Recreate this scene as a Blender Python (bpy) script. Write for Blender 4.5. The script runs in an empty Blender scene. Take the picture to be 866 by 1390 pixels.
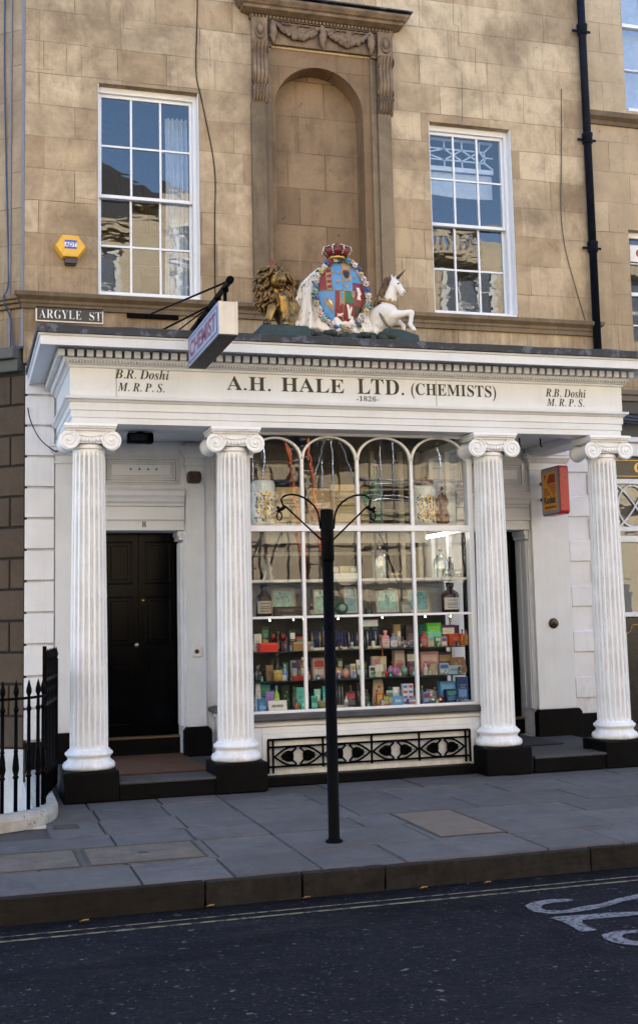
import bpy, math, random
from mathutils import Vector, Matrix
PI = math.pi
random.seed(7)
S = bpy.context.scene
C = S.collection

# ------------------------------------------------------------------ materials
MATS = {}
def nodes(name):
    m = bpy.data.materials.new(name); m.use_nodes = True
    nt = m.node_tree; nt.nodes.clear()
    out = nt.nodes.new('ShaderNodeOutputMaterial')
    return m, nt, out
def N(nt, typ, **kw):
    n = nt.nodes.new(typ)
    for k, v in kw.items(): setattr(n, k, v)
    return n
def noise(nt, vec, scale, detail=4, rough=.6, dist=0.0):
    n = N(nt, 'ShaderNodeTexNoise'); n.inputs['Scale'].default_value = scale
    n.inputs['Detail'].default_value = detail; n.inputs['Roughness'].default_value = rough
    n.inputs['Distortion'].default_value = dist
    nt.links.new(vec, n.inputs['Vector']); return n.outputs['Fac']
def ramp(nt, fac, lo, hi, a=0.0, b=1.0):
    n = N(nt, 'ShaderNodeMapRange'); n.inputs[1].default_value = lo; n.inputs[2].default_value = hi
    n.inputs[3].default_value = a; n.inputs[4].default_value = b
    nt.links.new(fac, n.inputs[0]); return n.outputs[0]
def mix(nt, fac, a, b, mode='MIX'):
    n = N(nt, 'ShaderNodeMix', data_type='RGBA', blend_type=mode)
    if isinstance(fac, (int, float)): n.inputs[0].default_value = fac
    else: nt.links.new(fac, n.inputs[0])
    for s, x in ((n.inputs[6], a), (n.inputs[7], b)):
        if isinstance(x, tuple): s.default_value = (*x[:3], 1)
        else: nt.links.new(x, s)
    return n.outputs[2]
def mth(nt, op, a, b=None):
    n = N(nt, 'ShaderNodeMath', operation=op)
    for i, x in enumerate((a, b)):
        if x is None: continue
        if isinstance(x, (int, float)): n.inputs[i].default_value = x
        else: nt.links.new(x, n.inputs[i])
    return n.outputs[0]
def coords(nt, scale=(1, 1, 1), kind='Object'):
    tc = N(nt, 'ShaderNodeTexCoord')
    mp = N(nt, 'ShaderNodeMapping'); mp.inputs['Scale'].default_value = scale
    nt.links.new(tc.outputs[kind], mp.inputs[0]); return mp.outputs[0]
def bumpn(nt, h, strength, dist=.01):
    b = N(nt, 'ShaderNodeBump'); b.inputs['Strength'].default_value = strength; b.inputs['Distance'].default_value = dist
    nt.links.new(h, b.inputs['Height']); return b.outputs[0]

def M(name, col, rough=.6, var=.14, scale=7, bump=0.0, bscale=60, metal=0.0, grime_shade=0.0, ddist=.05, dcol=(.12, .10, .08), tint=0.0,
      spec=.5, coat=0.0, streak=0.0, emit=0.0, wear=None, low=None):
    if name in MATS: return MATS[name]
    m, nt, out = nodes(name)
    p = N(nt, 'ShaderNodeBsdfPrincipled')
    v = coords(nt)
    f = noise(nt, v, scale, 6)
    c = mix(nt, ramp(nt, f, .3, .7), tuple(x*(1-var) for x in col), tuple(min(1, x*(1+var)) for x in col))
    if streak:
        sv = coords(nt, (9, 9, .7))
        s = noise(nt, sv, 2.2, 5)
        c = mix(nt, ramp(nt, s, .52, .75, 0, streak), c, tuple(x*y for x, y in zip(col, (.45, .42, .38))))
    if wear:
        w = noise(nt, v, wear[1], 8, .7)
        c = mix(nt, ramp(nt, w, wear[2], wear[2]+(wear[3] if len(wear) > 3 else .06)), c, wear[0])
    if low:      # splash grime and scuffs near the ground
        sp = N(nt, 'ShaderNodeSeparateXYZ'); tc = N(nt, 'ShaderNodeTexCoord'); nt.links.new(tc.outputs['Object'], sp.inputs[0])
        g = mth(nt, 'MULTIPLY', ramp(nt, sp.outputs[2], low[0], low[1], 1, 0), ramp(nt, noise(nt, coords(nt, (1, 1, .5)), 14, 6, .75), .36, .66))
        c = mix(nt, mth(nt, 'MULTIPLY', g, low[2]), c, (.17, .15, .13))
        chip = mth(nt, 'MULTIPLY', ramp(nt, sp.outputs[2], low[0], low[1]+.5, 1, 0), ramp(nt, noise(nt, v, 38, 3, .6), .70, .73))
        c = mix(nt, mth(nt, 'MULTIPLY', chip, min(1, low[2]*1.6)), c, (.12, .11, .10))
    if tint:
        a = N(nt, 'ShaderNodeAttribute', attribute_name='tint')
        c = mix(nt, mth(nt, 'MULTIPLY', a.outputs['Fac'], tint), c, tuple(x*y for x, y in zip(col, (.42, .38, .34))))
    if grime_shade:  # AO darkens creases: grime, plus shade painted into folds and gaps
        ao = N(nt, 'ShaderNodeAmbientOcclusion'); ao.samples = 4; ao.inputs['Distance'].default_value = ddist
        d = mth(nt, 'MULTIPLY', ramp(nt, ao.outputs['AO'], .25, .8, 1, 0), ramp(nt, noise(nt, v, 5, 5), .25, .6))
        c = mix(nt, mth(nt, 'MULTIPLY', d, grime_shade), c, dcol)
    nt.links.new(c, p.inputs['Base Color'])
    nt.links.new(ramp(nt, f, .2, .8, max(0, rough-.08), min(1, rough+.08)), p.inputs['Roughness'])
    p.inputs['Metallic'].default_value = metal
    p.inputs['Specular IOR Level'].default_value = spec
    if coat: p.inputs['Coat Weight'].default_value = coat
    if bump:
        h = noise(nt, v, bscale, 5)
        nt.links.new(bumpn(nt, h, bump), p.inputs['Normal'])
    if emit:
        nt.links.new(c, p.inputs['Emission Color']); p.inputs['Emission Strength'].default_value = emit
    nt.links.new(p.outputs[0], out.inputs[0])
    MATS[name] = m; return m

def ashlar(name, light, dark, stain, bw=.95, bh=.385, mortar=.005, darkness=.55, gap=(.10, .075, .05), zoff=0.0, smooth_m=.1, lowdark=True):
    """limestone blocks: courses, block-to-block tone, soot patches and rain streaks"""
    m, nt, out = nodes(name)
    p = N(nt, 'ShaderNodeBsdfPrincipled')
    tc = N(nt, 'ShaderNodeTexCoord')
    sp = N(nt, 'ShaderNodeSeparateXYZ'); nt.links.new(tc.outputs['Object'], sp.inputs[0])
    wob = noise(nt, coords(nt), 2.5, 3)
    cx = N(nt, 'ShaderNodeCombineXYZ')
    nt.links.new(mth(nt, 'ADD', mth(nt, 'SUBTRACT', sp.outputs[0], sp.outputs[1]), mth(nt, 'MULTIPLY', wob, .02)), cx.inputs[0])
    nt.links.new(mth(nt, 'ADD', mth(nt, 'ADD', sp.outputs[2], zoff), mth(nt, 'MULTIPLY', wob, .03)), cx.inputs[1])
    br = N(nt, 'ShaderNodeTexBrick'); br.offset = .43; br.squash = .62; br.squash_frequency = 3
    nt.links.new(cx.outputs[0], br.inputs['Vector'])
    br.inputs['Scale'].default_value = 1; br.inputs['Brick Width'].default_value = bw; br.inputs['Row Height'].default_value = bh
    br.inputs['Mortar Size'].default_value = mortar; br.inputs['Mortar Smooth'].default_value = smooth_m; br.inputs['Bias'].default_value = -.1
    br.inputs['Color1'].default_value = (*light, 1); br.inputs['Color2'].default_value = (*dark, 1); br.inputs['Mortar'].default_value = (*gap, 1)
    c = br.outputs['Color']
    # joints fade in and out along their length
    jf = ramp(nt, noise(nt, coords(nt), 1.3, 5), .42, .62, .10, .9)
    plain = mix(nt, ramp(nt, noise(nt, coords(nt, (1, 1, 2.2)), .9, 4), .35, .65), light, dark)
    c = mix(nt, mth(nt, 'MULTIPLY', br.outputs['Fac'], mth(nt, 'SUBTRACT', 1.0, jf)), c, plain)
    big = noise(nt, coords(nt), .75, 8, .68, .4)
    c = mix(nt, ramp(nt, big, .45, .66, 0, darkness*.85), c, tuple(x*1.25 for x in stain))
    mid = noise(nt, coords(nt, (1.5, 1.5, .9)), 2.2, 9, .76, .4)
    c = mix(nt, ramp(nt, mid, .49, .74, 0, darkness*.75), c, tuple(x*1.35 for x in stain))
    st = noise(nt, coords(nt, (7, 7, .40)), 1.6, 8, .72)
    c = mix(nt, ramp(nt, st, .55, .76, 0, darkness*.75), c, tuple(x*.75 for x in stain))
    # the corner end of the house and the ground under the niche are sootier
    side = mth(nt, 'MULTIPLY', ramp(nt, sp.outputs[0], -3.5, 1.5, 1, .15), ramp(nt, noise(nt, coords(nt), 1.4, 8, .72, .3), .40, .66))
    c = mix(nt, mth(nt, 'MULTIPLY', side, darkness*.75), c, tuple(x*1.45 for x in stain))
    pale = noise(nt, coords(nt, (3.2, 3.2, .5)), 1.1, 4, .6, .3)
    c = mix(nt, ramp(nt, pale, .60, .78, 0, .4), c, tuple(min(1, x*1.25+.03) for x in light))
    if lowdark:
        lo = ramp(nt, sp.outputs[2], 4.6, 6.3, 1, 0)
        drip = noise(nt, coords(nt, (14, 14, .6)), 1.5, 5, .7)
        c = mix(nt, mth(nt, 'MULTIPLY', lo, ramp(nt, drip, .35, .7, .1, .75)), c, tuple(x*.6 for x in stain))
    fine = noise(nt, coords(nt), 42, 5, .7)
    c = mix(nt, ramp(nt, fine, .35, .75, 0, .35), c, tuple(x*.7 for x in dark))
    spk = noise(nt, coords(nt), 16, 3, .5)
    c = mix(nt, ramp(nt, spk, .70, .76, 0, .5), c, tuple(x*.4 for x in stain))
    nt.links.new(c, p.inputs['Base Color']); p.inputs['Roughness'].default_value = .92
    p.inputs['Specular IOR Level'].default_value = .2
    h = mth(nt, 'SUBTRACT', mth(nt, 'MULTIPLY', fine, .35), mth(nt, 'MULTIPLY', br.outputs['Fac'], 1.2))
    nt.links.new(bumpn(nt, h, .55, .008), p.inputs['Normal'])
    nt.links.new(p.outputs[0], out.inputs[0]); MATS[name] = m; return m

def glass(name, refl, wave=.0, wscale=2.0, tint=(.93, .96, .95), stretch=(1, 1, 1), rough=.0):
    """thin pane: part mirror, part clear, with the slow waves of old cylinder glass"""
    m, nt, out = nodes(name)
    t = N(nt, 'ShaderNodeBsdfTransparent'); t.inputs[0].default_value = (*tint, 1)
    g = N(nt, 'ShaderNodeBsdfGlossy'); g.inputs['Roughness'].default_value = rough; g.inputs[0].default_value = (.95, .97, 1, 1)
    if wave:
        h = noise(nt, coords(nt, stretch), wscale, 2, .5, .6)
        nt.links.new(bumpn(nt, h, 1.0, wave), g.inputs['Normal'])
    lw = N(nt, 'ShaderNodeLayerWeight'); lw.inputs[0].default_value = .25
    f = mth(nt, 'MINIMUM', mth(nt, 'ADD', mth(nt, 'MULTIPLY', lw.outputs['Fresnel'], .3), refl), .95)
    mx = N(nt, 'ShaderNodeMixShader'); nt.links.new(f, mx.inputs[0]); nt.links.new(t.outputs[0], mx.inputs[1]); nt.links.new(g.outputs[0], mx.inputs[2])
    nt.links.new(mx.outputs[0], out.inputs[0]); MATS[name] = m; return m

WHITE = M('white_gloss_paint', (.68, .705, .75), .42, .05, 3, .10, 90, grime_shade=.55, dcol=(.20, .18, .155), streak=.10, low=(.10, .60, .4))
WHITEC = M('white_column_paint', (.83, .85, .89), .42, .025, 3, .06, 70, grime_shade=.65, dcol=(.24, .235, .24), low=(.29, .60, .40))  # AO puts shade into the flutes along with the grime
WHITEW = M('white_wall_paint', (.74, .76, .81), .6, .07, 2.2, .25, 60, grime_shade=.6, streak=.16, low=(.42, 1.1, .4))
SASH = M('white_sash_paint', (.76, .77, .80), .4, .05, 5, .08, 90, grime_shade=.4, streak=.06)
BLACKP = M('black_stone_paint', (.0025, .0025, .003), .55, .5, 5, .5, 22, spec=.08, wear=((.04, .04, .045), 24, .72))
BLACKI = M('black_iron_paint', (.0022, .0022, .0025), .42, .4, 12, .25, 70, spec=.03)
DOORM = M('black_gloss_door', (.0012, .0012, .0016), .16, .3, 3, .05, 40, spec=.08)
LEAD = M('weathered_lead', (.018, .020, .027), .6, .55, 6, .5, 22, streak=.3, wear=((.085, .10, .135), 7, .53))
LEADS = M('lead_sill', (.05, .051, .057), .5, .35, 5, .2, 30)
STONE = ashlar('bath_stone_ashlar', (.66, .52, .345), (.41, .295, .178), (.105, .073, .047), darkness=.86)
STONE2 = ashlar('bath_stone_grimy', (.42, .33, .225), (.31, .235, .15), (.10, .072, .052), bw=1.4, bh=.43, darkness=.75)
STONEN = ashlar('bath_stone_neighbour', (.56, .44, .29), (.45, .34, .215), (.17, .12, .08), bw=.8, bh=.42, darkness=.5)
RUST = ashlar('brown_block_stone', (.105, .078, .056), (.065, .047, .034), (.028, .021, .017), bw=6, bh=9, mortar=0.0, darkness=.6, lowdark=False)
CARVE = M('carved_grimy_stone', (.19, .13, .082), .9, .5, 5, .6, 40, grime_shade=1.0, ddist=.11, dcol=(.022, .017, .014), streak=.4)
OCHRE = ashlar('sunlit_ochre_stone', (.60, .49, .33), (.54, .43, .28), (.42, .32, .19), bw=1.1, bh=.4, darkness=.35, lowdark=False)
SLATE = M('slate_roof', (.03, .026, .022), .7, .4, 3, .4, 20)
def paving():
    m, nt, out = nodes('pavement_flag'); p = N(nt, 'ShaderNodeBsdfPrincipled'); v = coords(nt)
    c = mix(nt, ramp(nt, noise(nt, v, 1.5, 7, .65), .3, .7), (.074, .070, .074), (.124, .119, .122))
    a = N(nt, 'ShaderNodeAttribute', attribute_name='tint')
    c = mix(nt, mth(nt, 'MULTIPLY', a.outputs['Fac'], .75), c, (.060, .056, .056))
    c = mix(nt, ramp(nt, noise(nt, v, 3.6, 6, .7, .5), .54, .68, 0, .75), c, (.05, .047, .048))
    c = mix(nt, ramp(nt, noise(nt, v, 2.1, 5, .7, 1.0), .60, .72, 0, .7), c, (.165, .16, .158))
    c = mix(nt, ramp(nt, noise(nt, v, 19, 2, .5), .715, .74, 0, .8), c, (.034, .033, .034))
    c = mix(nt, ramp(nt, noise(nt, v, 70, 4, .7), .35, .7, 0, .45), c, (.045, .044, .047))
    nt.links.new(c, p.inputs['Base Color']); nt.links.new(ramp(nt, noise(nt, v, 4, 4), .3, .7, .62, .88), p.inputs['Roughness'])
    h = mth(nt, 'ADD', noise(nt, v, 60, 5, .7), mth(nt, 'MULTIPLY', noise(nt, v, 9, 4), 1.5))
    nt.links.new(bumpn(nt, h, .6, .008), p.inputs['Normal']); nt.links.new(p.outputs[0], out.inputs[0]); MATS['pavement_flag'] = m; return m
PAVE = paving()
JOINT = M('pavement_joint', (.05, .047, .045), .95, .2, 10)
KERB = M('kerb_stone', (.029, .027, .0265), .9, .3, 4, .7, 18, tint=.6, spec=.1, streak=.5, wear=((.014, .0125, .012), 11, .36, .34))
COIR = M('coir_mat', (.085, .034, .013), .98, .3, 12, 1.0, 160)
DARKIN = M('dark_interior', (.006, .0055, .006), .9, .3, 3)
STEP = M('step_stone', (.040, .040, .043), .8, .3, 4, .5, 30)
GOLDP = M('gold_paint', (.55, .33, .09), .35, .35, 20, .2, 60, metal=.7)
YELLOWLINE = M('worn_line_paint', (.15, .13, .075), .8, .2, 9, .4, 60, wear=((.014, .014, .019), 13, .50))
ROADPAINT = M('worn_road_paint', (.145, .15, .175), .8, .3, 7, .5, 60, wear=((.016, .017, .024), 30, .50))
def asphalt():
    m, nt, out = nodes('asphalt'); p = N(nt, 'ShaderNodeBsdfPrincipled'); v = coords(nt)
    c = mix(nt, ramp(nt, noise(nt, v, 1.3, 7, .7), .3, .7), (.0055, .0058, .009), (.011, .0115, .0165))
    c = mix(nt, ramp(nt, noise(nt, v, 75, 3, .7), .48, .66, 0, .75), c, (.022, .0225, .030))
    c = mix(nt, ramp(nt, noise(nt, v, 34, 2, .5), .66, .70, 0, .9), c, (.075, .077, .09))
    c = mix(nt, ramp(nt, noise(nt, v, 13, 2, .5), .715, .735, 0, .9), c, (.12, .12, .135))
    c = mix(nt, ramp(nt, noise(nt, coords(nt, (.35, 2.0, 1)), 1.4, 6, .7), .52, .70, 0, .7), c, (.0045, .0045, .006))
    c = mix(nt, ramp(nt, noise(nt, coords(nt, (.3, 1.2, 1)), 2.3, 6, .7, .6), .58, .72, 0, .55), c, (.024, .0235, .026))
    sp = N(nt, 'ShaderNodeSeparateXYZ'); tc = N(nt, 'ShaderNodeTexCoord'); nt.links.new(tc.outputs['Object'], sp.inputs[0])
    gut = mth(nt, 'MULTIPLY', ramp(nt, sp.outputs[1], -3.98, -3.78, 0, 1), ramp(nt, noise(nt, v, 11, 6, .75), .35, .62))
    c = mix(nt, mth(nt, 'MULTIPLY', gut, .9), c, (.0035, .003, .003))
    nt.links.new(c, p.inputs['Base Color']); nt.links.new(ramp(nt, noise(nt, v, 3, 5), .3, .7, .6, .9), p.inputs['Roughness']); p.inputs['Specular IOR Level'].default_value = .07
    nt.links.new(bumpn(nt, mth(nt, 'ADD', noise(nt, v, 75, 3, .7), noise(nt, v, 34, 2, .5)), 1.0, .012), p.inputs['Normal'])
    nt.links.new(p.outputs[0], out.inputs[0]); MATS['asphalt'] = m; return m
ROAD = asphalt()
G_UP = glass('old_window_glass', .085, .0006, 1.6, (.85, .9, .92), (1, 1, 2.6))
G_LO = glass('rippled_window_glass', .10, .0013, 2.0, (.85, .9, .92), (1, 1, 2.8))
G_SHOP = glass('shop_window_glass', .012, .0007, 1.6, (.96, .98, .97), (1, 1, 1.5))
G_SHOPT = glass('shop_arch_glass', .06, .0008, 1.6, (.93, .95, .94), (1, 1, 1.5))
JARG = glass('clear_jar_glass', .25, .0, 1, (.80, .86, .84), rough=.05)

def P(col, rough=.45, metal=0.0):
    """plain packaging colour, kept slightly uneven"""
    n = 'pack_%02x%02x%02x_%d%d' % (*(int(255*min(1, c)) for c in col), int(rough*10), int(metal*10))
    return M(n, col, rough, .10, 14, .05, 50, metal=metal)

# ------------------------------------------------------------------ mesh building
def tag(o, label=None, cat=None, group=None, kind=None):
    if label: o['label'] = label
    if cat: o['category'] = cat
    if group: o['group'] = group
    if kind: o['kind'] = kind
    return o
def thing(name, label, cat, loc=(0, 0, 0), group=None):
    o = bpy.data.objects.new(name, None); C.objects.link(o); o.location = loc; o.empty_display_size = .1
    return tag(o, label, cat, group)
def rootloc(o):
    l = Vector((0, 0, 0))
    while o is not None: l += o.location; o = o.parent
    return l
class MB:
    def __init__(s): s.v, s.f, s.s, s.t = [], [], [], []
    def add(s, vs, fs, smooth=False, t=0.0):
        b = len(s.v); s.v += [tuple(v) for v in vs]
        for f in fs: s.f.append([b+i for i in f]); s.s.append(smooth); s.t.append(t)
        return s
    def box(s, x0, x1, y0, y1, z0, z1, t=0.0):
        v = [(x, y, z) for z in (z0, z1) for y in (y0, y1) for x in (x0, x1)]
        return s.add(v, [(0, 2, 3, 1), (4, 5, 7, 6), (0, 1, 5, 4), (2, 6, 7, 3), (0, 4, 6, 2), (1, 3, 7, 5)], t=t)
    def bar(s, p, q, w, h, up=(0, 0, 1)):
        p, q = Vector(p), Vector(q); d = (q-p).normalized(); up = Vector(up)
        if abs(d.dot(up)) > .95: up = Vector((0, 1, 0))
        a = d.cross(up).normalized()*w/2; b = a.cross(d).normalized()*h/2
        v = [c+i*a+j*b for c in (p, q) for j in (-1, 1) for i in (-1, 1)]
        return s.add(v, [(0, 2, 3, 1), (4, 5, 7, 6), (0, 1, 5, 4), (2, 6, 7, 3), (0, 4, 6, 2), (1, 3, 7, 5)])
    def tube(s, pts, r, n=8, closed=False, cap=True, flat=1.0):
        pts = [Vector(p) for p in pts]; k = len(pts); rs = r if isinstance(r, (list, tuple)) else [r]*k
        vs = []; nrm = None
        for i, p in enumerate(pts):
            if closed: d = pts[(i+1) % k]-pts[i-1]
            else: d = pts[min(i+1, k-1)]-pts[max(i-1, 0)]
            if d.length < 1e-9: d = Vector((0, 0, 1))
            d.normalize()
            if nrm is None:
                nrm = d.orthogonal().normalized()
            nrm = (nrm-d*nrm.dot(d))
            if nrm.length < 1e-6: nrm = d.orthogonal()
            nrm.normalize(); b = d.cross(nrm)
            for j in range(n):
                a = 2*PI*j/n; vs.append(p+rs[i]*(math.cos(a)*nrm+math.sin(a)*b*flat))
        fs = []
        for i in range(k if closed else k-1):
            for j in range(n):
                fs.append((i*n+j, i*n+(j+1) % n, ((i+1) % k)*n+(j+1) % n, ((i+1) % k)*n+j))
        s.add(vs, fs, True)
        if cap and not closed:
            b = len(s.v)-len(vs)
            s.f.append([b+j for j in reversed(range(n))]); s.s.append(False); s.t.append(0)
            s.f.append([b+(k-1)*n+j for j in range(n)]); s.s.append(False); s.t.append(0)
        return s
    def lathe(s, prof, c=(0, 0, 0), n=24, smooth=True, cap=True, sx=1.0, sy=1.0, axis='z'):
        vs = []
        for r, z in prof:
            for j in range(n):
                a = 2*PI*j/n; x, y = r*math.cos(a)*sx, r*math.sin(a)*sy
                q = (x, y, z) if axis == 'z' else ((x, z, y) if axis == 'y' else (z, x, y))
                vs.append((c[0]+q[0], c[1]+q[1], c[2]+q[2]))
        fs = [(i*n+j, i*n+(j+1) % n, (i+1)*n+(j+1) % n, (i+1)*n+j) for i in range(len(prof)-1) for j in range(n)]
        if axis == 'y': fs = [tuple(reversed(f)) for f in fs]
        b = len(s.v); s.add(vs, fs, smooth)
        if cap:
            e0 = [b+j for j in reversed(range(n))]; e1 = [b+(len(prof)-1)*n+j for j in range(n)]
            if axis == 'y': e0.reverse(); e1.reverse()
            for e in (e0, e1): s.f.append(e); s.s.append(False); s.t.append(0)
        return s
    def ball(s, c, r, n=10, m=6, sc=(1, 1, 1)):
        pr = [(max(1e-4, r*math.sin(PI*i/m)), -r*math.cos(PI*i/m)*sc[2]) for i in range(m+1)]
        return s.lathe(pr, c, n, True, False, sc[0], sc[1])
    def prism(s, poly, y0, y1, plane='xz', t=0.0):
        """polygon in a plane, given thickness along the third axis; poly counter-clockwise seen from the low side"""
        def q(a, b, y): return (a, y, b) if plane == 'xz' else ((a, b, y) if plane == 'xy' else (y, a, b))
        n = len(poly)
        vs = [q(a, b, y0) for a, b in poly]+[q(a, b, y1) for a, b in poly]
        fs = [list(range(n)), list(range(2*n-1, n-1, -1))]+[[i, i+n, (i+1) % n+n, (i+1) % n] for i in range(n)]
        return s.add(vs, fs, t=t)
    def grid(s, fn, nu, nv, smooth=True):
        vs = [fn(i/nu, j/nv) for j in range(nv+1) for i in range(nu+1)]
        return s.add(vs, [(j*(nu+1)+i, j*(nu+1)+i+1, (j+1)*(nu+1)+i+1, (j+1)*(nu+1)+i) for j in range(nv) for i in range(nu)], smooth)
    def build(s, name, mat, parent=None, bevel=0.0, seg=2, normals=True):
        o0 = rootloc(parent) if parent is not None else Vector((0, 0, 0))
        me = bpy.data.meshes.new(name)
        me.from_pydata([(x-o0.x, y-o0.y, z-o0.z) for x, y, z in s.v], [], s.f)
        me.polygons.foreach_set('use_smooth', s.s)
        if any(s.t):
            a = me.attributes.new('tint', 'FLOAT', 'FACE'); a.data.foreach_set('value', s.t)
        me.validate(); me.update()
        if mat is not None: me.materials.append(mat)
        o = bpy.data.objects.new(name, me); C.objects.link(o); o.parent = parent
        if bevel:
            b = o.modifiers.new('b', 'BEVEL'); b.width = bevel; b.segments = seg; b.limit_method = 'ANGLE'; b.angle_limit = .6
            b.harden_normals = False
        return o
def fixn(o):
    """make normals consistent for closed pieces"""
    import bmesh
    bm = bmesh.new(); bm.from_mesh(o.data); bmesh.ops.recalc_face_normals(bm, faces=bm.faces); bm.to_mesh(o.data); bm.free(); return o
def organic(name, mat, parent, blobs, vox=.012, sm=4):
    """one continuous body grown from overlapping muscle shapes"""
    b = MB()
    for q in blobs:
        if q[0] == 's': b.ball(q[1], 1.0, 14, 9, q[2]) if False else b.lathe([(max(1e-4, math.sin(PI*i/9)), -math.cos(PI*i/9)*q[2][2]) for i in range(10)], q[1], 14, True, True, q[2][0], q[2][1])
        else:
            p, e = Vector(q[1]), Vector(q[2]); d = (e-p); L = d.length; d.normalize(); r0, r1 = q[3], q[4]
            pts, rs = [], []
            for i in range(5): a = PI/2*i/4; pts.append(p-d*r0*math.cos(a)); rs.append(max(1e-4, r0*math.sin(a)))
            for i in range(1, 5): a = PI/2*i/4; 
            pts.append(e); rs.append(r1)
            for i in range(1, 5): a = PI/2*i/4; pts.append(e+d*r1*math.sin(a)); rs.append(max(1e-4, r1*math.cos(a)))
            b.tube(pts, rs, 12)
    o = b.build(name, mat, parent)
    r = o.modifiers.new('r', 'REMESH'); r.mode = 'VOXEL'; r.voxel_size = vox; r.use_smooth_shade = True
    if sm:
        s = o.modifiers.new('s', 'SMOOTH'); s.iterations = sm; s.factor = .5
    return o
def uni(s, style):
    if style is None: return s
    base = {'serif': 0x1D400, 'ital': 0x1D468}[style]; o = ''
    for ch in s:
        if 'A' <= ch <= 'Z': o += chr(base+ord(ch)-65)
        elif 'a' <= ch <= 'z': o += chr(base+26+ord(ch)-97)
        elif '0' <= ch <= '9': o += chr(0x1D7CE+ord(ch)-48)
        else: o += ch
    return o
def text(name, body, style, mat, parent, u0, u1, z0, z1, at, face='front', offset=0.0, depth=.001, space=1.0):
    """raised or painted lettering fitted to a real width and height on a wall facing the street, or on a side face"""
    cu = bpy.data.curves.new(name, 'FONT'); cu.body = uni(body, style); cu.size = 1; cu.offset = offset; cu.space_character = space; cu.resolution_u = 4
    tmp = bpy.data.objects.new('tmp', cu); C.objects.link(tmp); bpy.context.view_layer.update()
    me = bpy.data.meshes.new_from_object(tmp.evaluated_get(bpy.context.evaluated_depsgraph_get()))
    bpy.data.objects.remove(tmp); bpy.data.curves.remove(cu)
    xs = [v.co.x for v in me.vertices]; ys = [v.co.y for v in me.vertices]
    ax, bx, ay, by = min(xs), max(xs), min(ys), max(ys)
    o0 = rootloc(parent) if parent is not None else Vector((0, 0, 0))
    for v in me.vertices:
        u = u0+(v.co.x-ax)/(bx-ax)*(u1-u0); z = z0+(v.co.y-ay)/(by-ay)*(z1-z0)
        p = Vector((u, at, z)) if face == 'front' else (Vector((at, u, z)) if face == 'left' else Vector((at, u, z)))
        v.co = p-o0
    me.name = name; me.materials.clear(); me.materials.append(mat)
    o = bpy.data.objects.new(name, me); C.objects.link(o); o.parent = parent
    return o
def dup(root, delta, label=None, group=None):
    def cp(o, par):
        c = o.copy(); C.objects.link(c); c.parent = par
        for ch in list(o.children): cp(ch, c)
        return c
    r = cp(root, root.parent); r.location = root.location+Vector(delta)
    if label: r['label'] = label
    if group: r['group'] = group
    return r
def holes_wall(mb, x0, x1, z0, z1, y, holes, depth=.3):
    """wall sheet facing the street with rectangular openings and their reveals"""
    xs = sorted({x0, x1, *(h[0] for h in holes), *(h[1] for h in holes)}); zs = sorted({z0, z1, *(h[2] for h in holes), *(h[3] for h in holes)})
    for i in range(len(xs)-1):
        for j in range(len(zs)-1):
            mx, mz = (xs[i]+xs[i+1])/2, (zs[j]+zs[j+1])/2
            if any(h[0] < mx < h[1] and h[2] < mz < h[3] for h in holes): continue
            mb.add([(xs[i], y, zs[j]), (xs[i+1], y, zs[j]), (xs[i+1], y, zs[j+1]), (xs[i], y, zs[j+1])], [(0, 1, 2, 3)])
    for h in holes:
        a, b, c, d = h[:4]; e = y+depth
        mb.add([(a, y, c), (a, y, d), (a, e, d), (a, e, c)], [(0, 1, 2, 3)])
        mb.add([(b, y, c), (b, e, c), (b, e, d), (b, y, d)], [(0, 1, 2, 3)])
        mb.add([(a, y, d), (b, y, d), (b, e, d), (a, e, d)], [(0, 1, 2, 3)])
        mb.add([(a, y, c), (a, e, c), (b, e, c), (b, y, c)], [(0, 1, 2, 3)])
def sweep(mb, prof, path, closed_prof=False):
    """run a moulding profile (outward, z) along a plan path with mitred corners; outward is to the right of travel"""
    n = len(path); dirs = [(Vector(path[i+1])-Vector(path[i])).normalized() for i in range(n-1)]
    vs = []
    for i, p in enumerate(path):
        d0 = dirs[max(0, i-1)]; d1 = dirs[min(n-2, i)]
        n0 = Vector((d0.y, -d0.x)); n1 = Vector((d1.y, -d1.x)); m = (n0+n1); m = m/(m.dot(n0)) if i not in (0, n-1) else n0 if i == 0 else n1
        if i == 0: m = n1
        if i == n-1: m = n0
        for o, z in prof: vs.append((p[0]+m.x*o, p[1]+m.y*o, z))
    k = len(prof); fs = []
    for i in range(n-1):
        for j in range(k if closed_prof else k-1):
            fs.append((i*k+j, (i+1)*k+j, (i+1)*k+(j+1) % k, i*k+(j+1) % k))
    mb.add(vs, fs)
    for i in (0, n-1):
        b = len(mb.v)-len(vs); f = [b+i*k+j for j in range(k)]
        mb.f.append(f if i else f[::-1]); mb.s.append(False); mb.t.append(0)
    return mb
# ------------------------------------------------------------------ the chemist's building
YW = 1.9
CRACKS = [[(6.042, 9.655), (6.03, 9.32), (6.102, 9.299), (6.092, 9.035), (6.331, 9.024), (6.317, 8.679)], [(6.129, 8.658), (6.104, 8.008)], [(0.716, 8.109), (0.96, 8.119)], [(0.832, 8.456), (0.834, 8.122)], [(1.76, 8.995), (1.759, 8.735), (1.882, 8.732)], [(1.215, 6.598), (1.443, 6.581)], [(5.376, 6.627), (5.575, 6.613)], [(2.804, 8.611), (2.81, 8.358)]]

B = thing('shop_building', 'stone town house with white columned chemist shopfront and a sculpted crest over it', 'building', (4.05, 1.9, 0))

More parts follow.
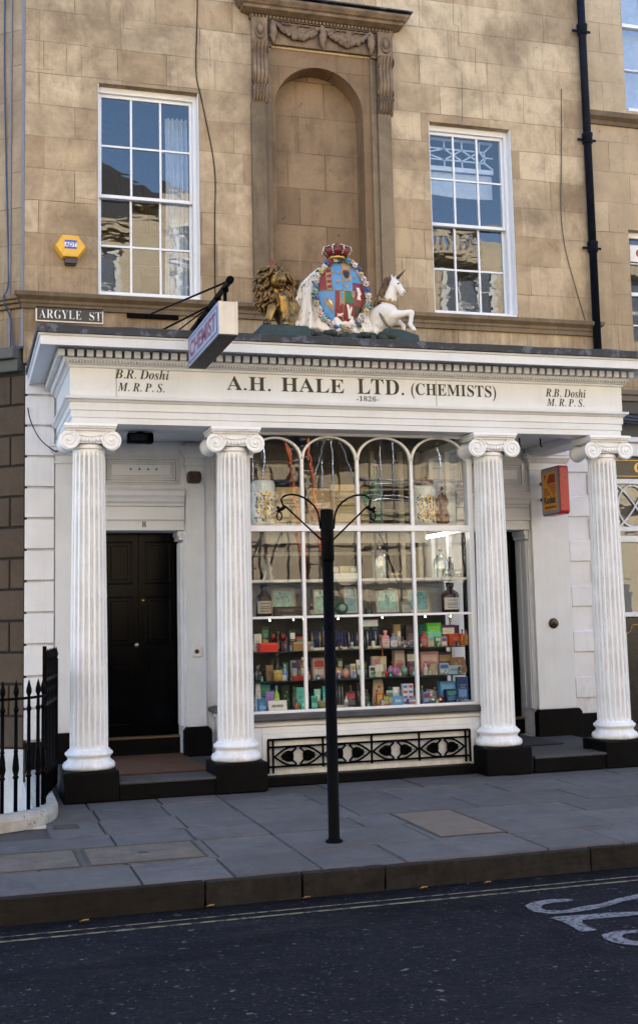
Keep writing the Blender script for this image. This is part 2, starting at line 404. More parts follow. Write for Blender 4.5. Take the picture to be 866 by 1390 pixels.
# upper stone wall with window openings and the niche opening
W1 = (1.455, 2.66, 5.445, 8.02); W2 = (5.635, 6.785, 5.44, 7.965); NI = (3.42, 4.95, 5.43, 8.71)
mb = MB(); holes_wall(mb, .62, 7.86, 4.62, 15.4, YW, [W1, W2, NI], .32)  # unseen top, as on both neighbours, is raised to shade the street
mb.add([(7.86, YW, 4.62), (7.86, 2.3, 4.62), (7.86, 2.3, 15.4), (7.86, YW, 15.4)], [(0, 1, 2, 3)])
mb.box(.62, 7.86, 2.9, 3.3, 4.62, 15.4)
wall = mb.build('wall', STONE, B)
# string course (stepped moulding under the windows)
mb = MB()
prof = [(-.02, 5.25), (.035, 5.25), (.035, 5.30), (.05, 5.315), (.05, 5.345), (.10, 5.385), (.105, 5.425), (.09, 5.436), (-.02, 5.44)]
sweep(mb, prof, [(.62, YW+.25), (.62, YW), (7.87, YW), (7.87, YW+.2)])
STRING = ashlar('string_course_stone', (.25, .19, .125), (.19, .14, .09), (.05, .038, .028), bw=1.5, bh=8, darkness=.8, lowdark=False)
mb.build('string_course', STRING, B)
def crack(pts, w=.0065):
    mb = MB()
    for (x0, z0), (x1, z1) in zip(pts[:-1], pts[1:]):
        q_ = w*random.uniform(.5, 1.1)/2
        if abs(x1-x0) > abs(z1-z0): mb.add([(x0, YW-.002, z0-q_), (x1, YW-.002, z1-q_), (x1, YW-.002, z1+q_), (x0, YW-.002, z0+q_)], [(0, 1, 2, 3)])
        else: mb.add([(x0-q_, YW-.0021, z0), (x1-q_, YW-.0021, z1), (x1+q_, YW-.0021, z1), (x0+q_, YW-.0021, z0)], [(0, 1, 2, 3)])
    mb.build('open_joint', P((.075, .055, .038), .95), B)
for pts in CRACKS: crack(pts)

# niche: raised surround, arched recess, cornice, frieze with swags, scroll consoles
def arch_plate(mb, x0, x1, z0, z1, xc, r, zs, y, y2, n=28):
    mb.add([(x0, y, z0), (xc-r, y, z0), (xc-r, y, zs), (x0, y, zs)], [(0, 1, 2, 3)])
    mb.add([(xc+r, y, z0), (x1, y, z0), (x1, y, zs), (xc+r, y, zs)], [(0, 1, 2, 3)])
    ar = [(xc-r*math.cos(PI*i/n), zs+r*math.sin(PI*i/n)) for i in range(n+1)]
    def outer(x, z):
        dx, dz = x-xc, z-zs
        t = 1e9
        if dx < -1e-6: t = min(t, (x0-xc)/dx)
        if dx > 1e-6: t = min(t, (x1-xc)/dx)
        if dz > 1e-6: t = min(t, (z1-zs)/dz)
        return (xc+dx*t, zs+dz*t)
    corners = [(x0, z1), (x1, z1)]
    for i in range(n):
        a, b = ar[i], ar[i+1]; oa, ob = outer(*a), outer(*b)
        poly = [a, oa]
        for c in corners:
            if oa[0] <= c[0] <= ob[0] and ((abs(oa[0]-x0) < 1e-6 and oa[1] < z1-1e-6 and c[0] == x0) or (abs(ob[0]-x1) < 1e-6 and ob[1] < z1-1e-6 and c[0] == x1)): poly.append(c)
        poly += [ob, b]
        mb.add([(p[0], y, p[1]) for p in poly], [list(range(len(poly)))[::-1]])
    edge = [(xc-r, z0)]+ar+[(xc+r, z0)]
    for i in range(len(edge)-1):
        p, q = edge[i], edge[i+1]
        mb.add([(p[0], y, p[1]), (q[0], y, q[1]), (q[0], y2, q[1]), (p[0], y2, p[1])], [(0, 1, 2, 3)], False)
XC = 4.185
mb = MB(); arch_plate(mb, 3.42, 4.95, 5.43, 8.71, XC, .573, 7.945, YW+.012, YW+.30)
niche = mb.build('niche', ashlar('niche_stone', (.27, .18, .105), (.20, .13, .075), (.065, .042, .027), bw=.9, bh=.5, darkness=.7, mortar=.004), B)
mb = MB(); mb.box(3.5, 4.9, YW+.29, YW+.36, 5.43, 8.71); 
mb.build('niche_back', ashlar('niche_back_stone', (.33, .23, .14), (.22, .148, .088), (.06, .041, .028), bw=.8, bh=.47, darkness=.7, mortar=.007), niche)
mb = MB()      # flat pilaster strips beside the niche
mb.box(3.30, 3.485, YW-.055, YW+.1, 5.44, 7.97); mb.box(4.935, 5.11, YW-.055, YW+.1, 5.44, 7.97)
mb.box(3.487, 3.56, YW-.02, YW+.1, 5.44, 8.70); mb.box(4.86, 4.933, YW-.02, YW+.1, 5.44, 8.70)
mb.build('pilaster_strip', STRING, niche, .006)
mb = MB()
mb.box(3.34, 5.10, YW-.05, YW+.02, 8.735, 9.03)
mb.prism([(3.34, 8.70), (3.57, 8.70), (3.57, 8.735), (3.34, 8.735)], YW-.05, YW+.02); mb.prism([(4.87, 8.70), (5.10, 8.70), (5.10, 8.735), (4.87, 8.735)], YW-.05, YW+.02)
mb.box(3.31, 3.505, YW-.105, YW-.04, 8.70, 9.035); mb.box(4.94, 5.14, YW-.105, YW-.04, 8.70, 9.035)
for x in (3.408, 5.04):      # oval paterae
    mb.lathe([(.001, -.150), (.03, -.145), (.045, -.125), (.04, -.115), (.06, -.112), (.075, -.130), (.085, -.112), (.085, -.10)][::-1], (x, YW, 8.865), 20, True, True, .8, 1.35, 'y')
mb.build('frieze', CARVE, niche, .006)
# swags of fruit and leaves
mb = MB()
rnd = random.Random(3)
def swag(xa, xb, zt, dip):
    for i in range(26):
        t = i/25; x = xa+(xb-xa)*t; z = zt-dip*4*t*(1-t); k = .024+.030*math.sin(PI*t)
        for _ in range(2):
            mb.ball((x+rnd.uniform(-.012, .012), YW-.075-rnd.uniform(0, .02), z+rnd.uniform(-.6, .6)*k), k*rnd.uniform(.6, .95), 7, 5, (1, .8, 1))
swag(3.60, 4.20, 9.00, .15); swag(4.24, 4.84, 9.00, .15)
for x in (3.585, 4.22, 4.855):
    for i in range(9):
        k = .04*math.sin(PI*(i+1)/10)+.012
        mb.ball((x+rnd.uniform(-.01, .01), YW-.085, 9.00-.03*i), k, 7, 5, (1, .8, 1.2))
for x in (3.75, 3.98, 4.46, 4.70):
    for s in (-1, 1): mb.tube([(x, YW-.06, 9.0), (x+.05*s, YW-.066, 9.01), (x+.085*s, YW-.06, 8.98+.01*s)], [.012, .014, .003], 6)
mb.build('swag', CARVE, niche)
for x0 in (3.315, 4.945):      # scroll consoles
    mb = MB()
    x1 = x0+.185
    pf = []
    for i in range(25):
        t = i/24; z = 8.70-t*.52; y = -.16+.085*t+.03*math.sin(t*PI*2)
        pf.append((YW+y, z))
    for k in range(4):
        a, b = x0+.185*k/4+.004, x0+.185*(k+1)/4-.004
        mb.prism([(YW-.02, 8.70), (YW-.02, 8.18)]+pf[::-1], a, b, 'yz')
    mb.prism([(YW-.02, 8.69), (YW-.02, 8.19)]+[(y+.012, z) for y, z in pf[::-1]], x0, x1, 'yz')
    for s, xx in ((0, x0-.008), (1, x1+.008)):
        mb.lathe([(.001, xx), (.055, xx), (.06, xx+.008*(1 if s == 0 else -1))], (0, YW-.1, 8.63), 14, True, True, 1, 1, 'x')
        mb.lathe([(.001, xx), (.04, xx), (.045, xx+.008*(1 if s == 0 else -1))], (0, YW-.075, 8.24), 14, True, True, 1, 1, 'x')
    for k in range(5):
        x = x0+.02+.036*k
        mb.tube([(x, YW-.07, 8.17), (x, YW-.105, 8.13), (x, YW-.10, 8.05), (x, YW-.065, 7.99), (x, YW-.04, 7.965)], [.018, .021, .02, .017, .008], 8)
        mb.tube([(x+.012, YW-.10, 8.17), (x+.012, YW-.125, 8.14), (x+.012, YW-.115, 8.10)], [.014, .014, .005], 7)
    mb.box(x0-.005, x1+.005, YW-.06, YW, 7.965, 8.19)
    mb.build('console', CARVE, niche)
mb = MB()      # cornice with dentils
prof = [(.03, 9.03), (.065, 9.035), (.065, 9.085), (.085, 9.09), (.17, 9.12), (.175, 9.155), (.20, 9.165), (.235, 9.205), (.24, 9.235), (.03, 9.26)]
sweep(mb, prof, [(3.36, YW+.02), (3.36, YW), (5.10, YW), (5.10, YW+.02)])
mb.build('cornice', CARVE, niche)
mb = MB(); mb.box(3.30, 5.15, YW-.0625, YW-.055, 9.043, 9.082)
x = 3.31
while x < 5.15: mb.box(x, x+.026, YW-.085, YW-.06, 9.045, 9.08); x += .046
mb.build('dentil_moulding', CARVE, niche)
mb = MB(); mb.box(3.10, 5.37, YW-.262, YW-.01, 9.262, 9.282); mb.build('lead_flashing', LEAD, niche, .004)

# ------------------------------------------------------------------ sash windows
def sash_window(W, label, ncol=3, lat=False, seed=1):
    x0, x1, z0, z1 = W; y = YW+.10; fr = .06; fl = .022; rr = random.Random(seed)
    mb = MB()
    mb.box(x0+.002, x0+fl, y, y+.16, z0, z1); mb.box(x1-fr, x1-.002, y, y+.16, z0, z1)
    mb.box(x0+fl, x1-fr, y, y+.16, z1-.075, z1-.002)
    mb.box(x0+.002, x1-.002, y-.085, y+.16, z0+.002, z0+.05)
    # white painted reveals
    mb.box(x1-.012, x1-.002, YW+.004, y, z0+.05, z1-.002); mb.box(x0+.002, x0+.012, YW+.004, y, z0+.05, z1-.002); 
    w = mb.build('sash_window', SASH, B, .004)
    w['label'] = label
    zi0, zi1 = z0+.05, z1-.075; mid = zi0+(zi1-zi0)*.488
    xi0, xi1 = x0+fl, x1-fr
    for k, (a, b, yy) in enumerate(((mid-.02, zi1, y+.035), (zi0, mid+.02, y+.085))):
        mb = MB(); st = .035; th = .04
        mb.box(xi0, xi0+st, yy, yy+th, a, b); mb.box(xi1-st, xi1, yy, yy+th, a, b)
        mb.box(xi0+st, xi1-st, yy, yy+th, b-.04, b); mb.box(xi0+st, xi1-st, yy, yy+th, a, a+(.04 if k == 0 else .055))
        bw = .025; gx0, gx1, gz0, gz1 = xi0+st, xi1-st, a+.04, b-.04
        cw = (gx1-gx0)/ncol
        for i in range(1, ncol): mb.box(gx0+cw*i-bw/2, gx0+cw*i+bw/2, yy+.003, yy+th-.004, gz0, gz1)
        mz = (gz0+gz1)/2
        for i in range(ncol): mb.box(gx0+cw*i+(bw/2 if i else 0), gx0+cw*(i+1)-(bw/2 if i < ncol-1 else 0), yy+.004, yy+th-.005, mz-bw/2, mz+bw/2)
        mb.build('sash', SASH, w, .003)
        mb = MB()
        for i in range(ncol):
            for j in range(2):
                xa, xb = gx0+cw*i+.002, gx0+cw*(i+1)-.002; za, zb = (gz0, mz) if j == 0 else (mz, gz1)
                tx, tz = rr.gauss(0, .007), rr.gauss(0, .007); yc = yy+.02
                mb.add([(xa, yc-tx*cw/2-tz*.3, za), (xb, yc+tx*cw/2-tz*.3, za), (xb, yc+tx*cw/2+tz*.3, zb), (xa, yc-tx*cw/2+tz*.3, zb)], [(0, 1, 2, 3)])
        mb.build('pane', G_UP if k == 0 else G_LO, w)
    # dark room behind
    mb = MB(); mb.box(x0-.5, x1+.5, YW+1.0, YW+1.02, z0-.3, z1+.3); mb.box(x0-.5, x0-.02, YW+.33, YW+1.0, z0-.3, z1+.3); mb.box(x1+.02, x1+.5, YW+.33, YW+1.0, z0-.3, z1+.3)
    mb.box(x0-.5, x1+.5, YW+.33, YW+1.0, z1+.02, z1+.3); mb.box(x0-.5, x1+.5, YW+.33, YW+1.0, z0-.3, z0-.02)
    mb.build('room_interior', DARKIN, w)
    if lat:      # pierced white pelmet of crossed laths and a blind behind the glass
        yy = y+.20; L = MB(); a, b = x0+.03, x1-.13; t, bt = z1-.10, z1-.50
        def st_(p, q, r=.017): L.bar((p[0], yy, p[1]), (q[0], yy, q[1]), r, r, (0, 1, 0))
        zt, zb = t-.12, bt+.13
        st_((a, zt), (b-.12, zt)); st_((a, zb), (b-.12, zb))
        xs = [a+.02, a+.30, a+.55, a+.80, b-.12]
        for i, (p, q) in enumerate(zip(xs[:-1], xs[1:])):
            st_((p, (zt, zb)[i % 2] if i else (zt+zb)/2), (q, (zb, zt)[i % 2] if i < 3 else (zt+zb)/2)); st_((p, (zb, zt)[i % 2] if i else (zt+zb)/2), (q, (zt, zb)[i % 2] if i < 3 else (zt+zb)/2))
        st_((b-.12, zb), (b-.12, zt)); st_((b-.12, zt), (b, t)); st_((b-.12, zb), (b, bt+.05)); st_((b-.12, (zt+zb)/2), (b, (zt+zb)/2))
        for xx in xs[1:4]: st_((xx, t), (xx, zt)); st_((xx, zb), (xx, bt+.04))
        L.box(a, b, yy-.01, yy+.01, bt-.02, bt+.04); L.box(a, b, yy-.01, yy+.01, t-.01, t+.02)
        L.build('lattice_pelmet', P((.62, .66, .74)), w)
        bl = MB()
        bl.grid(lambda u, v: (x0+.03+(x1-x0-.16)*u, yy+.05, bt-.02-(.30+.035*math.sin(u*2.6))*v), 16, 2)
        bl.build('roller_blind', P((.50, .54, .62)), w)
    return w
sash_window(W1, 'tall sash window with a curtain at one side, nearer the street corner', seed=4)
sash_window(W2, 'tall sash window with crossed lath pelmet and half drawn blind', lat=True, seed=9)
# gathered curtain in the first window
mb = MB()
mb.grid(lambda u, v: (W1[1]-.34+.27*u+.012*math.sin(v*4), YW+.46+.03*math.sin(u*30+math.sin(v*2.0)), W1[3]-.16-2.36*v), 60, 14)
ct = mb.build('curtain', M('pale_curtain', (.55, .60, .68), .85, .12, 6), None)
tag(ct, 'pale gathered curtain hanging behind the sash window nearer the street corner', 'curtain')

# ------------------------------------------------------------------ white ground floor wall, pilasters, doorways
mb = MB()
DL = (1.50, 2.42, .17, 2.72); DR = (5.88, 6.80, .17, 2.72)
mb2 = [(DL[0], DL[1], .17, 2.72), (2.801, 5.374, .0, 3.75), (DR[0], DR[1], .17, 2.72)]
holes_wall(mb, .67, 7.86, 0, 4.64, YW, mb2, .4)
mb.add([(7.86, YW, 0), (7.86, 2.3, 0), (7.86, 2.3, 4.64), (7.86, YW, 4.64)], [(0, 1, 2, 3)])
mb.box(.67, 7.86, 2.9, 3.0, -.5, 4.6)
gw = mb.build('ground_floor_wall', WHITEW, B)
mb = MB()      # channelled corner blocks beside the street corner and beyond the far doorway
z = .42; i = 0
while z < 4.3:
    mb.box(.645, .965, YW-.03, YW+.05, z+.012, z+.335); z += .348; i += 1
mb.build('quoin', WHITEW, B, .008); mb = MB()
z = .60; i = 0
while z < 3.85:
    w = .30 if i % 2 else .0
    mb.box(7.345+w+.01, 7.87, YW-.022, YW+.03, z+.01, z+.27); z += .285; i += 1
mb.build('quoin', WHITEW, B, .008)
# pilasters with moulded caps on wall face
def pilaster(x0, x1, base=True, cap=True, z1=3.47):
    mb = MB(); y = YW-.055
    mb.box(x0, x1, y, YW+.02, .42 if base else .17, z1)
    if cap:
        sweep(mb, [(0, 3.47), (.015, 3.475), (.015, 3.50), (.0, 3.505), (.0, 3.56), (.02, 3.575), (.04, 3.615), (.055, 3.62), (.055, 3.655), (.07, 3.66), (.07, 3.685), (-.02, 3.69)], [(x0, YW), (x0, y), (x1, y), (x1, YW)])
        mb.box(x0+.003, x1-.003, y+.003, YW+.02, 3.471, 3.74)
    p = mb.build('pilaster', WHITE, B)
    if base:
        mb = MB(); mb.prism([(x0-.05, .10), (x1+.05, .10), (x1+.05, .455), (x1+.015, .495), (x0-.015, .495), (x0-.05, .455)], y-.06, YW-.001)
        mb.build('pilaster_base', BLACKP, p, .01)
    return p
pilaster(.975, 1.42); pilaster(2.445, 2.66, True, True); pilaster(6.825, 7.335); pilaster(5.38, 5.80)
# overdoors: panels, cornice, frieze
def overdoor(x0, x1):
    mb = MB(); y = YW
    sweep(mb, [(0, 2.995), (.02, 3.0), (.025, 3.03), (.05, 3.05), (.06, 3.09), (.085, 3.12), (.09, 3.17), (.07, 3.18), (.05, 3.20), (0, 3.205)], [(x0, y), (x1, y)])
    mb.box(x0, x1, y-.028, y+.01, 2.855, 2.993); mb.box(x0, x1, y-.045, y+.01, 2.84, 2.87); mb.box(x0, x1, y-.016, y+.01, 2.722, 2.84)
    o = mb.build('overdoor', WHITE, B, .003)
    mb = MB(); a, b, c, d = x0+.05, x1-.05, 3.25, 3.58
    for k, (w, yy) in enumerate(((0, .02), (.022, .034), (.05, .02), (.075, .010))):
        i = w
        for bx in ((a+i, b-i, c+i, c+i+.018), (a+i, b-i, d-i-.018, d-i), (a+i, a+i+.018, c+i+.018, d-i-.018), (b-i-.018, b-i, c+i+.018, d-i-.018)):
            mb.box(bx[0], bx[1], y-yy, y+.005, bx[2], bx[3])
    mb.box(a+.1, b-.1, y-.013, y+.005, c+.1, d-.1)
    mb.build('raised_panel', WHITE, o, .003)
    return o
ov = overdoor(1.45, 2.43)
for x in (1.82, 1.92, 2.02, 2.115): mb = MB(); mb.lathe([(.010, YW-.026), (.010, YW-.01)], (x, 0, 3.425), 8, True, True, 1, 1, 'y'); mb.build('vent_hole', BLACKI, ov)
overdoor(5.82, 6.815)
text('house_number', '8', 'serif', BLACKP, B, 1.945, 1.992, 2.757, 2.822, YW-.0185)
def door(x0, x1, label):
    y = YW+.40; mb = MB(); z0, z1 = .375, 2.72
    mb.box(x0, x1, y, y+.05, z0, z1)
    d = mb.build('door', DOORM, B); d['label'] = label
    xm = (x0+x1)/2
    for a, b in ((x0+.015, xm-.004), (xm+.004, x1-.015)):
        mb = MB(); mb.box(a, b, y-.02, y-.001, z0+.01, z1-.01)
        lf = mb.build('door_leaf', DOORM, d, .004)
        mb = MB()
        for c, e in ((.50, 1.22), (1.42, 1.98), (2.12, 2.62)):
            i = .07
            mb.prism([(a+i, c), (b-i, c), (b-i, c+.02), (a+i, c+.02)], y-.038, y-.02); mb.prism([(a+i, e-.02), (b-i, e-.02), (b-i, e), (a+i, e)], y-.038, y-.02)
            mb.box(a+i, a+i+.02, y-.038, y-.02, c+.02, e-.02); mb.box(b-i-.02, b-i, y-.038, y-.02, c+.02, e-.02)
            mb.box(a+i+.05, b-i-.05, y-.034, y-.02, c+.05, e-.05)
        mb.build('door_panel', DOORM, lf, .008)
    mb = MB(); mb.lathe([(.001, y-.10), (.022, y-.095), (.03, y-.075), (.022, y-.055), (.01, y-.045), (.012, y-.021)], (xm-.035, 0, 1.42), 14, True, True, 1, 1, 'y')
    mb.build('door_knob', P((.45, .42, .36), .25, .9), d)
    mb = MB(); mb.lathe([(.001, y-.034), (.018, y-.032), (.02, y-.021)], (xm+.05, 0, 1.93), 12, True, True, 1, 1, 'y')
    mb.build('keyhole_cover', P((.40, .27, .08), .3, .9), d)
    # stepped threshold
    mb = MB(); mb.box(x0, x1, y-.09, y+.05, .172, .35); mb.build('threshold', BLACKP, d, .008)
    mb = MB(); mb.box(x0, x1, y-.10, y, .352, .374); mb.build('sill_strip', P((.12, .075, .04), .5), d, .003)
    # architrave on the reveal
    mb = MB(); mb.box(x1-.02, x1-.002, YW+.0, y-.1, .50, 2.58); mb.box(x1-.035, x1-.002, YW+.03, YW+.12, .5, 2.58); mb.box(x1-.03, x1-.002, YW+.2, YW+.27, .5, 2.58)
    mb.box(x1-.06, x1-.002, YW+.005, y-.05, 2.66, 2.715)
    mb.box(x1-.045, x1-.002, YW+.005, y-.05, 2.61, 2.66)
    mb.build('door_jamb', WHITE, d, .004)
    return d
door(DL[0], DL[1], 'black double door under the number eight')
door(DR[0], DR[1], 'black door mostly hidden behind a column')

# porch floors and steps
for a, b in ((.93, 2.73), (5.37, 7.22)):
    mb = MB(); mb.box(a, b, .06, YW+.45, .02, .168); mb.build('porch_floor', STEP, B, .01)
for a, b in ((1.45, 2.39), (5.82, 6.68)):
    mb = MB(); mb.box(a, b, .02, .055, .0, .145); mb.build('step_riser', BLACKP, B, .01)
    mb = MB(); mb.box(a, b, .005, .36, .146, .176); mb.build('step_nosing', STEP, B, .012)
mb = MB(); mb.box(7.39, 7.88, YW-.04, YW-.002, .0, .42); mb.build('base_course', BLACKP, B, .01)
mb = MB(); mb.box(.655, .92, YW-.05, YW-.002, -1.8, .41); mb.build('base_course', BLACKP, B, .01)

# ------------------------------------------------------------------ fluted columns
def flute_r(a, n=20):
    t = (a*n/(2*PI)) % 1.0; w = .66
    u = abs(t-.5)*2
    return 0.0 if u > w else math.sqrt(max(0, 1-(u/w)**2))
COLS = [1.185, 2.645, 5.525, 6.93]
def column(x):
    cy = .262; prof = []
    nfl, per = 20, 10; n = nfl*per
    zs = [.470, .484, .495, .51, .53]+[.53+(3.33-.53)*i/14 for i in range(1, 15)]+[3.345, 3.36, 3.372, 3.40]
    vs = []
    for k, z in enumerate(zs):
        t = min(1, max(0, (z-.47)/2.9)); r = .184-.028*t**1.6
        dep = .030
        if z <= .484 or z >= 3.372: dep = 0
        elif z < .5 or z > 3.358: dep = .010
        elif z < .515 or z > 3.343: dep = .015
        if z <= .475: r += .014
        for j in range(n):
            a = 2*PI*j/n; rr = r-dep*flute_r(a+PI/nfl/2)
            vs.append((x+rr*math.cos(a), cy+rr*math.sin(a), z))
    mb = MB(); mb.add(vs, [(i*n+j, i*n+(j+1) % n, (i+1)*n+(j+1) % n, (i+1)*n+j) for i in range(len(zs)-1) for j in range(n)], True)
    c = mb.build('column', WHITEC, B)
    e = c.modifiers.new('e', 'EDGE_SPLIT'); e.split_angle = .9
    mb = MB()
    pr = [(.20, .291), (.238, .293), (.250, .31), (.252, .335), (.240, .358), (.222, .366), (.218, .374), (.205, .385), (.202, .40), (.212, .412), (.214, .418), (.222, .422), (.231, .436), (.228, .452), (.214, .462), (.205, .466), (.202, .478), (.18, .480)]
    mb.lathe(pr, (x, cy, 0), 48); mb.build('column_base', WHITEC, c)
    mb = MB(); mb.box(x-.262, x+.262, .0, .525, .0, .289); o = mb.build('plinth', BLACKP, c, .016, 3)
    # Ionic capital: scrolls front and back joined by waisted bolsters
    mb = MB(); zc = 3.485; rv = .098; dx = .205; yf, yb = cy-.185, cy+.185
    for s in (-1, 1):
        xc = x+s*dx
        prof = []
        for i in range(13):
            t = i/12; prof.append((rv*(1-.30*math.sin(PI*t)), yf+.002+(yb-yf-.004)*t))
        mb.lathe(prof, (xc, 0, zc), 28, True, True, 1, 1, 'y')
        for yy, dd in ((yf, -1), (yb, 1)):
            pts, rs = [], []
            for i in range(70):
                t = i/69; a = PI/2+s*(-1)*0+(-s)*0
                ang = PI/2 + s*2*PI*2.1*t
                r = rv*.92*(1-t)**.9+.012
                pts.append((xc+r*math.cos(ang), yy-.0*dd, zc+r*math.sin(ang))); rs.append(.0095-.003*t)
            mb.tube(pts, rs, 6)
            mb.ball((xc, yy+.004, zc), .021, 10, 6, (1, .7, 1))
    # cushion between the scrolls with sagging fillet, egg and dart, abacus
    for yy, d2 in ((yf+.006, 1), (yb-.006, -1)):
        for off, rr in ((0, .010), (-.028, .007)):
            mb.tube([(x-dx+.02+(2*dx-.04)*i/20, yy, zc+.082+off-.042*math.sin(PI*i/20)) for i in range(21)], rr, 6)
    mb.prism([(x-dx, zc-.03), (x+dx, zc-.03)]+[(x+dx, zc+.099), (x-dx, zc+.099)], yf+.008, yb-.008)
    for k in range(7):
        a = x-.105+.035*k
        mb.ball((a, yf+.002, zc-.004+.004*abs(k-3)), .015, 8, 6, (1, .8, 1.35))
        mb.tube([(a-.017, yf+.004, zc+.02), (a-.017, yf+.002, zc-.03)], .004, 5)
    mb.lathe([(.15, 3.398), (.168, 3.404), (.172, 3.418), (.165, 3.43), (.165, 3.45)], (x, cy, 0), 32)
    mb.build('capital', WHITEC, c)
    mb = MB(); a = .235
    sweep(mb, [(-.02, 3.585), (.0, 3.587), (.012, 3.60), (.014, 3.616), (.022, 3.622), (.022, 3.648), (-.02, 3.649)], [(x-a, cy+.20), (x-a, cy-.20), (x+a, cy-.20), (x+a, cy+.20), (x-a, cy+.20)])
    mb.box(x-a, x+a, cy-.2, cy+.2, 3.58, 3.649)
    for k in range(26): mb.ball((x-a+.01+(2*a-.02)*k/25, cy-.216, 3.607), .009, 6, 5)
    mb.build('abacus', WHITEC, c)
    return c
c0 = column(COLS[0])
for x in COLS[1:]: dup(c0, (x-COLS[0], 0, 0))

# ------------------------------------------------------------------ entablature
XL, XR, YF = 1.005, 7.10, .10
PATH = [(XL, YW), (XL, YF), (XR, YF), (XR, YW)]
mb = MB()
prof = [(-.30, 3.655), (0, 3.655), (0, 3.712), (.010, 3.716), (.010, 3.782), (.022, 3.787), (.022, 3.862), (.036, 3.868), (.044, 3.882), (.070, 3.893), (.074, 3.918), (.02, 3.926), (.02, 4.208), (.035, 4.213),
        (.04, 4.232), (.058, 4.240), (.060, 4.254), (.085, 4.275), (.090, 4.292), (.098, 4.296), (.098, 4.372), (.15, 4.380), (.155, 4.388), (.31, 4.366), (.318, 4.360), (.325, 4.362), (.325, 4.448), (.338, 4.454), (.345, 4.470), (-.3, 4.50)]
sweep(mb, prof, PATH)
mb.add([(XL+.28, YF+.28, 3.75), (XR-.28, YF+.28, 3.75), (XR-.28, YW, 3.75), (XL+.28, YW, 3.75)], [(0, 1, 2, 3)])
mb.add([(XL+.30, YF+.30, 3.655), (XR-.30, YF+.30, 3.655), (XR-.30, YF+.30, 3.75), (XL+.30, YF+.30, 3.75)], [(0, 1, 2, 3)])
for xx in (XL+.30, XR-.30): mb.add([(xx, YF+.3, 3.655), (xx, YW, 3.655), (xx, YW, 3.75), (xx, YF+.3, 3.75)], [(0, 1, 2, 3)])
en = mb.build('entablature', WHITE, B)
fixn(en)
mb = MB()
def dent(x0, x1, y0, y1): mb.box(x0, x1, y0, y1, 4.299, 4.365)
x = XL-.145
while x < XR+.10: dent(x, x+.064, YF-.148, YF-.099); x += .0925
mb.build('dentil_moulding', WHITE, en, .003); mbl, mbr = MB(), MB()
def dent2(m_, x0, x1, y0, y1): m_.box(x0, x1, y0, y1, 4.299, 4.365)
y = YF-.055
while y < YW-.06: dent2(mbl, XL-.148, XL-.099, y, y+.064); dent2(mbr, XR+.099, XR+.148, y, y+.064); y += .0925
mbl.build('dentil_moulding', WHITE, en, .003); mbr.build('dentil_moulding', WHITE, en, .003)
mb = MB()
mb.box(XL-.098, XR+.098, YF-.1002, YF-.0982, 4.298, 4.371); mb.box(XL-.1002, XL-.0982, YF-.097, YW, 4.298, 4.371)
mb.build('dentil_groove', P((.10, .10, .105), .8), en)  # dark grey strip deepens the gaps between the dentils
mb = MB()      # fine bead and leaf row below the dentils
n = int((XR-XL+.17)/.03)
for i in range(n): mb.ball((XL-.075+.03*i, YF-.074, 4.262), .014, 6, 4, (.8, 1, 1.3))
mb.build('bead_moulding', WHITE, en); mb = MB()
for i in range(int((YW-YF)/.03)):
    mb.ball((XL-.074, YF+.03*i, 4.262), .014, 6, 4, (1, .8, 1.3))
mb.build('bead_moulding', WHITE, en)
mb = MB()      # vertical board joints in the fascia
for x in (1.435, 4.86): mb.box(x, x+.006, YF-.0225, YF-.019, 3.93, 4.205)
mb.build('board_joint', P((.28, .26, .24), .8), en)
# lead covered roof of the portico, turned down over the edge
mb = MB()
q = .36
a, b, c2 = XL-q, XR+q, YF-q
mb.add([(a, c2, 4.476), (b, c2, 4.476), (b, YW, 4.476), (a, YW, 4.476), (a, c2, 4.548), (b, c2, 4.548), (b, YW, 4.548), (a, YW, 4.548),
        (a+.05, c2+.05, 4.566), (b-.05, c2+.05, 4.566), (b-.05, YW+.02, 4.68), (a+.05, YW+.02, 4.68)],
       [(0, 1, 5, 4), (1, 2, 6, 5), (3, 0, 4, 7), (4, 5, 9, 8), (5, 6, 10, 9), (7, 4, 8, 11), (8, 9, 10, 11), (0, 3, 2, 1)])
rl = mb.build('lead_roof', LEAD, en)
rl.modifiers.new('sub', 'SUBSURF').subdivision_type = 'SIMPLE'; rl.modifiers['sub'].levels = rl.modifiers['sub'].render_levels = 5
tx = bpy.data.textures.new('leadwave', 'CLOUDS'); tx.noise_scale = .35
dm = rl.modifiers.new('d', 'DISPLACE'); dm.texture = tx; dm.strength = .035; dm.mid_level = .5
# painted lettering on the fascia
INK = M('sign_black_paint', (.012, .012, .012), .5, .2, 20)
YT = YF-.0225
for body, u0, u1, z0, z1 in (('A.H.', 2.559, 3.022, 4.031, 4.178), ('HALE', 3.136, 3.820, 4.035, 4.184), ('LTD.', 3.966, 4.492, 4.034, 4.198)):
    text('lettering', body, 'serif', INK, en, u0, u1, z0, z1, YT, space=1.05)
text('lettering', '(CHEMISTS)', 'serif', INK, en, 4.573, 5.567, 4.003, 4.172, YT, space=1.04)
text('lettering', '-1826-', 'serif', INK, en, 3.955, 4.203, 3.957, 4.012, YT, space=1.08)
text('lettering', 'B.R. Doshi', 'ital', INK, en, 1.424, 1.967, 4.112, 4.208, YT, space=1.02)
text('lettering', 'M. R. P. S.', 'ital', INK, en, 1.452, 1.920, 3.983, 4.072, YT)
text('lettering', 'R.B. Doshi', 'ital', INK, en, 6.165, 6.665, 4.072, 4.168, YT, space=1.02)
text('lettering', 'M. R. P. S.', 'ital', INK, en, 6.178, 6.640, 3.968, 4.055, YT)

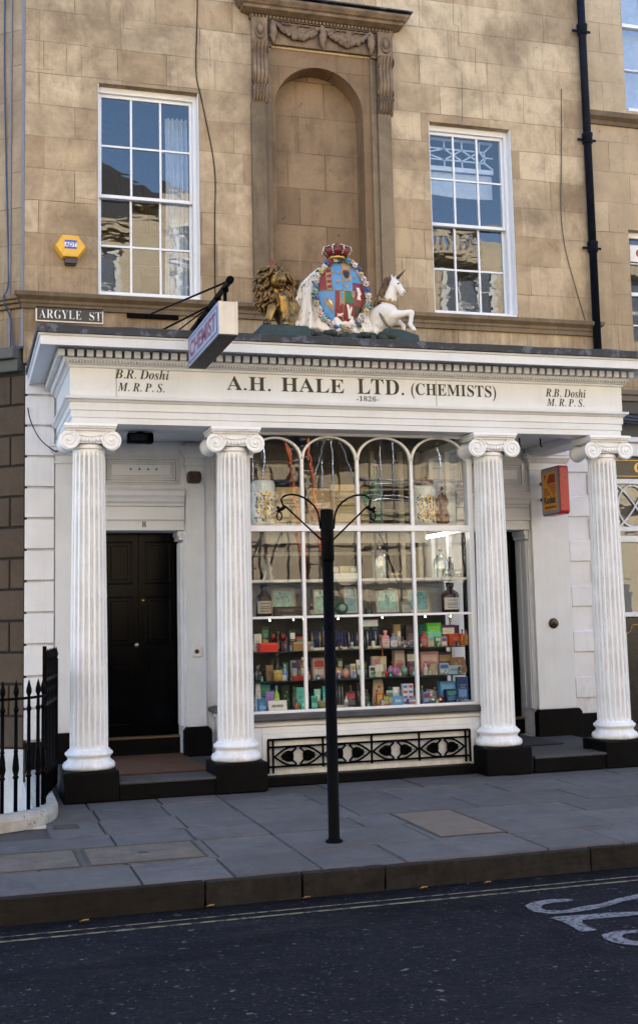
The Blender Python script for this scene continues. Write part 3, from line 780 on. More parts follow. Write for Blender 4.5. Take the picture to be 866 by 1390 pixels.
# ------------------------------------------------------------------ bay display window
X0, X1, YB = 2.80, 5.375, .36
mb = MB()
mb.box(X0-.03, X1+.03, YB+.02, YW, .10, .645)
bw = mb.build('bay_window', WHITE, B, .004)
mb = MB()      # stall riser trim
sweep(mb, [(0, .59), (.022, .595), (.024, .62), (.01, .645), (0, .648)], [(X0-.032, YW), (X0-.032, YB+.018), (X1+.032, YB+.018), (X1+.032, YW)])
a, b, c, d = 2.94, 5.275, .10, .515
for bx in ((a, b, d-.045, d), (a, a+.05, c, d-.045), (b-.05, b, c, d-.045)): mb.box(bx[0], bx[1], YB-.012, YB+.018, bx[2], bx[3])
mb.box(X0-.031, a, YB+.0, YB+.018, .10, .585); mb.box(b, X1+.031, YB+.0, YB+.018, .10, .585); mb.box(a, b, YB+.0, YB+.018, d, .585)
for k in range(3):       # side panel mouldings
    mb.box(X0-.05+.005*k, X0-.03, .55+.06*k, 1.75-.06*k, .20+.05*k, .235+.05*k); mb.box(X0-.05+.005*k, X0-.03, .55+.06*k, 1.75-.06*k, .52-.05*k, .555-.05*k)
mb.build('stall_riser_trim', WHITE, bw, .004)
mb = MB(); mb.box(X0-.05, X1+.05, YB-.10, YW, .0, .098); mb.build('base_strip', BLACKP, bw, .01)
mb = MB()
sweep(mb, [(0, .650), (.075, .652), (.085, .662), (.085, .690), (.07, .70), (0, .717)], [(X0-.02, YW), (X0-.02, YB+.02), (X1+.02, YB+.02), (X1+.02, YW)])
mb.build('window_sill', LEADS, bw, .003)
# wrought iron grille in the panel: rails, bars, paired hearts
mb = MB(); g0, g1, gz0, gz1, gy = 2.995, 5.222, .135, .462, YB-.022
for z in (gz1, gz1-.075, gz0+.055): mb.bar((g0, gy, z), (g1, gy, z), .019, .019)
for x in (g0, g0+.05, g1-.05, g1): mb.bar((x, gy, gz0-.01), (x, gy, gz1), .019, .019)
n = 4; w = (g1-g0-.10)/n
for i in range(1, n): mb.bar((g0+.05+w*i, gy, gz0+.03), (g0+.05+w*i, gy, gz1), .019, .019)
zc = (gz0+.055+gz1-.075)/2; hh = (gz1-.075-gz0-.055)/2
for i in range(n):
    xc = g0+.05+w*(i+.5)
    for s in (-1, 1):
        for t in (-1, 1):
            pts = []
            for k in range(18):
                q_ = k/17
                # from the outer point, curving over to a curl at the centre
                X = s*(w*.47-w*.44*min(1, q_*1.25)) ; Z = t*hh*.93*math.sin(min(1, q_*1.25)*PI*.62)/math.sin(PI*.5)
                if q_ > .8:
                    u = (q_-.8)/.2; X = s*(w*.03+w*.10*u); Z = t*hh*.93*(math.sin(PI*.62)*(1-u)+u*.35)
                pts.append((xc+X, gy, zc+Z))
            mb.tube(pts, .011, 6)
        pl = [(xc+s*(.05+.155*k/8), zc+(hh*.66)*math.sin(PI*min(1, .12+k/8))**.8*(1-.35*k/8)) for k in range(9)]
        pl2 = pl+[(p[0], 2*zc-p[1]) for p in pl[::-1]]
        if s < 0: pl2 = pl2[::-1]
        mb.prism(pl2, gy-.006, gy+.006)
        for k in range(4):
            for t in (-1, 1): mb.tube([(xc+s*(.06+.03*k), gy-.008, zc), (xc+s*(.075+.032*k), gy-.014, zc+t*(.055-.008*k))], [.012, .006], 6)
mb.build('iron_grille', BLACKI, bw)
# window framing
mb = MB(); zt0, zt1 = 2.60, 2.662
FY0, FY1 = YB+.02, YB+.075
mb.box(X0, X0+.06, FY0-.012, FY1+.02, .718, 3.66); mb.box(X1-.06, X1, FY0-.012, FY1+.02, .718, 3.66)
mb.box(X0+.06, X1-.06, FY0, FY1, .719, .748); mb.box(X0+.06, X1-.06, FY0, FY1, 3.625, 3.66); mb.box(X0+.06, X1-.06, FY0-.01, FY1, zt0, zt1)
mb.box(X0, X1, FY0-.004, YW, 3.661, 3.749)
mu = [3.428, 4.045, 4.665]; wd = .034; xs = [X0+.06]+mu+[X1-.06]
for m in mu:
    for a, b in ((.748, zt0), (zt1, 3.39)): mb.box(m-wd/2, m+wd/2, FY0, FY1-.01, a, b)
for i in range(4): mb.box(xs[i]+(wd/2 if i else 0), xs[i+1]-(wd/2 if i < 3 else 0), FY0+.002, FY1-.012, 1.690, 1.716)
# arched heads
for i in range(4):
    a, b = xs[i], xs[i+1]; xc = (a+b)/2; r = (b-a)/2; r2 = r-.02; zs = 3.375
    n = 24; pts = []
    for k in range(n+1):
        t = PI*k/n; c, s_ = math.cos(t), math.sin(t)
        pts.append([(xc-rr*c, yy, zs+rr*s_*.80) for rr, yy in ((r+.004, FY0), (r-.022, FY0), (r-.022, FY1-.012), (r+.004, FY1-.012))])
    for k in range(n):
        for j in range(4): mb.add([pts[k][j], pts[k][(j+1) % 4], pts[k+1][(j+1) % 4], pts[k+1][j]], [(0, 1, 2, 3)])
# side lights of the bay
for xs_ in (X0, X1-.05):
    for y0, y1 in ((.46, .50), (1.00, 1.05), (1.50, 1.895)): mb.box(xs_, xs_+.05, y0, y1, .719, 3.655)
    for z0, z1 in ((.719, .75), (1.69, 1.716), (zt0, zt1), (3.55, 3.66)): mb.box(xs_+.002, xs_+.048, .50, 1.0, z0, z1); mb.box(xs_+.002, xs_+.048, 1.05, 1.50, z0, z1)
mb.build('window_frame', SASH, bw, .004)
rr = random.Random(5); yc = YB+.055
for j, (a, b) in enumerate(((.74, 1.70), (1.70, 2.61))):
    mb = MB()
    for i in range(4):
        tx, tz = rr.gauss(0, .004), rr.gauss(0, .004)
        mb.add([(xs[i], yc-tx*.3-tz*.45, a), (xs[i+1], yc+tx*.3-tz*.45, a), (xs[i+1], yc+tx*.3+tz*.45, b), (xs[i], yc-tx*.3+tz*.45, b)], [(0, 1, 2, 3)])
    mb.build('pane', G_SHOPT if j else G_SHOP, bw)
mb = MB()
for i in range(4):
    tx, tz = rr.gauss(0, .004), rr.gauss(0, .004)
    mb.add([(xs[i], yc-tx*.3-tz*.45, 2.65), (xs[i+1], yc+tx*.3-tz*.45, 2.65), (xs[i+1], yc+tx*.3+tz*.45, 3.63), (xs[i], yc-tx*.3+tz*.45, 3.63)], [(0, 1, 2, 3)])
mb.add([(X0+.025, .45, .75), (X0+.025, 1.85, .75), (X0+.025, 1.85, 3.65), (X0+.025, .45, 3.65)], [(0, 1, 2, 3)])
mb.build('arched_pane', G_SHOPT, bw)
# display interior
mb = MB(); mb.box(X0+.06, X1-.06, .46, 1.40, .69, .728); mb.build('display_floor', P((.10, .16, .34), .8), bw)
mb = MB(); mb.box(X0+.06, X1-.06, .46, 1.12, 1.700, 1.713); mb.build('display_shelf', P((.30, .30, .31), .5), bw)
mb = MB(); mb.box(X0+.06, X1-.06, .47, 1.12, 2.070, 2.098); mb.build('display_shelf', P((.55, .53, .50), .5), bw)
mb = MB(); mb.box(X0+.06, X1-.06, .47, 1.12, 2.66, 2.690); mb.build('display_shelf', P((.42, .38, .33), .5), bw)
for z in (1.346, 1.040): mb = MB(); mb.box(X0+.07, X1-.07, .56, 1.0, z-.012, z-.002); mb.build('glass_shelf', P((.05, .065, .06), .15), bw)
mb = MB(); mb.box(X0+.06, X1-.06, 1.125, 1.14, .72, 1.70); mb.build('back_panel', M('dark_display_back', (.03, .026, .024), .5, .5, 4), bw)
mb = MB(); mb.box(X0+.06, X1-.06, 1.125, 1.14, 1.714, 2.069); mb.build('back_panel', P((.42, .42, .42), .7), bw)
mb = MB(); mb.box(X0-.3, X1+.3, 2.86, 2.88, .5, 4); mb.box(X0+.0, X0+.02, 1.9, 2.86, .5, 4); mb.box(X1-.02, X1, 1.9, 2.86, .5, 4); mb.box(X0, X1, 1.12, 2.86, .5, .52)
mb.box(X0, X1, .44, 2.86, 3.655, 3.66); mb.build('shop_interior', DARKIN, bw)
mb = MB()      # posts and shelving seen through the glass further in
for x in (4.62, 4.98, 5.20, 3.02): mb.box(x, x+.05, 1.6, 1.65, 2.09, 3.64)
mb.box(X0+.08, X1-.08, 1.95, 1.98, 2.42, 2.46); mb.box(X0+.08, X1-.08, 1.95, 1.98, 2.95, 2.98)
mb.build('inner_shelving', P((.34, .29, .22), .7), bw)
# ------------------------------------------------------------------ lion, crest and unicorn on the portico roof
TEAL = M('teal_base_paint', (.008, .034, .042), .6, .5, 9, .4, 30, grime_shade=.4)
GILT = M('worn_gilding', (.30, .175, .05), .38, .5, 9, .25, 60, metal=.75, grime_shade=.9, dcol=(.012, .009, .006), wear=((.05, .04, .03), 7, .54))
MANEM = M('dark_gilded_mane', (.17, .10, .035), .45, .6, 16, .3, 70, metal=.55, grime_shade=1.0, dcol=(.012, .010, .008))
REDP = M('crimson_paint', (.20, .013, .022), .45, .25, 12, .1, 60, grime_shade=.5)
BLUEP = M('heraldic_blue_paint', (.075, .26, .55), .5, .2, 12, .1, 60, grime_shade=.4)
GREENP = M('heraldic_green_paint', (.015, .15, .065), .5, .2, 12)
TANP = M('dull_gold_paint', (.36, .235, .105), .5, .4, 18, .3, 60, grime_shade=.6)
BONE = M('cream_statue_paint', (.74, .70, .64), .5, .08, 8, .1, 50, grime_shade=.9, ddist=.09, dcol=(.16, .12, .09))
UNIW = M('unicorn_white_paint', (.72, .69, .65), .45, .06, 8, .1, 50, grime_shade=.6, dcol=(.2, .17, .14))
BLK = P((.012, .012, .015), .4)

L = thing('lion_statue', 'crowned gilded lion statue seated with a curly dark mane', 'statue', (3.19, .40, 4.60))
mb = MB(); mb.prism([(2.90, 4.60), (3.50, 4.60), (3.46, 4.752), (2.95, 4.752)], .10, .70); mb.build('statue_base', TEAL, L, .02)
text('base_lettering', 'LONDON', 'serif', P((.025, .075, .08), .6), L, 3.13, 3.36, 4.685, 4.735, .097)
bl = [('c', (3.16, .36, 5.14), (3.33, .52, 5.03), .125, .15), ('c', (3.20, .36, 5.02), (3.32, .50, 4.93), .115, .125), ('c', (3.345, .46, 4.95), (3.31, .36, 4.84), .105, .065), ('c', (3.33, .36, 4.82), (3.30, .27, 4.785), .055, .045),
      ('c', (3.21, .28, 5.08), (3.228, .25, 4.93), .085, .052), ('c', (3.228, .25, 4.93), (3.222, .235, 4.80), .050, .043), ('c', (3.222, .22, 4.785), (3.215, .165, 4.775), .046, .036),
      ('c', (3.12, .30, 5.03), (3.085, .25, 4.92), .078, .050), ('c', (3.085, .25, 4.92), (3.035, .22, 4.80), .048, .040), ('c', (3.03, .20, 4.785), (3.0, .15, 4.775), .044, .034),
      ('s', (3.165, .27, 5.27), (.098, .10, .11)), ('c', (3.172, .20, 5.258), (3.184, .12, 5.242), .062, .044), ('c', (3.172, .20, 5.205), (3.185, .135, 5.190), .038, .028),
      ('c', (3.172, .175, 5.31), (3.184, .105, 5.268), .026, .021), ('s', (3.127, .182, 5.325), (.034, .022, .013)), ('s', (3.215, .182, 5.325), (.034, .022, .013)),
      ('c', (3.19, .34, 5.32), (3.16, .32, 5.36), .075, .055)]
for k in range(4): bl.append(('c', (3.187+.02*k, .16, 4.772), (3.187+.021*k, .135, 4.765), .013, .011)); bl.append(('c', (2.975+.02*k, .145, 4.772), (2.973+.021*k, .12, 4.765), .013, .011))
body = organic('body', GILT, L, bl, .0105, 3)
mb = MB(); rnd = random.Random(11)      # thick curls all round the face and down the chest
mc, mr = Vector((3.142, .345, 5.225)), Vector((.135, .125, .235)); face = Vector((3.178, .20, 5.262))
k = 0
while k < 170:
    th, ph = rnd.uniform(-PI*.62, PI*.62), rnd.uniform(-.95, 1.0)
    cz_ = math.sqrt(max(0, 1-ph*ph)); p = mc+Vector((mr.x*math.sin(th)*cz_, -mr.y*math.cos(th)*cz_, mr.z*ph))
    if (p.x-face.x)**2+((p.z-face.z)*.85)**2 < .098**2 and p.y < .34: continue
    if p.x > 3.135+.25*(p.z-5.02) and p.z < 5.17: continue
    k += 1
    away = Vector((p.x-face.x, 0, p.z-face.z)); away.normalize()
    dr = (away*.55+Vector((.12*(p.x-face.x), 0, -1.0))).normalized(); out = Vector((math.sin(th), -math.cos(th), 0))
    Ln = rnd.uniform(.07, .15); q0 = rnd.uniform(0, 6); pts = []; rnd_o = rnd.uniform(-.02, .03)
    for i in range(7):
        t = i/6; pts.append(p+dr*Ln*t+out*(.004+rnd_o+.022*math.sin(PI*t))+Vector((.020*math.sin(q0+4.5*t), 0, .008*math.cos(q0+5*t))))
    mb.tube(pts, [.010, .018, .021, .020, .016, .011, .003], 6)
mb.build('mane', MANEM, L)
mb = MB(); mb.lathe([(.048, 5.395), (.050, 5.415), (.054, 5.42), (.054, 5.432)], (3.125, .31, 0), 18); mb.build('crown_band', GOLDP, L)
mb = MB(); mb.ball((3.125, .31, 5.455), .042, 12, 8, (1, 1, .8)); mb.build('crown_cap', REDP, L)
mb = MB(); mb.ball((3.134, .172, 5.303), .0135, 10, 6); mb.ball((3.212, .172, 5.303), .0135, 10, 6); mb.build('eye', P((.42, .38, .33), .3), L)
mb = MB(); mb.ball((3.136, .158, 5.303), .0075, 8, 5); mb.ball((3.212, .158, 5.303), .0075, 8, 5); mb.build('pupil', BLK, L)
mb = MB(); mb.ball((3.185, .108, 5.216), .034, 12, 6, (1.0, .6, .60)); mb.build('mouth', P((.06, .010, .010), .4), L)
mb = MB()
for i in range(4): mb.lathe([(.006, 5.234), (.001, 5.218)], (3.168+.011*i, .090, 0), 6)
mb.build('tooth', BONE, L)
mb = MB(); mb.tube([(3.40, .60, 4.86), (3.43, .58, 4.92), (3.44, .55, 5.02), (3.43, .50, 5.10), (3.42, .45, 5.2), (3.44, .44, 5.26)], [.02, .019, .018, .017, .016, .012], 8)
for i in range(10): mb.tube([(3.43, .44, 5.24), (3.43+rnd.uniform(-.03, .03), .43+rnd.uniform(-.03, .03), 5.29), (3.44+rnd.uniform(-.05, .05), .43, 5.34)], [.012, .016, .003], 5)
mb.build('tail', MANEM, L)

A = thing('coat_of_arms', 'carved oval royal shield of many quarters with crimson crown, flower garland and ermine mantle', 'crest', (3.93, .45, 4.60))
K = .00128
def zx(a): return 3.925+(a-408)*K
def zz(b): return 5.205-(b-500)*K
def yv(x, z): return .43-.065*max(0.0, 1-((x-3.925)/.27)**2-((z-5.205)/.36)**2)
ell = [(3.925+.262*math.cos(2*PI*i/44), 5.205+.345*math.sin(2*PI*i/44)) for i in range(44)]
def clip(poly, cl):
    out = poly
    for i in range(len(cl)):
        a, b = cl[i], cl[(i+1) % len(cl)]; inp, out = out, []
        ins = lambda p: (b[0]-a[0])*(p[1]-a[1])-(b[1]-a[1])*(p[0]-a[0]) >= 0
        for j in range(len(inp)):
            p, q = inp[j-1], inp[j]
            if ins(q) != ins(p):
                d1 = (b[0]-a[0])*(p[1]-a[1])-(b[1]-a[1])*(p[0]-a[0]); d2 = (b[0]-a[0])*(q[1]-a[1])-(b[1]-a[1])*(q[0]-a[0]); t = d1/(d1-d2)
                out.append((p[0]+(q[0]-p[0])*t, p[1]+(q[1]-p[1])*t))
            if ins(q): out.append(q)
        if not out: return []
    return out
def patch(mb, pts, off, n=6):
    """piece of heraldry laid on the bulging face, cut into cells so it follows the curve"""
    xs = [p[0] for p in pts]; zs = [p[1] for p in pts]; x0, x1, z0, z1 = min(xs), max(xs), min(zs), max(zs)
    area = sum(pts[i-1][0]*pts[i][1]-pts[i][0]*pts[i-1][1] for i in range(len(pts)))
    for i in range(n):
        for j in range(n):
            a, b = x0+(x1-x0)*i/n, x0+(x1-x0)*(i+1)/n; c, d = z0+(z1-z0)*j/n, z0+(z1-z0)*(j+1)/n
            q = clip(list(pts) if area > 0 else list(pts)[::-1], [(a, c), (b, c), (b, d), (a, d)])
            if len(q) > 2: mb.add([(x, yv(x, z)-off, z) for x, z in q], [list(range(len(q)))], True)
mb = MB(); mb.grid(lambda u, v: (3.925+.285*math.cos(2*PI*u)*v, yv(3.925+.285*math.cos(2*PI*u)*v, 5.205+.372*math.sin(2*PI*u)*v)+.006, 5.205+.372*math.sin(2*PI*u)*v), 44, 8)
sh = mb.build('shield', TANP, A)
for nm, col, r in (('quarter', REDP, (150, 250, 272, 480)), ('quarter', TANP, (272, 225, 318, 478)), ('quarter', BLUEP, (318, 200, 412, 478)), ('quarter', TANP, (412, 210, 492, 396)), ('quarter', BLUEP, (492, 230, 640, 402)),
                   ('quarter', BLUEP, (412, 398, 500, 482)), ('quarter', REDP, (500, 404, 640, 604)), ('quarter', GREENP, (424, 484, 512, 582)), ('quarter', BLUEP, (150, 484, 340, 760)), ('quarter', REDP, (342, 484, 428, 800)), ('quarter', REDP, (430, 586, 518, 800)), ('quarter', BLK, (520, 606, 640, 700))):
    a, b, c, d = r
    pg = clip([(zx(a), zz(d)), (zx(c), zz(d)), (zx(c), zz(b)), (zx(a), zz(b))], ell)
    if pg: mb = MB(); patch(mb, pg, .004, 7); mb.build(nm, col, sh)
def charge(polys, col, off=.009):
    mb = MB()
    for p in polys: patch(mb, [(zx(x), zz(y)) for x, y in p], off, 3)
    mb.build('charge', col, sh)
def fleur(cx, cy, s): return [[(cx, cy-s), (cx+.35*s, cy-.2*s), (cx+.15*s, cy+.9*s), (cx-.15*s, cy+.9*s), (cx-.35*s, cy-.2*s)], [(cx-s, cy-.3*s), (cx-.5*s, cy-.6*s), (cx-.25*s, cy+.1*s), (cx-.5*s, cy+.35*s)], [(cx+s, cy-.3*s), (cx+.5*s, cy+.35*s), (cx+.25*s, cy+.1*s), (cx+.5*s, cy-.6*s)]]
charge(fleur(337, 318, 22)+fleur(385, 322, 22)+fleur(370, 402, 24)+fleur(528, 352, 22)+fleur(445, 440, 24), TANP)
charge([[(418, 305), (432, 292), (462, 292), (478, 305), (474, 345), (460, 370), (436, 370), (422, 345)]], BLK); charge([[(425, 296), (470, 296), (478, 310), (418, 310)]], REDP, .011)
charge([[(534, 446), (562, 442), (575, 470), (584, 500), (570, 512), (580, 550), (538, 548), (548, 500), (542, 470)]], BONE)
charge([[(480, 482), (522, 482), (518, 520), (505, 546), (484, 520)]], TANP, .012)
charge([[(440, 596), (462, 604), (472, 645), (484, 610), (494, 628), (480, 690), (512, 700), (508, 718), (462, 716), (454, 660)]], BONE)
charge([[(355, 676), (378, 682), (412, 672), (416, 684), (396, 692), (412, 704), (380, 698), (356, 706), (366, 690)]], BONE)
charge([[(238, 520), (262, 560), (300, 545), (326, 580), (330, 660), (300, 640), (262, 600)], ], TANP); charge([[(282, 560), (312, 575), (316, 612), (292, 590)]], BONE, .013)
charge([[(378, 486), (424, 486), (424, 610), (400, 590), (380, 620)]], TANP); charge([[(388, 500), (412, 500), (410, 560), (398, 575)]], BLUEP, .013)
for k, y in enumerate((300, 345, 395, 440)): charge([[(278, y), (312, y-10), (314, y+18), (280, y+24)]], REDP)
mb = MB()
for xx, y0, y1 in ((318, 215, 478), (412, 212, 780), (272, 245, 478)): mb.tube([(zx(xx), yv(zx(xx), zz(y0+(y1-y0)*i/8))-.006, zz(y0+(y1-y0)*i/8)) for i in range(9)], .004, 5)
mb.tube([(zx(205+(400)*i/8), yv(zx(205+400*i/8), zz(482))-.006, zz(482)) for i in range(9)], .004, 5)
mb.build('fillet', TANP, sh)
# garland of painted flowers round the shield
rnd = random.Random(21)
def FP(c): return M('flower_%02x%02x%02x' % tuple(int(255*k) for k in c), tuple(k*.92 for k in c), .5, .2, 20, grime_shade=1.0, ddist=.03, dcol=(.02, .02, .015))  # shade painted by AO into the gaps between petals
FC = [FP((.74, .68, .62)), FP((.40, .03, .05)), FP((.70, .58, .54)), FP((.10, .30, .45)), FP((.72, .66, .58)), FP((.58, .46, .22)), FP((.05, .12, .38)), FP((.66, .44, .42)), FP((.70, .66, .62)), FP((.25, .45, .48))]
nF = 38
for i in range(nF):
    a = PI/2+2*PI*(i+.5)/nF; x = 3.925+.302*math.cos(a); z = 5.205+.385*math.sin(a); x += rnd.uniform(-.01, .01); z += rnd.uniform(-.01, .01)
    y = .405-.02*rnd.random(); r = rnd.uniform(.024, .033); m = rnd.choice(FC)
    mb = MB()
    for p in range(6):
        b = 2*PI*p/6+i; mb.ball((x+r*.72*math.cos(b), y-.004+.006*(p % 2), z+r*.72*math.sin(b)), r*.46, 7, 5, (1, .6, 1))
    mb.ball((x, y-.016, z), r*.46, 7, 5, (1, .8, 1))
    mb.build('flower', m, A)
mb = MB()
for i in range(90):
    a = 2*PI*rnd.random(); k = rnd.uniform(.94, 1.10); x = 3.925+.30*k*math.cos(a); z = 5.205+.385*k*math.sin(a); b = rnd.uniform(0, 6.3); l = rnd.uniform(.03, .05)
    dx, dz = math.cos(b)*l, math.sin(b)*l
    mb.add([(x, .415, z), (x+dx*.5-dz*.35, .40, z+dz*.5+dx*.35), (x+dx, .41, z+dz), (x+dx*.5+dz*.35, .40, z+dz*.5-dx*.35)], [(0, 1, 2, 3)])
mb.build('garland_leaves', P((.03, .10, .045)), A)
# crown
mb = MB(); cx, cy, cz, ck = 3.885, .42, 5.585, .80
mb.lathe([(.105*ck, cz), (.112*ck, cz+.005), (.114*ck, cz+.026), (.107*ck, cz+.03)], (cx, cy, 0), 28); cr = mb.build('crown', GOLDP, A)
mb = MB(); mb.lathe([(.098*ck, cz+.026), (.145*ck, cz+.045), (.178*ck, cz+.08), (.172*ck, cz+.105), (.125*ck, cz+.125), (.06*ck, cz+.122), (.02, cz+.105)], (cx, cy, 0), 28); mb.build('crown_cap', REDP, cr)
mb = MB(); pearls = MB()
for i in range(8):
    a = 2*PI*i/8+.2
    pts = [(cx+math.cos(a)*rr*ck, cy+math.sin(a)*rr*ck, cz+zz_*ck) for rr, zz_ in ((.112, .03), (.15, .06), (.194, .105), (.182, .15), (.11, .178), (.04, .165), (.0, .16))]
    mb.tube(pts, .011, 6)
    for k in range(len(pts)-1):
        for t in (0, .5):
            p = Vector(pts[k]).lerp(Vector(pts[k+1]), t); d = Vector((p.x-cx, p.y-cy, .05)).normalized(); pearls.ball(tuple(p+d*.012), .0085, 6, 5)
mb.ball((cx, cy, cz+.150), .020, 10, 7); mb.tube([(cx, cy, cz+.16), (cx, cy, cz+.19)], .007, 6); mb.tube([(cx-.018, cy, cz+.180), (cx+.018, cy, cz+.180)], .007, 6)
mb.build('crown_arch', M('dark_gilding', (.14, .085, .035), .4, .4, 12, metal=.6), cr); pearls.build('pearl', BONE, cr)
# ermine mantle
LX = [(0, 3.70), (.12, 3.60), (.32, 3.455), (.55, 3.405), (.8, 3.385), (1, 3.35)]; RX = [(0, 4.15), (.12, 4.19), (.32, 4.235), (.55, 4.31), (.8, 4.40), (1, 4.46)]
def pw(t, tb):
    for (a, x), (b, y) in zip(tb[:-1], tb[1:]):
        if t <= b: return x+(y-x)*(t-a)/(b-a)
    return tb[-1][1]
def mant(u, v):
    x = pw(v, LX)+(pw(v, RX)-pw(v, LX))*u
    f = math.sin(u*41+1.5*math.sin(v*3))*.5+.35*math.sin(u*67+2*v)
    e = abs(u-.5)*2
    return (x, .50-.10*v*(1-.4*e)-.052*v*f*(.3+e*.7)+.03*e*(1-v), 5.53-(.755+.03*math.sin(u*20))*v-.02*e*(1-v))
mb = MB(); mb.grid(mant, 140, 26); mn = mb.build('mantle', BONE, A)
mn.modifiers.new('s', 'SOLIDIFY').thickness = .012
mb = MB(); rnd = random.Random(8)
for i in range(70):
    u = rnd.choice([rnd.uniform(.02, .26), rnd.uniform(.72, .98), rnd.random()]); v = rnd.uniform(.25, .95)
    x, y, z = mant(u, v); y -= .010
    mb.add([(x, y, z+.026), (x-.016, y, z-.008), (x-.006, y-.002, z-.026), (x, y, z-.012), (x+.007, y-.002, z-.026), (x+.016, y, z-.008)], [(0, 1, 2, 3, 4, 5)])
mb.build('ermine_pattern', BLK, mn)
mb = MB(); rnd = random.Random(4)
for i in range(60):
    x = rnd.uniform(3.46, 4.44); mb.ball((x, rnd.uniform(.18, .42), 4.66+rnd.uniform(-.03, .05)), rnd.uniform(.04, .075), 7, 5, (1.2, 1, .8))
mb.build('carved_base', M('dark_base_paint', (.022, .032, .026), .7, .6, 9, .5, 30), A)

U = thing('unicorn_statue', 'white unicorn statue with brown mane and one foreleg raised', 'statue', (4.57, .40, 4.60))
mb = MB(); mb.prism([(4.36, 4.60), (4.80, 4.60), (4.79, 4.725), (4.60, 4.78), (4.40, 4.79)], .16, .62); mb.build('statue_base', TEAL, U, .02)
bl = [('c', (4.42, .50, 4.97), (4.50, .42, 5.02), .125, .135), ('c', (4.45, .45, 4.90), (4.54, .40, 4.97), .10, .11), ('c', (4.50, .44, 5.08), (4.545, .40, 5.20), .115, .085), ('c', (4.545, .40, 5.20), (4.572, .38, 5.33), .085, .062),
      ('c', (4.580, .375, 5.345), (4.625, .335, 5.29), .066, .052), ('c', (4.625, .335, 5.29), (4.660, .305, 5.235), .046, .036), ('c', (4.655, .31, 5.225), (4.655, .306, 5.215), .034, .028), ('c', (4.566, .37, 5.39), (4.560, .355, 5.44), .020, .008), ('c', (4.607, .39, 5.40), (4.612, .38, 5.44), .018, .008),
      ('c', (4.53, .36, 4.97), (4.64, .31, 4.985), .078, .046), ('c', (4.64, .31, 4.985), (4.742, .28, 5.005), .044, .032), ('c', (4.752, .28, 5.0), (4.735, .27, 4.90), .031, .024), ('c', (4.735, .27, 4.90), (4.722, .265, 4.86), .027, .025), ('c', (4.725, .262, 4.855), (4.757, .25, 4.805), .024, .030),
      ('c', (4.56, .47, 4.94), (4.66, .46, 4.93), .065, .040), ('c', (4.66, .46, 4.93), (4.715, .44, 4.88), .036, .027), ('c', (4.715, .44, 4.88), (4.70, .44, 4.81), .026, .026),
      ('c', (4.40, .52, 4.9), (4.38, .45, 4.80), .10, .06)]
organic('body', UNIW, U, bl, .010, 3)
HORN = P((.07, .04, .022), .5)
mb = MB(); mb.tube([(4.617+.015*t*5.6, .345-.012*t*5, 5.395+.0165*t*5.6) for t in (0, .33, .66, 1)], [.019, .014, .009, .002], 8); mb.build('horn', HORN, U)
mb = MB(); rnd = random.Random(2)
for i in range(130):
    t = rnd.random(); p = Vector((4.535-.10*t+rnd.uniform(-.02, .02), .385+.05*t+rnd.uniform(-.05, .03), 5.42-.26*t)); pts = []; ph = rnd.uniform(0, 6)
    for k in range(6):
        q_ = k/5; pts.append(p+Vector((-.05*q_-.012*math.sin(ph+4*q_), rnd.uniform(-.03, .0)*q_+.02*(rnd.random()-.5), -.085*q_+.012*math.cos(ph+5*q_))))
    mb.tube(pts, [.012, .017, .017, .014, .010, .003], 6)
mb.build('mane', M('brown_mane_paint', (.11, .058, .024), .5, .5, 20, .3, 60, grime_shade=.8), U)
mb = MB(); mb.tube([(4.515+.112*math.cos(a)*1.0, .425+.112*math.sin(a), 5.12-.035*math.cos(a)) for a in [2*PI*i/24 for i in range(24)]], .016, 7, True)
for i in range(12):
    a = 2*PI*i/12; mb.ball((4.515+.118*math.cos(a), .425+.118*math.sin(a), 5.14-.035*math.cos(a)), .017, 7, 5)
mb.build('coronet_collar', TANP, U)
mb = MB(); mb.ball((4.612, .292, 5.325), .0125, 8, 6, (1, .7, .8)); mb.build('eye', P((.05, .03, .02), .3), U)
mb = MB(); mb.ball((4.668, .278, 5.235), .008, 8, 5); mb.tube([(4.650, .285, 5.212), (4.668, .276, 5.217), (4.686, .285, 5.212)], .004, 5); mb.build('nostril', BLK, U)
mb = MB(); mb.tube([(4.40, .36, 5.02), (4.43, .33, 4.93), (4.47, .32, 4.86), (4.52, .33, 4.83)], [.018, .016, .014, .012], 7); mb.build('chain', P((.16, .13, .10), .6), U)

U.location.x -= .065
# ------------------------------------------------------------------ signs and fittings on the wall
t = thing('street_sign', 'black street name plate with raised white serif capitals', 'street sign', (1.13, 1.80, 5.1))
mb = MB(); mb.box(.752, 1.512, YW-.035, YW-.002, 5.100, 5.276); mb.build('border', P((.72, .70, .66)), t, .004)
mb = MB(); mb.box(.768, 1.496, YW-.040, YW-.0355, 5.116, 5.260); mb.build('plate', P((.010, .010, .012), .35), t)
SW_ = P((.78, .77, .75))
text('lettering', 'ARGYLE', 'serif', SW_, t, .792, 1.262, 5.139, 5.240, YW-.0425, offset=-.014, space=1.1)
text('lettering', 'S', 'serif', SW_, t, 1.352, 1.408, 5.136, 5.232, YW-.0425, offset=-.014)
text('lettering', 'T', 'serif', SW_, t, 1.422, 1.484, 5.160, 5.233, YW-.0425, offset=-.014)
mb = MB(); mb.lathe([(.009, YW-.0425), (.009, YW-.0405)], (1.455, 0, 5.145), 10, True, True, 1, 1, 'y'); mb.build('stop_dot', SW_, t)

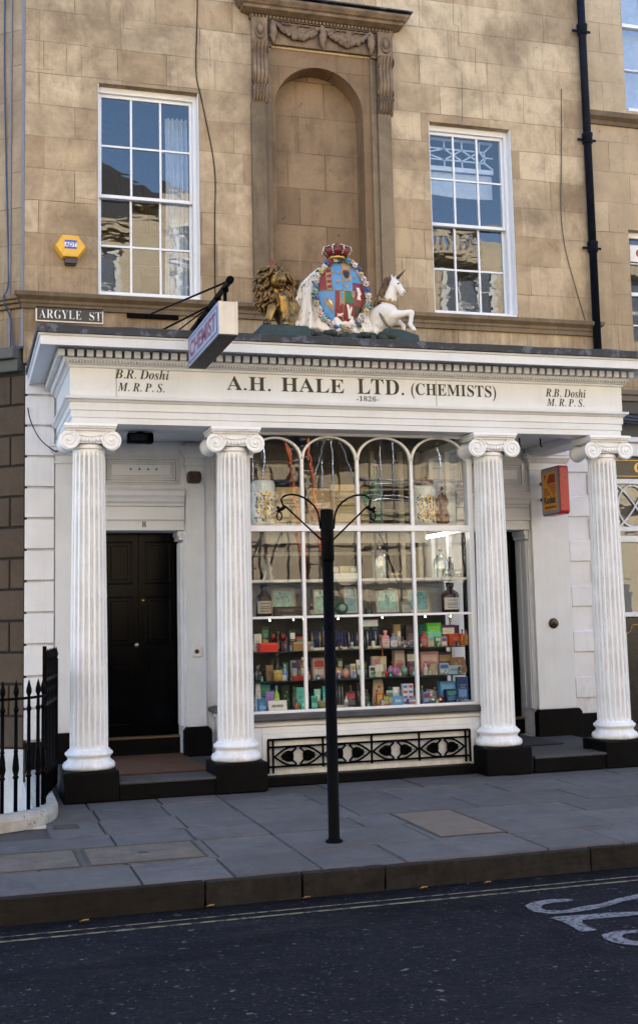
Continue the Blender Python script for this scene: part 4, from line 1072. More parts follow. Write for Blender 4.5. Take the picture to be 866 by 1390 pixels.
t = thing('alarm_box', 'yellow hexagonal alarm box with blue label beside the sash window', 'alarm box', (1.13, 1.85, 5.78))
def hexp(cx, cz, rx, rz): return [(cx+rx*math.cos(PI/3*i), cz+rz*math.sin(PI/3*i)*1.0) for i in range(6)]
YEL = P((.72, .40, .035), .35)
mb = MB(); h1 = hexp(1.135, 5.985, .165, .143); h0 = hexp(1.135, 5.985, .185, .165); n0 = len(mb.v)
mb.add([(x, YW-.095, z) for x, z in h1]+[(x, YW-.03, z) for x, z in h0]+[(x, YW-.002, z) for x, z in h0], [[5, 4, 3, 2, 1, 0]]+[[i, (i+1) % 6, (i+1) % 6+6, i+6] for i in range(6)]+[[i+6, (i+1) % 6+6, (i+1) % 6+12, i+12] for i in range(6)])
mb.build('housing', YEL, t, .006)
mb = MB(); mb.box(1.068, 1.204, YW-.0985, YW-.0955, 5.952, 6.052); mb.build('label', P((.03, .09, .42)), t)
mb = MB(); mb.box(1.068, 1.204, YW-.1, YW-.0987, 5.974, 6.026); mb.build('label', P((.75, .75, .78)), t)
text('lettering', 'ADT', None, P((.03, .09, .42)), t, 1.074, 1.198, 5.977, 6.023, YW-.1012, offset=.03)
mb = MB(); mb.box(1.07, 1.205, YW-.10, YW-.002, 5.770, 5.843); mb.build('strobe', P((.012, .014, .03), .15), t, .012)

# box sign hung from an iron bracket, square to the street
t = thing('projecting_sign', 'weathered projecting chemist box sign hung from black iron bracket', 'sign', (2.18, -.9, 4.17))
xs0, xs1, y0, y1, z0, z1 = 2.10, 2.268, -.30, -1.745, 4.168, 4.462
mb = MB(); mb.box(xs0+.005, xs1-.005, y1+.003, y0, z0+.004, z1-.003); mb.build('box', P((.50, .48, .44), .6), t, .004)
mb = MB(); mb.box(xs0, xs1, y1, y0+.002, z0-.008, z0+.003); mb.build('underside', M('dark_board', (.07, .065, .06), .8, .4, 6), t)  # underside board coloured darker than the rest of the box
mb = MB()
for a in (xs0, xs1-.022): mb.box(a, a+.022, y1-.008, y1+.002, z0, z1)
mb.box(xs0+.022, xs1-.022, y1-.003, y1+.0028, z0+.002, z1-.002); mb.build('end_panel', M('dirty_cream_board', (.66, .62, .56), .6, .12, 5, streak=.4), t, .002)
mb = MB(); mb.box(xs0-.004, xs0+.004, y1+.004, y0-.002, z0+.002, z1-.002); mb.build('face', P((.30, .36, .56), .4), t)
mb = MB(); mb.box(xs0-.006, xs0-.004, y1+.07, y0-.05, z0+.035, z1-.035); mb.build('face_panel', M('faded_sign_panel', (.34, .385, .54), .4, .2, 9, streak=.4), t)
mb = MB()
for a, b, c, d in ((y1+.06, y0-.04, z0+.030, z0+.037), (y1+.06, y0-.04, z1-.037, z1-.030)): mb.box(xs0-.008, xs0-.0045, a, b, c, d)
for a in (y1+.06, y0-.047): mb.box(xs0-.008, xs0-.0045, a, a+.007, z0+.037, z1-.037)
mb.build('painted_line', P((.02, .025, .05)), t)
text('lettering', 'CHEMIST', None, M('faded_red_lettering', (.22, .07, .115), .5, .35, 12), t, y0-.10, y1+.11, z0+.065, z1-.065, xs0-.0075, 'left', offset=.035)
mb = MB(); xa = 2.185
mb.bar((xa, .42, 4.60), (xa, -1.82, 4.625), .034, .045)
for y in (-.5, -.9, -1.3, -1.62): mb.bar((xa, y, 4.47), (xa, y, 4.62), .03, .02); mb.box(xa-.03, xa+.03, y-.02, y+.02, 4.58, 4.612)
mb.lathe([(.03, -1.86), (.035, -1.84), (.035, -1.80), (.03, -1.78)], (xa, 0, 4.63), 12, True, True, 1, 1, 'y')
def stay(p, q, r=.011): mb.tube([p, q], r, 7)
stay((xa, -1.80, 4.63), (2.02, YW-.03, 5.23)); stay((xa, -1.0, 4.62), (1.70, .9, 4.64))
stay((xa-.008, -.62, 4.80-.15), (2.0, .3, 4.6), .008)
mb.box(1.78, 2.385, YW-.045, YW-.002, 5.195, 5.245)
mb.lathe([(.02, YW-.07), (.02, YW-.045)], (2.02, 0, 5.22), 10, True, True, 1, 1, 'y')
mb.build('bracket', BLACKI, t, .004)

# film sign on the far pier, square to the wall
t = thing('lightbox_sign', 'red framed grey light box sign with yellow film logo panel', 'sign', (6.98, 1.5, 2.87))
xa, xb, ya, yb, za, zb = 6.92, 7.045, 1.735, 1.25, 2.870, 3.466
def rrect(a, b, c, d, r, n=5):
    o = []
    for cx, cz, s in ((b-r, c+r, -PI/2), (b-r, d-r, 0), (a+r, d-r, PI/2), (a+r, c+r, PI)):
        for i in range(n+1): o.append((cx+r*math.cos(s+PI/2*i/n), cz+r*math.sin(s+PI/2*i/n)))
    return o
RED = M('sign_red_plastic', (.42, .012, .014), .3, .08, 6, .03, 40)
mb = MB(); mb.prism(rrect(yb, ya, za, zb, .045), xa, xb, 'yz'); mb.build('case', RED, t, .008)
mb = MB(); mb.box(xa+.04, xb-.03, ya-.002, 1.846, 3.08, 3.11); mb.box(xa+.04, xb-.03, ya-.002, 1.846, 3.28, 3.31); mb.build('bracket', BLACKI, t)
mb = MB(); mb.prism(rrect(yb+.012, ya-.012, za+.014, zb-.014, .035), xa-.004, xa+.002, 'yz'); mb.build('rim', P((.12, .13, .15), .5), t)
mb = MB(); mb.prism(rrect(yb+.02, ya-.02, za+.022, zb-.022, .03), xa-.006, xa-.0035, 'yz'); mb.build('face', P((.27, .30, .37), .35), t)
ya2, yb2, za2, zb2 = ya-.055, yb+.075, za+.065, zb-.06      # far edge, near edge
mb = MB(); mb.box(xa-.008, xa-.0055, yb2, ya2, za2, zb2); mb.build('logo_panel', P((.74, .36, .012), .4), t)
W_ = ya2-yb2; H_ = zb2-za2
def ky(u): return ya2-W_*u
def kz(v): return za2+H_*v
mb = MB()
def kp(pts): mb.prism([(ky(u), kz(v)) for u, v in pts][::-1], xa-.0095, xa-.0078, 'yz')
kp([(.50, .93), (.92, .93), (.92, .70), (.30, .70)])
kp([(.12, .93), (.30, .93), (.12, .80)])
for k in range(7):
    v = .665-.041*k; a = .08; cu_ = .28+.055*k
    kp([(cu_+.10, v), (.92, v), (.92, v-.020), (cu_+.12, v-.020)])
    if k > 1: kp([(a, v), (cu_-.04, v), (cu_-.03, v-.02), (a, v-.02)])
kp([(.08, .10), (.92, .10), (.92, .045), (.08, .045)])
mb.build('logo_mark', P((.36, .010, .010), .4), t)
text('lettering', 'Kodak', None, BLK, t, ky(.08), ky(.95), kz(.17), kz(.37), xa-.0098, 'left', offset=.05)

for i, (x, y, lab) in enumerate(((6.095, .62, 'short black hook under the portico ceiling, first from the grilled window'), (6.36, .62, 'short black hook under the portico ceiling, second from the grilled window'))):
    t = thing('ceiling_hook', lab, 'hook', (x, y, 3.6), 'hooks under the portico ceiling')
    mb = MB(); mb.lathe([(.035, 3.725), (.04, 3.735), (.04, 3.749)], (x, y, 0), 14); mb.lathe([(.008, 3.60), (.009, 3.725)], (x, y, 0), 8); mb.tube([(x, y, 3.60), (x+.012, y, 3.585), (x+.02, y, 3.60)], .006, 6); mb.build('hook', BLACKI, t)
t = thing('flood_light', 'black flood light box under the portico ceiling by the black double door', 'light', (1.83, 1.2, 3.7))
mb = MB(); mb.box(1.69, 1.97, 1.13, 1.26, 3.622, 3.735); mb.build('housing', BLACKI, t, .015)
mb = MB(); mb.box(1.71, 1.90, 1.122, 1.129, 3.64, 3.715); mb.build('lens', P((.015, .015, .018), .1), t); mb = MB(); mb.box(1.80, 1.86, 1.17, 1.22, 3.735, 3.75); mb.build('mount', BLACKI, t)
t = thing('alarm_bell', 'dark brown alarm bell box on the white pier beside the bay', 'alarm bell', (2.545, 1.80, 3.24))
mb = MB(); mb.prism([(2.47, 3.26), (2.60, 3.26), (2.615, 3.30), (2.615, 3.36), (2.60, 3.395), (2.47, 3.395), (2.455, 3.36), (2.455, 3.30)], YW-.15, YW-.056); mb.build('cover', P((.035, .012, .010), .4), t, .012)
mb = MB(); mb.lathe([(.03, YW-.158), (.035, YW-.15)], (2.535, 0, 3.328), 12, True, True, 1, 1, 'y'); mb.build('boss', P((.05, .02, .016), .4), t)
t = thing('door_entry_panel', 'small white entry panel with brown button on the pier by the black double door', 'entry panel', (2.55, 1.82, 1.25))
mb = MB(); mb.prism(rrect(2.50, 2.61, 1.275, 1.40, .02), YW-.075, YW-.0555); mb.build('plate', P((.72, .72, .72), .4), t, .004)
mb = MB(); mb.lathe([(.022, YW-.084), (.026, YW-.0755)], (2.553, 0, 1.335), 14, True, True, 1, 1, 'y'); mb.build('button', P((.10, .055, .02), .3, .6), t)
t = thing('bell_push', 'round dark brass bell push on the pier below the light box sign', 'bell push', (7.065, 1.82, 1.5))
mb = MB(); mb.lathe([(.001, YW-.088), (.02, YW-.086), (.03, YW-.078), (.04, YW-.08), (.062, YW-.072), (.065, YW-.056)], (7.065, 0, 1.546), 24, True, True, 1, 1, 'y'); mb.build('rosette', P((.06, .045, .025), .35, .7), t)
mb = MB(); mb.lathe([(.001, YW-.098), (.012, YW-.095), (.014, YW-.086)], (7.065, 0, 1.546), 14, True, True, 1, 1, 'y'); mb.build('button', BLK, t)

# rainwater pipe at the party wall
t = thing('drainpipe', 'black iron rainwater pipe running down the wall between the two houses', 'drainpipe', (7.87, 1.8, 4.68))
mb = MB(); mb.lathe([(.052, 4.69), (.052, 15.2)], (7.865, YW-.075, 0), 18); mb.build('pipe', M('blue_black_iron', (.006, .008, .016), .45, .4, 9, .2, 40, spec=.08), t)
for z in (6.42, 7.9, 9.42, 11.2, 13.0):
    mb = MB(); mb.lathe([(.056, z-.06), (.068, z-.05), (.068, z+.05), (.073, z+.055), (.073, z+.085), (.058, z+.09)], (7.865, YW-.075, 0), 18); mb.box(7.73, 8.0, YW-.06, YW-.045, z-.01, z+.02)
    mb.build('collar', MATS['blue_black_iron'], t)
mb = MB(); mb.box(7.80, 7.93, YW-.16, YW-.0, 4.66, 4.705); mb.build('shoe', LEAD, t, .01)
def cable(pts, r, lab, mat, cat='cable'):
    mb = MB(); P_ = [Vector(p) for p in pts]; out = []
    for i in range(len(P_)-1):
        a, b, c, d = P_[max(0, i-1)], P_[i], P_[i+1], P_[min(len(P_)-1, i+2)]
        for k in range(8):
            u = k/8; out.append(.5*((2*b)+(c-a)*u+(2*a-5*b+4*c-d)*u*u+(3*b-a-3*c+d)*u**3))
    out.append(P_[-1]); mb.tube(out, r, 6); o = mb.build('cable', mat, None); tag(o, lab, cat); return o
cable([(2.70, YW-.012, 15), (2.668, YW-.012, 11), (2.656, YW-.012, 9.2), (2.630, YW-.012, 8.3), (2.70, YW-.012, 7.9), (2.84, YW-.012, 7.1), (2.835, YW-.012, 6.4), (2.83, YW-.012, 5.55), (2.83, YW-.11, 5.44)], .006, 'thin black cable hanging down the stone beside the curtained sash window', BLACKI)
cable([(7.55, YW-.012, 8.6), (7.50, YW-.012, 7.6), (7.46, YW-.012, 6.9), (7.50, YW-.012, 6.4), (7.62, YW-.012, 5.9), (7.74, YW-.012, 5.46)], .0055, 'thin dark cable drooping towards the iron rainwater pipe', P((.06, .05, .045)))
cable([(.67, YW-.04, 4.10), (.70, YW-.16, 3.92), (.80, YW-.20, 3.72), (.96, YW-.14, 3.60), (1.0, YW-.07, 3.62)], .006, 'slack black cable looping down the white corner blocks under the portico', BLACKI)

for x0, x1, y0, y1, lab, col in ((1.47, 2.42, .52, 2.1, 'large brown coir mat in front of the black double door', COIR), (5.95, 6.66, .95, 2.1, 'dark rubber mat in the far porch by the pier', M('black_rubber_mat', (.016, .015, .015), .9, .3, 12, .8, 120))):
    mb = MB(); mb.box(x0, x1, y0, y1, .170, .186); tag(mb.build('doormat', col, None, .004), lab, 'doormat')
# ------------------------------------------------------------------ street: road, kerb, pavement
def struct(o): return tag(o, kind='structure')
mb = MB(); mb.add([(-60, -60, -.168), (60, -60, -.168), (60, -3.55, -.168), (-60, -3.55, -.168)], [(0, 1, 2, 3)]); struct(mb.build('road', ROAD))
for nm, y, w in (('a', -4.055, .034), ('b', -3.945, .022)):
    mb = MB(); mb.add([(-40, y-w/2-.012, -.164), (40, y-w/2+.0, -.164), (40, y+w/2, -.164), (-40, y+w/2-.012, -.164)], [(0, 1, 2, 3)]); struct(mb.build('road_marking', YELLOWLINE))
RL = [[(3.5, -4.45), (3.52, -4.37), (3.6, -4.31), (3.75, -4.285), (3.88, -4.325), (3.86, -4.38), (3.71, -4.375), (3.63, -4.40), (3.59, -4.46), (3.585, -4.53), (3.67, -4.575), (3.86, -4.53), (3.99, -4.51), (4.16, -4.43), (4.35, -4.37), (4.6, -4.33), (4.6, -4.44), (4.29, -4.48), (4.16, -4.51), (3.99, -4.59), (3.86, -4.63), (3.72, -4.645), (3.57, -4.63), (3.50, -4.54)],
      [(3.52, -4.715), (3.58, -4.70), (3.77, -4.725), (3.92, -4.73), (4.1, -4.78), (4.4, -4.85), (4.4, -4.93), (4.06, -4.855), (3.85, -4.84), (3.68, -4.83), (3.64, -4.91), (3.65, -5.06), (3.60, -5.075), (3.54, -5.06), (3.55, -4.92), (3.55, -4.81)],
      [(3.59, -5.25), (3.62, -5.17), (3.67, -5.145), (3.75, -5.13), (3.9, -5.15), (4.2, -5.21), (4.2, -5.28), (3.85, -5.205), (3.74, -5.21), (3.70, -5.26), (3.71, -5.32), (3.76, -5.39), (4.0, -5.45), (4.0, -5.52), (3.72, -5.47), (3.64, -5.40), (3.60, -5.33)]]
for pl in RL:
    mb = MB(); mb.add([(x*.9938, -11.66+(y+11.66)*.9938, -.1635) for x, y in pl], [list(range(len(pl)))]); struct(mb.build('road_marking', ROADPAINT))
mb = MB(); rnd = random.Random(12); joints = [.2, 1.55, 2.215, 2.811, 4.40]
kx = [-12.4, -11, -9.5, -8.2, -6.9, -5.4, -4.1, -2.6, -1.1]+joints+[5.7, 7.0, 8.4, 9.9, 11.2, 12.6, 14.0]
for a, b in zip(kx[:-1], kx[1:]):
    dy = rnd.uniform(-.008, .008); mb.box(a+.006, b-.006, -3.672+dy, -3.602, -.26, -.004+rnd.uniform(-.006, .0), t=rnd.random())
mb.box(-12, 14, -3.615, -3.603, -.24, -.03, t=.5)
k = mb.build('kerb', KERB, None, .016, 3); struct(k)
sb = k.modifiers.new('s', 'SUBSURF'); sb.subdivision_type = 'SIMPLE'; sb.levels = sb.render_levels = 3
tx = bpy.data.textures.new('chip', 'CLOUDS'); tx.noise_scale = .09
dm = k.modifiers.new('d', 'DISPLACE'); dm.texture = tx; dm.strength = .018; dm.mid_level = .5
# flagstones with open joints
mb = MB(); rnd = random.Random(31)
rows = [-3.600, -2.93, -2.21, -1.69, -1.02, -.36, .36]
def slab(a, b, c, d):
    g, e = .004, .007; t = rnd.random()**1.6; h = rnd.uniform(-.006, .002)
    mb.add([(a+g, c+g, -.03), (b-g, c+g, -.03), (b-g, d-g, -.03), (a+g, d-g, -.03), (a+g+e, c+g+e, h), (b-g-e, c+g+e, h), (b-g-e, d-g-e, h), (a+g+e, d-g-e, h)], [(4, 5, 6, 7), (0, 1, 5, 4), (1, 2, 6, 5), (2, 3, 7, 6), (3, 0, 4, 7)], t=t)
for r, (c, d) in enumerate(zip(rows[:-1], rows[1:])):
    xs = [1.15, 1.77, 2.38]
    x = 2.38
    while x < 13: x += rnd.choice([.62, .78, .92, 1.1]); xs.append(x)
    if r % 2: xs[0] = 1.13; xs[1] = 1.80
    x = 1.15
    while x > -12: x -= rnd.choice([.62, .8, .95]); xs.insert(0, x)
    for a, b in zip(xs[:-1], xs[1:]):
        if d > -1.05 and a < .84: 
            if b > .9: slab(.69, b, c, d)
            continue
        slab(a, b, c, d)
pv = mb.build('pavement', PAVE); struct(pv)
mb = MB(); mb.add([(-60, -3.655, -.028), (60, -3.655, -.028), (60, -1.0, -.028), (-60, -1.0, -.028)], [(0, 1, 2, 3)]); mb.add([(.645, -1.0, -.028), (60, -1.0, -.028), (60, 2.2, -.028), (.645, 2.2, -.028)], [(0, 1, 2, 3)])
struct(mb.build('ground', JOINT))
PEB = M('pebbled_cover', (.115, .095, .078), .9, .35, 5, .8, 90, wear=((.05, .043, .038), 60, .55)); FRM = M('rusty_cover_frame', (.05, .04, .035), .7, .4, 9, .4, 60)
def cover(a, b, c, d, lab, mat, grp=None, lug=True):
    t = thing('inspection_cover', lab, 'inspection cover', ((a+b)/2, (c+d)/2, 0), grp)
    mb = MB(); mb.box(a+.022, b-.022, c+.022, d-.022, -.008, .0045); mb.build('lid', mat, t, .003)
    mb = MB(); mb.box(a, b, c, c+.018, -.008, .006); mb.box(a, b, d-.018, d, -.008, .006); mb.box(a, a+.018, c+.018, d-.018, -.008, .006); mb.box(b-.018, b, c+.018, d-.018, -.008, .006); mb.build('frame', FRM, t)
    if lug:
        mb = MB(); mb.box((a+b)/2-.035, (a+b)/2+.035, (c+d)/2-.03, (c+d)/2+.03, .0045, .0075); mb.build('lifting_plate', P((.03, .028, .028), .7), t, .002)
cover(-.75, .83, -2.90, -2.24, 'pebbled inspection cover in the pavement, the one cut by the picture edge', PEB)
cover(.87, 1.73, -2.90, -2.24, 'pebbled inspection cover in the pavement, the whole one with sunken plate', PEB)
cover(.74, .95, -1.31, -1.12, 'small rusty metal toby cover by the curved white kerb', FRM, None, False)
cover(3.55, 4.12, -2.88, -1.72, 'brown sandstone coloured flagstone among grey flags near the kerb', M('brown_flag', (.135, .105, .082), .85, .2, 5, .4, 50), None, False)  # a brown paving flag, laid with the cover builder
LEAF = [P((.30, .14, .03), .7), P((.20, .10, .04), .7)]
for i, (x, y, lab) in enumerate(((.75, -3.80, 'curled brown leaf in the gutter below the pebbled covers'), (2.22, -3.74, 'orange leaf in the gutter in line with the black post'), (3.05, -3.77, 'small orange leaf in the gutter below the crack between kerb stones'), (3.52, -3.79, 'pale brown leaf in the gutter nearer the road lettering'), (1.57, -3.72, 'brown leaf against the kerb where two kerb stones meet'))):
    mb = MB(); r = .026
    mb.grid(lambda u, v: (x+(u-.5)*2*r+.01*(v-.5), y+(v-.5)*r*1.4*math.sin(PI*min(.98, max(.02, u))), -.158+.010*abs(v-.5)*2+.006*u), 6, 4); tag(mb.build('fallen_leaf', LEAF[i % 2]), lab, 'leaf')

# black post with a pair of curved brackets for hanging baskets
px, py = 2.735, -2.734
t = thing('street_post', 'tall black iron post on the pavement with two curved basket brackets', 'post', (px, py, 0))
mb = MB(); mb.lathe([(.064, -.004), (.066, .012), (.052, .022), (.044, .03), (.0435, 2.17)], (px, py, 0), 24); mb.build('pole', BLACKI, t)
mb = MB(); mb.lathe([(.045, 2.148), (.050, 2.152), (.0515, 2.16), (.0515, 2.54), (.047, 2.552), (.001, 2.556)], (px, py, 0), 24); mb.build('sleeve', BLACKI, t)
for s in (-1, 1):
    mb = MB(); ex = .375
    pts = [(px+s*.055, py, 2.40), (px+s*.062, py, 2.47)]+[(px+s*(.062+.28*(1-math.cos(PI*i/16))/1.75+.0), py, 2.47+.20*math.sin(PI*i/16*.80)) for i in range(1, 15)]
    pts += [(px+s*.345, py, 2.555), (px+s*.372, py, 2.545)]
    mb.tube(pts, .0078, 8)
    mb.tube([(px+s*.05, py, 2.315), (px+s*.335, py, 2.575)], .0072, 8)
    mb.tube([(px+s*.335, py, 2.575), (px+s*.40, py, 2.535), (px+s*.405, py, 2.545)], [.014, .012, .012], 8)
    mb.tube([(px+s*(.385+.02*math.cos(a)), py, 2.50+.032*math.sin(a)) for a in [2*PI*i/14 for i in range(14)]], .006, 6, True)
    mb.ball((px+s*.395, py, 2.565), .014, 8, 6)
    mb.build('bracket', BLACKI, t)

# ------------------------------------------------------------------ area railing with white stone kerb and folded gate
t = thing('area_railing', 'black spear topped iron railing set in a curved white stone kerb', 'railing', (.4, -1.0, 0))
path = [(-3.2, -1.30), (-1, -1.22), (.05, -1.15), (.30, -1.09), (.50, -.99), (.63, -.86), (.70, -.68), (.735, -.42), (.75, -.1), (.76, 1.84)]
mb = MB()
def smooth_path(p, n=6):
    o = []
    for i in range(len(p)-1):
        a, b, c, d = (Vector(p[j]) for j in (max(0, i-1), i, i+1, min(len(p)-1, i+2)))
        for k in range(n):
            u = k/n; o.append(.5*((2*b)+(c-a)*u+(2*a-5*b+4*c-d)*u*u+(3*b-a-3*c+d)*u**3))
    o.append(Vector(p[-1])); return o
sp_ = smooth_path(path)
prof = [(-.095, -.02), (-.097, .070), (-.085, .100), (-.05, .116), (.0, .120), (.05, .115), (.085, .098), (.10, .065), (.103, -.02)]
sweep(mb, prof, [(v.x, v.y) for v in sp_])
kb = mb.build('kerb_stone', M('dirty_white_masonry', (.33, .315, .29), .8, .25, 6, .6, 30, grime_shade=.5, wear=((.12, .11, .095), 8, .60)), t)
dist = [0]
for a, b in zip(sp_[:-1], sp_[1:]): dist.append(dist[-1]+(b-a).length)
def at(s):
    for i in range(len(dist)-1):
        if s <= dist[i+1]: return sp_[i].lerp(sp_[i+1], (s-dist[i])/(dist[i+1]-dist[i]))
    return sp_[-1]
def baluster(x, y, z0, z1):
    mb = MB(); h = z1-z0
    mb.lathe([(.017, z0), (.017, z0+.28), (.026, z0+.285), (.026, z0+.30), (.018, z0+.31), (.030, z0+.36), (.024, z0+.44), (.016, z0+.50), (.022, z0+.51), (.016, z0+.52), (.0145, z0+.90), (.013, z1-.28), (.022, z1-.26), (.022, z1-.24), (.014, z1-.23), (.013, z1-.14), (.024, z1-.11), (.022, z1-.08), (.010, z1-.03), (.002, z1)], (x, y, 0), 10)
    return mb
s = dist[6]; s0 = None
pos = [(.331-.113*i, -1.06-.012*i) for i in range(11, 0, -1)]+[(.331, -1.035), (.445, -.975), (.556, -.90), (.64, -.80), (.69, -.685)]
for x, y in pos: baluster(x, y, .11, 1.225).build('baluster', BLACKI, t)
mb = MB(); mb.tube([(-1.0, -1.2, 1.065)]+[(x, y, 1.065) for x, y in pos]+[(.715, -.60, 1.065)], .013, 6); mb.build('top_rail', BLACKI, t)
t = thing('iron_gate', 'tall black iron area gate folded back beside the first column plinth', 'gate', (.78, -.2, .1))
ga, gb = Vector((.705, -.62)), Vector((.875, .30)); n = 9
for i in range(n):
    p = ga.lerp(gb, i/(n-1)); mb = MB(); h = 1.47-.055*i/(n-1)*0
    mb.lathe([(.013, .16), (.013, .35), (.021, .38), (.013, .44), (.012, h-.24), (.019, h-.22), (.012, h-.20), (.011, h-.10), (.020, h-.07), (.008, h-.02), (.002, h)], (p.x, p.y, 0), 8); mb.build('gate_bar', BLACKI, t)
mb = MB()
for z in (.24, .98, 1.20): mb.bar((ga.x, ga.y, z), (gb.x, gb.y, z), .02, .03)
mb.bar((ga.x, ga.y, .12), (ga.x, ga.y, 1.5), .034, .034); mb.bar((gb.x, gb.y, .17), (gb.x, gb.y, 1.36), .034, .034)
mb.build('gate_frame', BLACKI, t)
mb = MB()
for i in range(n-1):
    p = ga.lerp(gb, (i+.5)/(n-1)); d = (gb-ga).normalized()
    for z in (1.04, 1.14): mb.tube([(p.x+d.x*.045*math.cos(a), p.y+d.y*.045*math.cos(a), z+.045*math.sin(a)) for a in [2*PI*k/12 for k in range(12)]], .008, 5, True)
    mb.tube([(p.x, p.y, 1.2), (p.x, p.y, 1.31)], [.010, .003], 6)
mb.build('scrollwork', BLACKI, t)
# sunken area behind the railing
mb = MB(); mb.box(-6, .64, -1.05, -1.0, -2.4, -.012); mb.box(.64, .70, -1.05, YW, -2.4, -.012); mb.box(-6, .7, -1.05, 3.5, -2.5, -2.4)
tag(mb.build('basement_area', M('whitewashed_wall', (.50, .50, .51), .85, .15, 3, .4, 30, streak=.4)), 'whitewashed basement area sunk behind the spear topped railing', 'basement area')

# ------------------------------------------------------------------ corner house turning away from the street
CB = thing('corner_house', 'grimy stone house on the corner with brown channelled blocks below', 'building', (.62, 1.9, 0))
an = math.radians(52); D_ = Vector((-math.sin(an), math.cos(an), 0)); N_ = Vector((-math.cos(an), -math.sin(an), 0)); O_ = Vector((.62, YW, 0))
def lw(t, o, z): p = O_+D_*t+N_*o; return (p.x, p.y, z)
def lbox(mb, t0, t1, o0, o1, z0, z1):
    v = [lw(t, o, z) for z in (z0, z1) for o in (o1, o0) for t in (t0, t1)]
    mb.add(v, [(0, 2, 3, 1), (4, 5, 7, 6), (0, 1, 5, 4), (2, 6, 7, 3), (0, 4, 6, 2), (1, 3, 7, 5)])
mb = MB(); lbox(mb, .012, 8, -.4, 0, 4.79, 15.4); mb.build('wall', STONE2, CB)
mb = MB(); lbox(mb, .02, 8, -.02, .05, 5.25, 5.30); lbox(mb, .02, 8, -.02, .09, 5.30, 5.34); lbox(mb, .02, 8, -.02, .12, 5.34, 5.39); mb.build('string_course', STRING, CB, .01)
mb = MB(); lbox(mb, .05, 8, -.1, .13, 4.66, 4.79); lbox(mb, .03, 8, -.1, .07, 4.52, 4.66); mb.build('ledge', P((.085, .09, .085), .8), CB, .015)
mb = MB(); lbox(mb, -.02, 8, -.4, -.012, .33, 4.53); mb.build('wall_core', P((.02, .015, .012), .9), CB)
mb = MB(); rnd = random.Random(6); z = .345; r = 0
while z < 4.4:
    edges = [-.035, .16, .62, 1.1, 1.7, 2.3, 3, 4, 5] if r % 2 else [-.035, .42, .95, 1.4, 2, 2.6, 3.4, 4.2, 5]
    for a, b in zip(edges[:-1], edges[1:]): lbox(mb, a+.010, b-.010, -.05, .012, z+.013, z+.332)
    z += .345; r += 1
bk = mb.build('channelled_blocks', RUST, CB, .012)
mb = MB(); lbox(mb, -.02, 8, -.4, -.006, -2.4, .335); mb.build('whitewashed_base', MATS['whitewashed_wall'], CB)
mb = MB(); lbox(mb, .17, .19, 0, .02, 4.8, 9.6); lbox(mb, -.005, .03, 0, .012, 4.8, 15.2); mb.build('lead_strip', P((.17, .17, .21), .6), CB)
cable([lw(.30, .02, 15), lw(.275, .02, 10), lw(.27, .02, 8.2), lw(.225, .02, 6.6), lw(.19, .025, 5.6), lw(.17, .14, 5.35), lw(.16, .03, 5.15), lw(.12, .04, 4.86), lw(.04, .05, 4.80), lw(-.05, .06, 4.79)], .0085, 'thin blue cable running down the corner house', P((.02, .05, .14), .5))

# ------------------------------------------------------------------ neighbour past the rainwater pipe
NB = thing('neighbour_house', 'stone house past the rainwater pipe with black and white shopfront', 'building', (11, 2, 0)); YN = 1.96
mb = MB(); NW1 = (8.56, 9.66, 8.44, 11.0); NW2 = (8.49, 9.62, 5.05, 6.76)
holes_wall(mb, 7.865, 24, 4.55, 15.4, YN, [NW1, NW2], .3); mb.build('wall', STONEN, NB)
mb = MB(); sweep(mb, [(-.02, 8.19), (.03, 8.19), (.04, 8.24), (.10, 8.28), (.11, 8.345), (-.02, 8.36)], [(7.9, YN), (24, YN)]); mb.build('string_course', STRING, NB)
for W, cls in ((NW1, P((.52, .58, .72), .8)), (NW2, DARKIN)):
    x0, x1, z0, z1 = W; mb = MB(); y = YN+.1
    mb.box(x0, x0+.06, y, y+.1, z0, z1); mb.box(x1-.06, x1, y, y+.1, z0, z1); mb.box(x0+.06, x1-.06, y, y+.1, z1-.08, z1); mb.box(x0+.06, x1-.06, y-.06, y+.1, z0, z0+.06); zm = (z0+z1)/2
    mb.box(x0+.06, x1-.06, y, y+.09, zm-.025, zm+.025)
    for k in (1, 2): xk = x0+.06+(x1-x0-.12)*k/3; mb.box(xk-.01, xk+.01, y+.01, y+.08, z0+.06, zm-.025); mb.box(xk-.01, xk+.01, y+.01, y+.08, zm+.025, z1-.08)
    for q_ in (.25, .75):
        zk = z0+(z1-z0)*q_
        for k in range(3): xa = x0+.07+(x1-x0-.12)*k/3; mb.box(xa+.001, xa+(x1-x0-.12)/3-.022, y+.012, y+.078, zk-.01, zk+.01)
    w = mb.build('sash_window', SASH, NB, .003)
    mb = MB(); mb.add([(x0+.06, y+.05, z0+.06), (x1-.06, y+.05, z0+.06), (x1-.06, y+.05, z1-.08), (x0+.06, y+.05, z1-.08)], [(0, 1, 2, 3)]); mb.build('pane', G_UP, w)
    mb = MB(); mb.box(x0, x1, y+.2, y+.21, z0, z1); mb.build('net_curtain' if W is NW1 else 'room_interior', cls, w)
mb = MB(); mb.box(8.555, 8.9, YN+.085, YN+.098, 6.35, 6.58); cp = mb.build('window_card', P((.72, .70, .66)), NB)
text('lettering', 'C', None, P((.35, .04, .04)), cp, 8.64, 8.80, 6.40, 6.54, YN+.083, offset=.05)
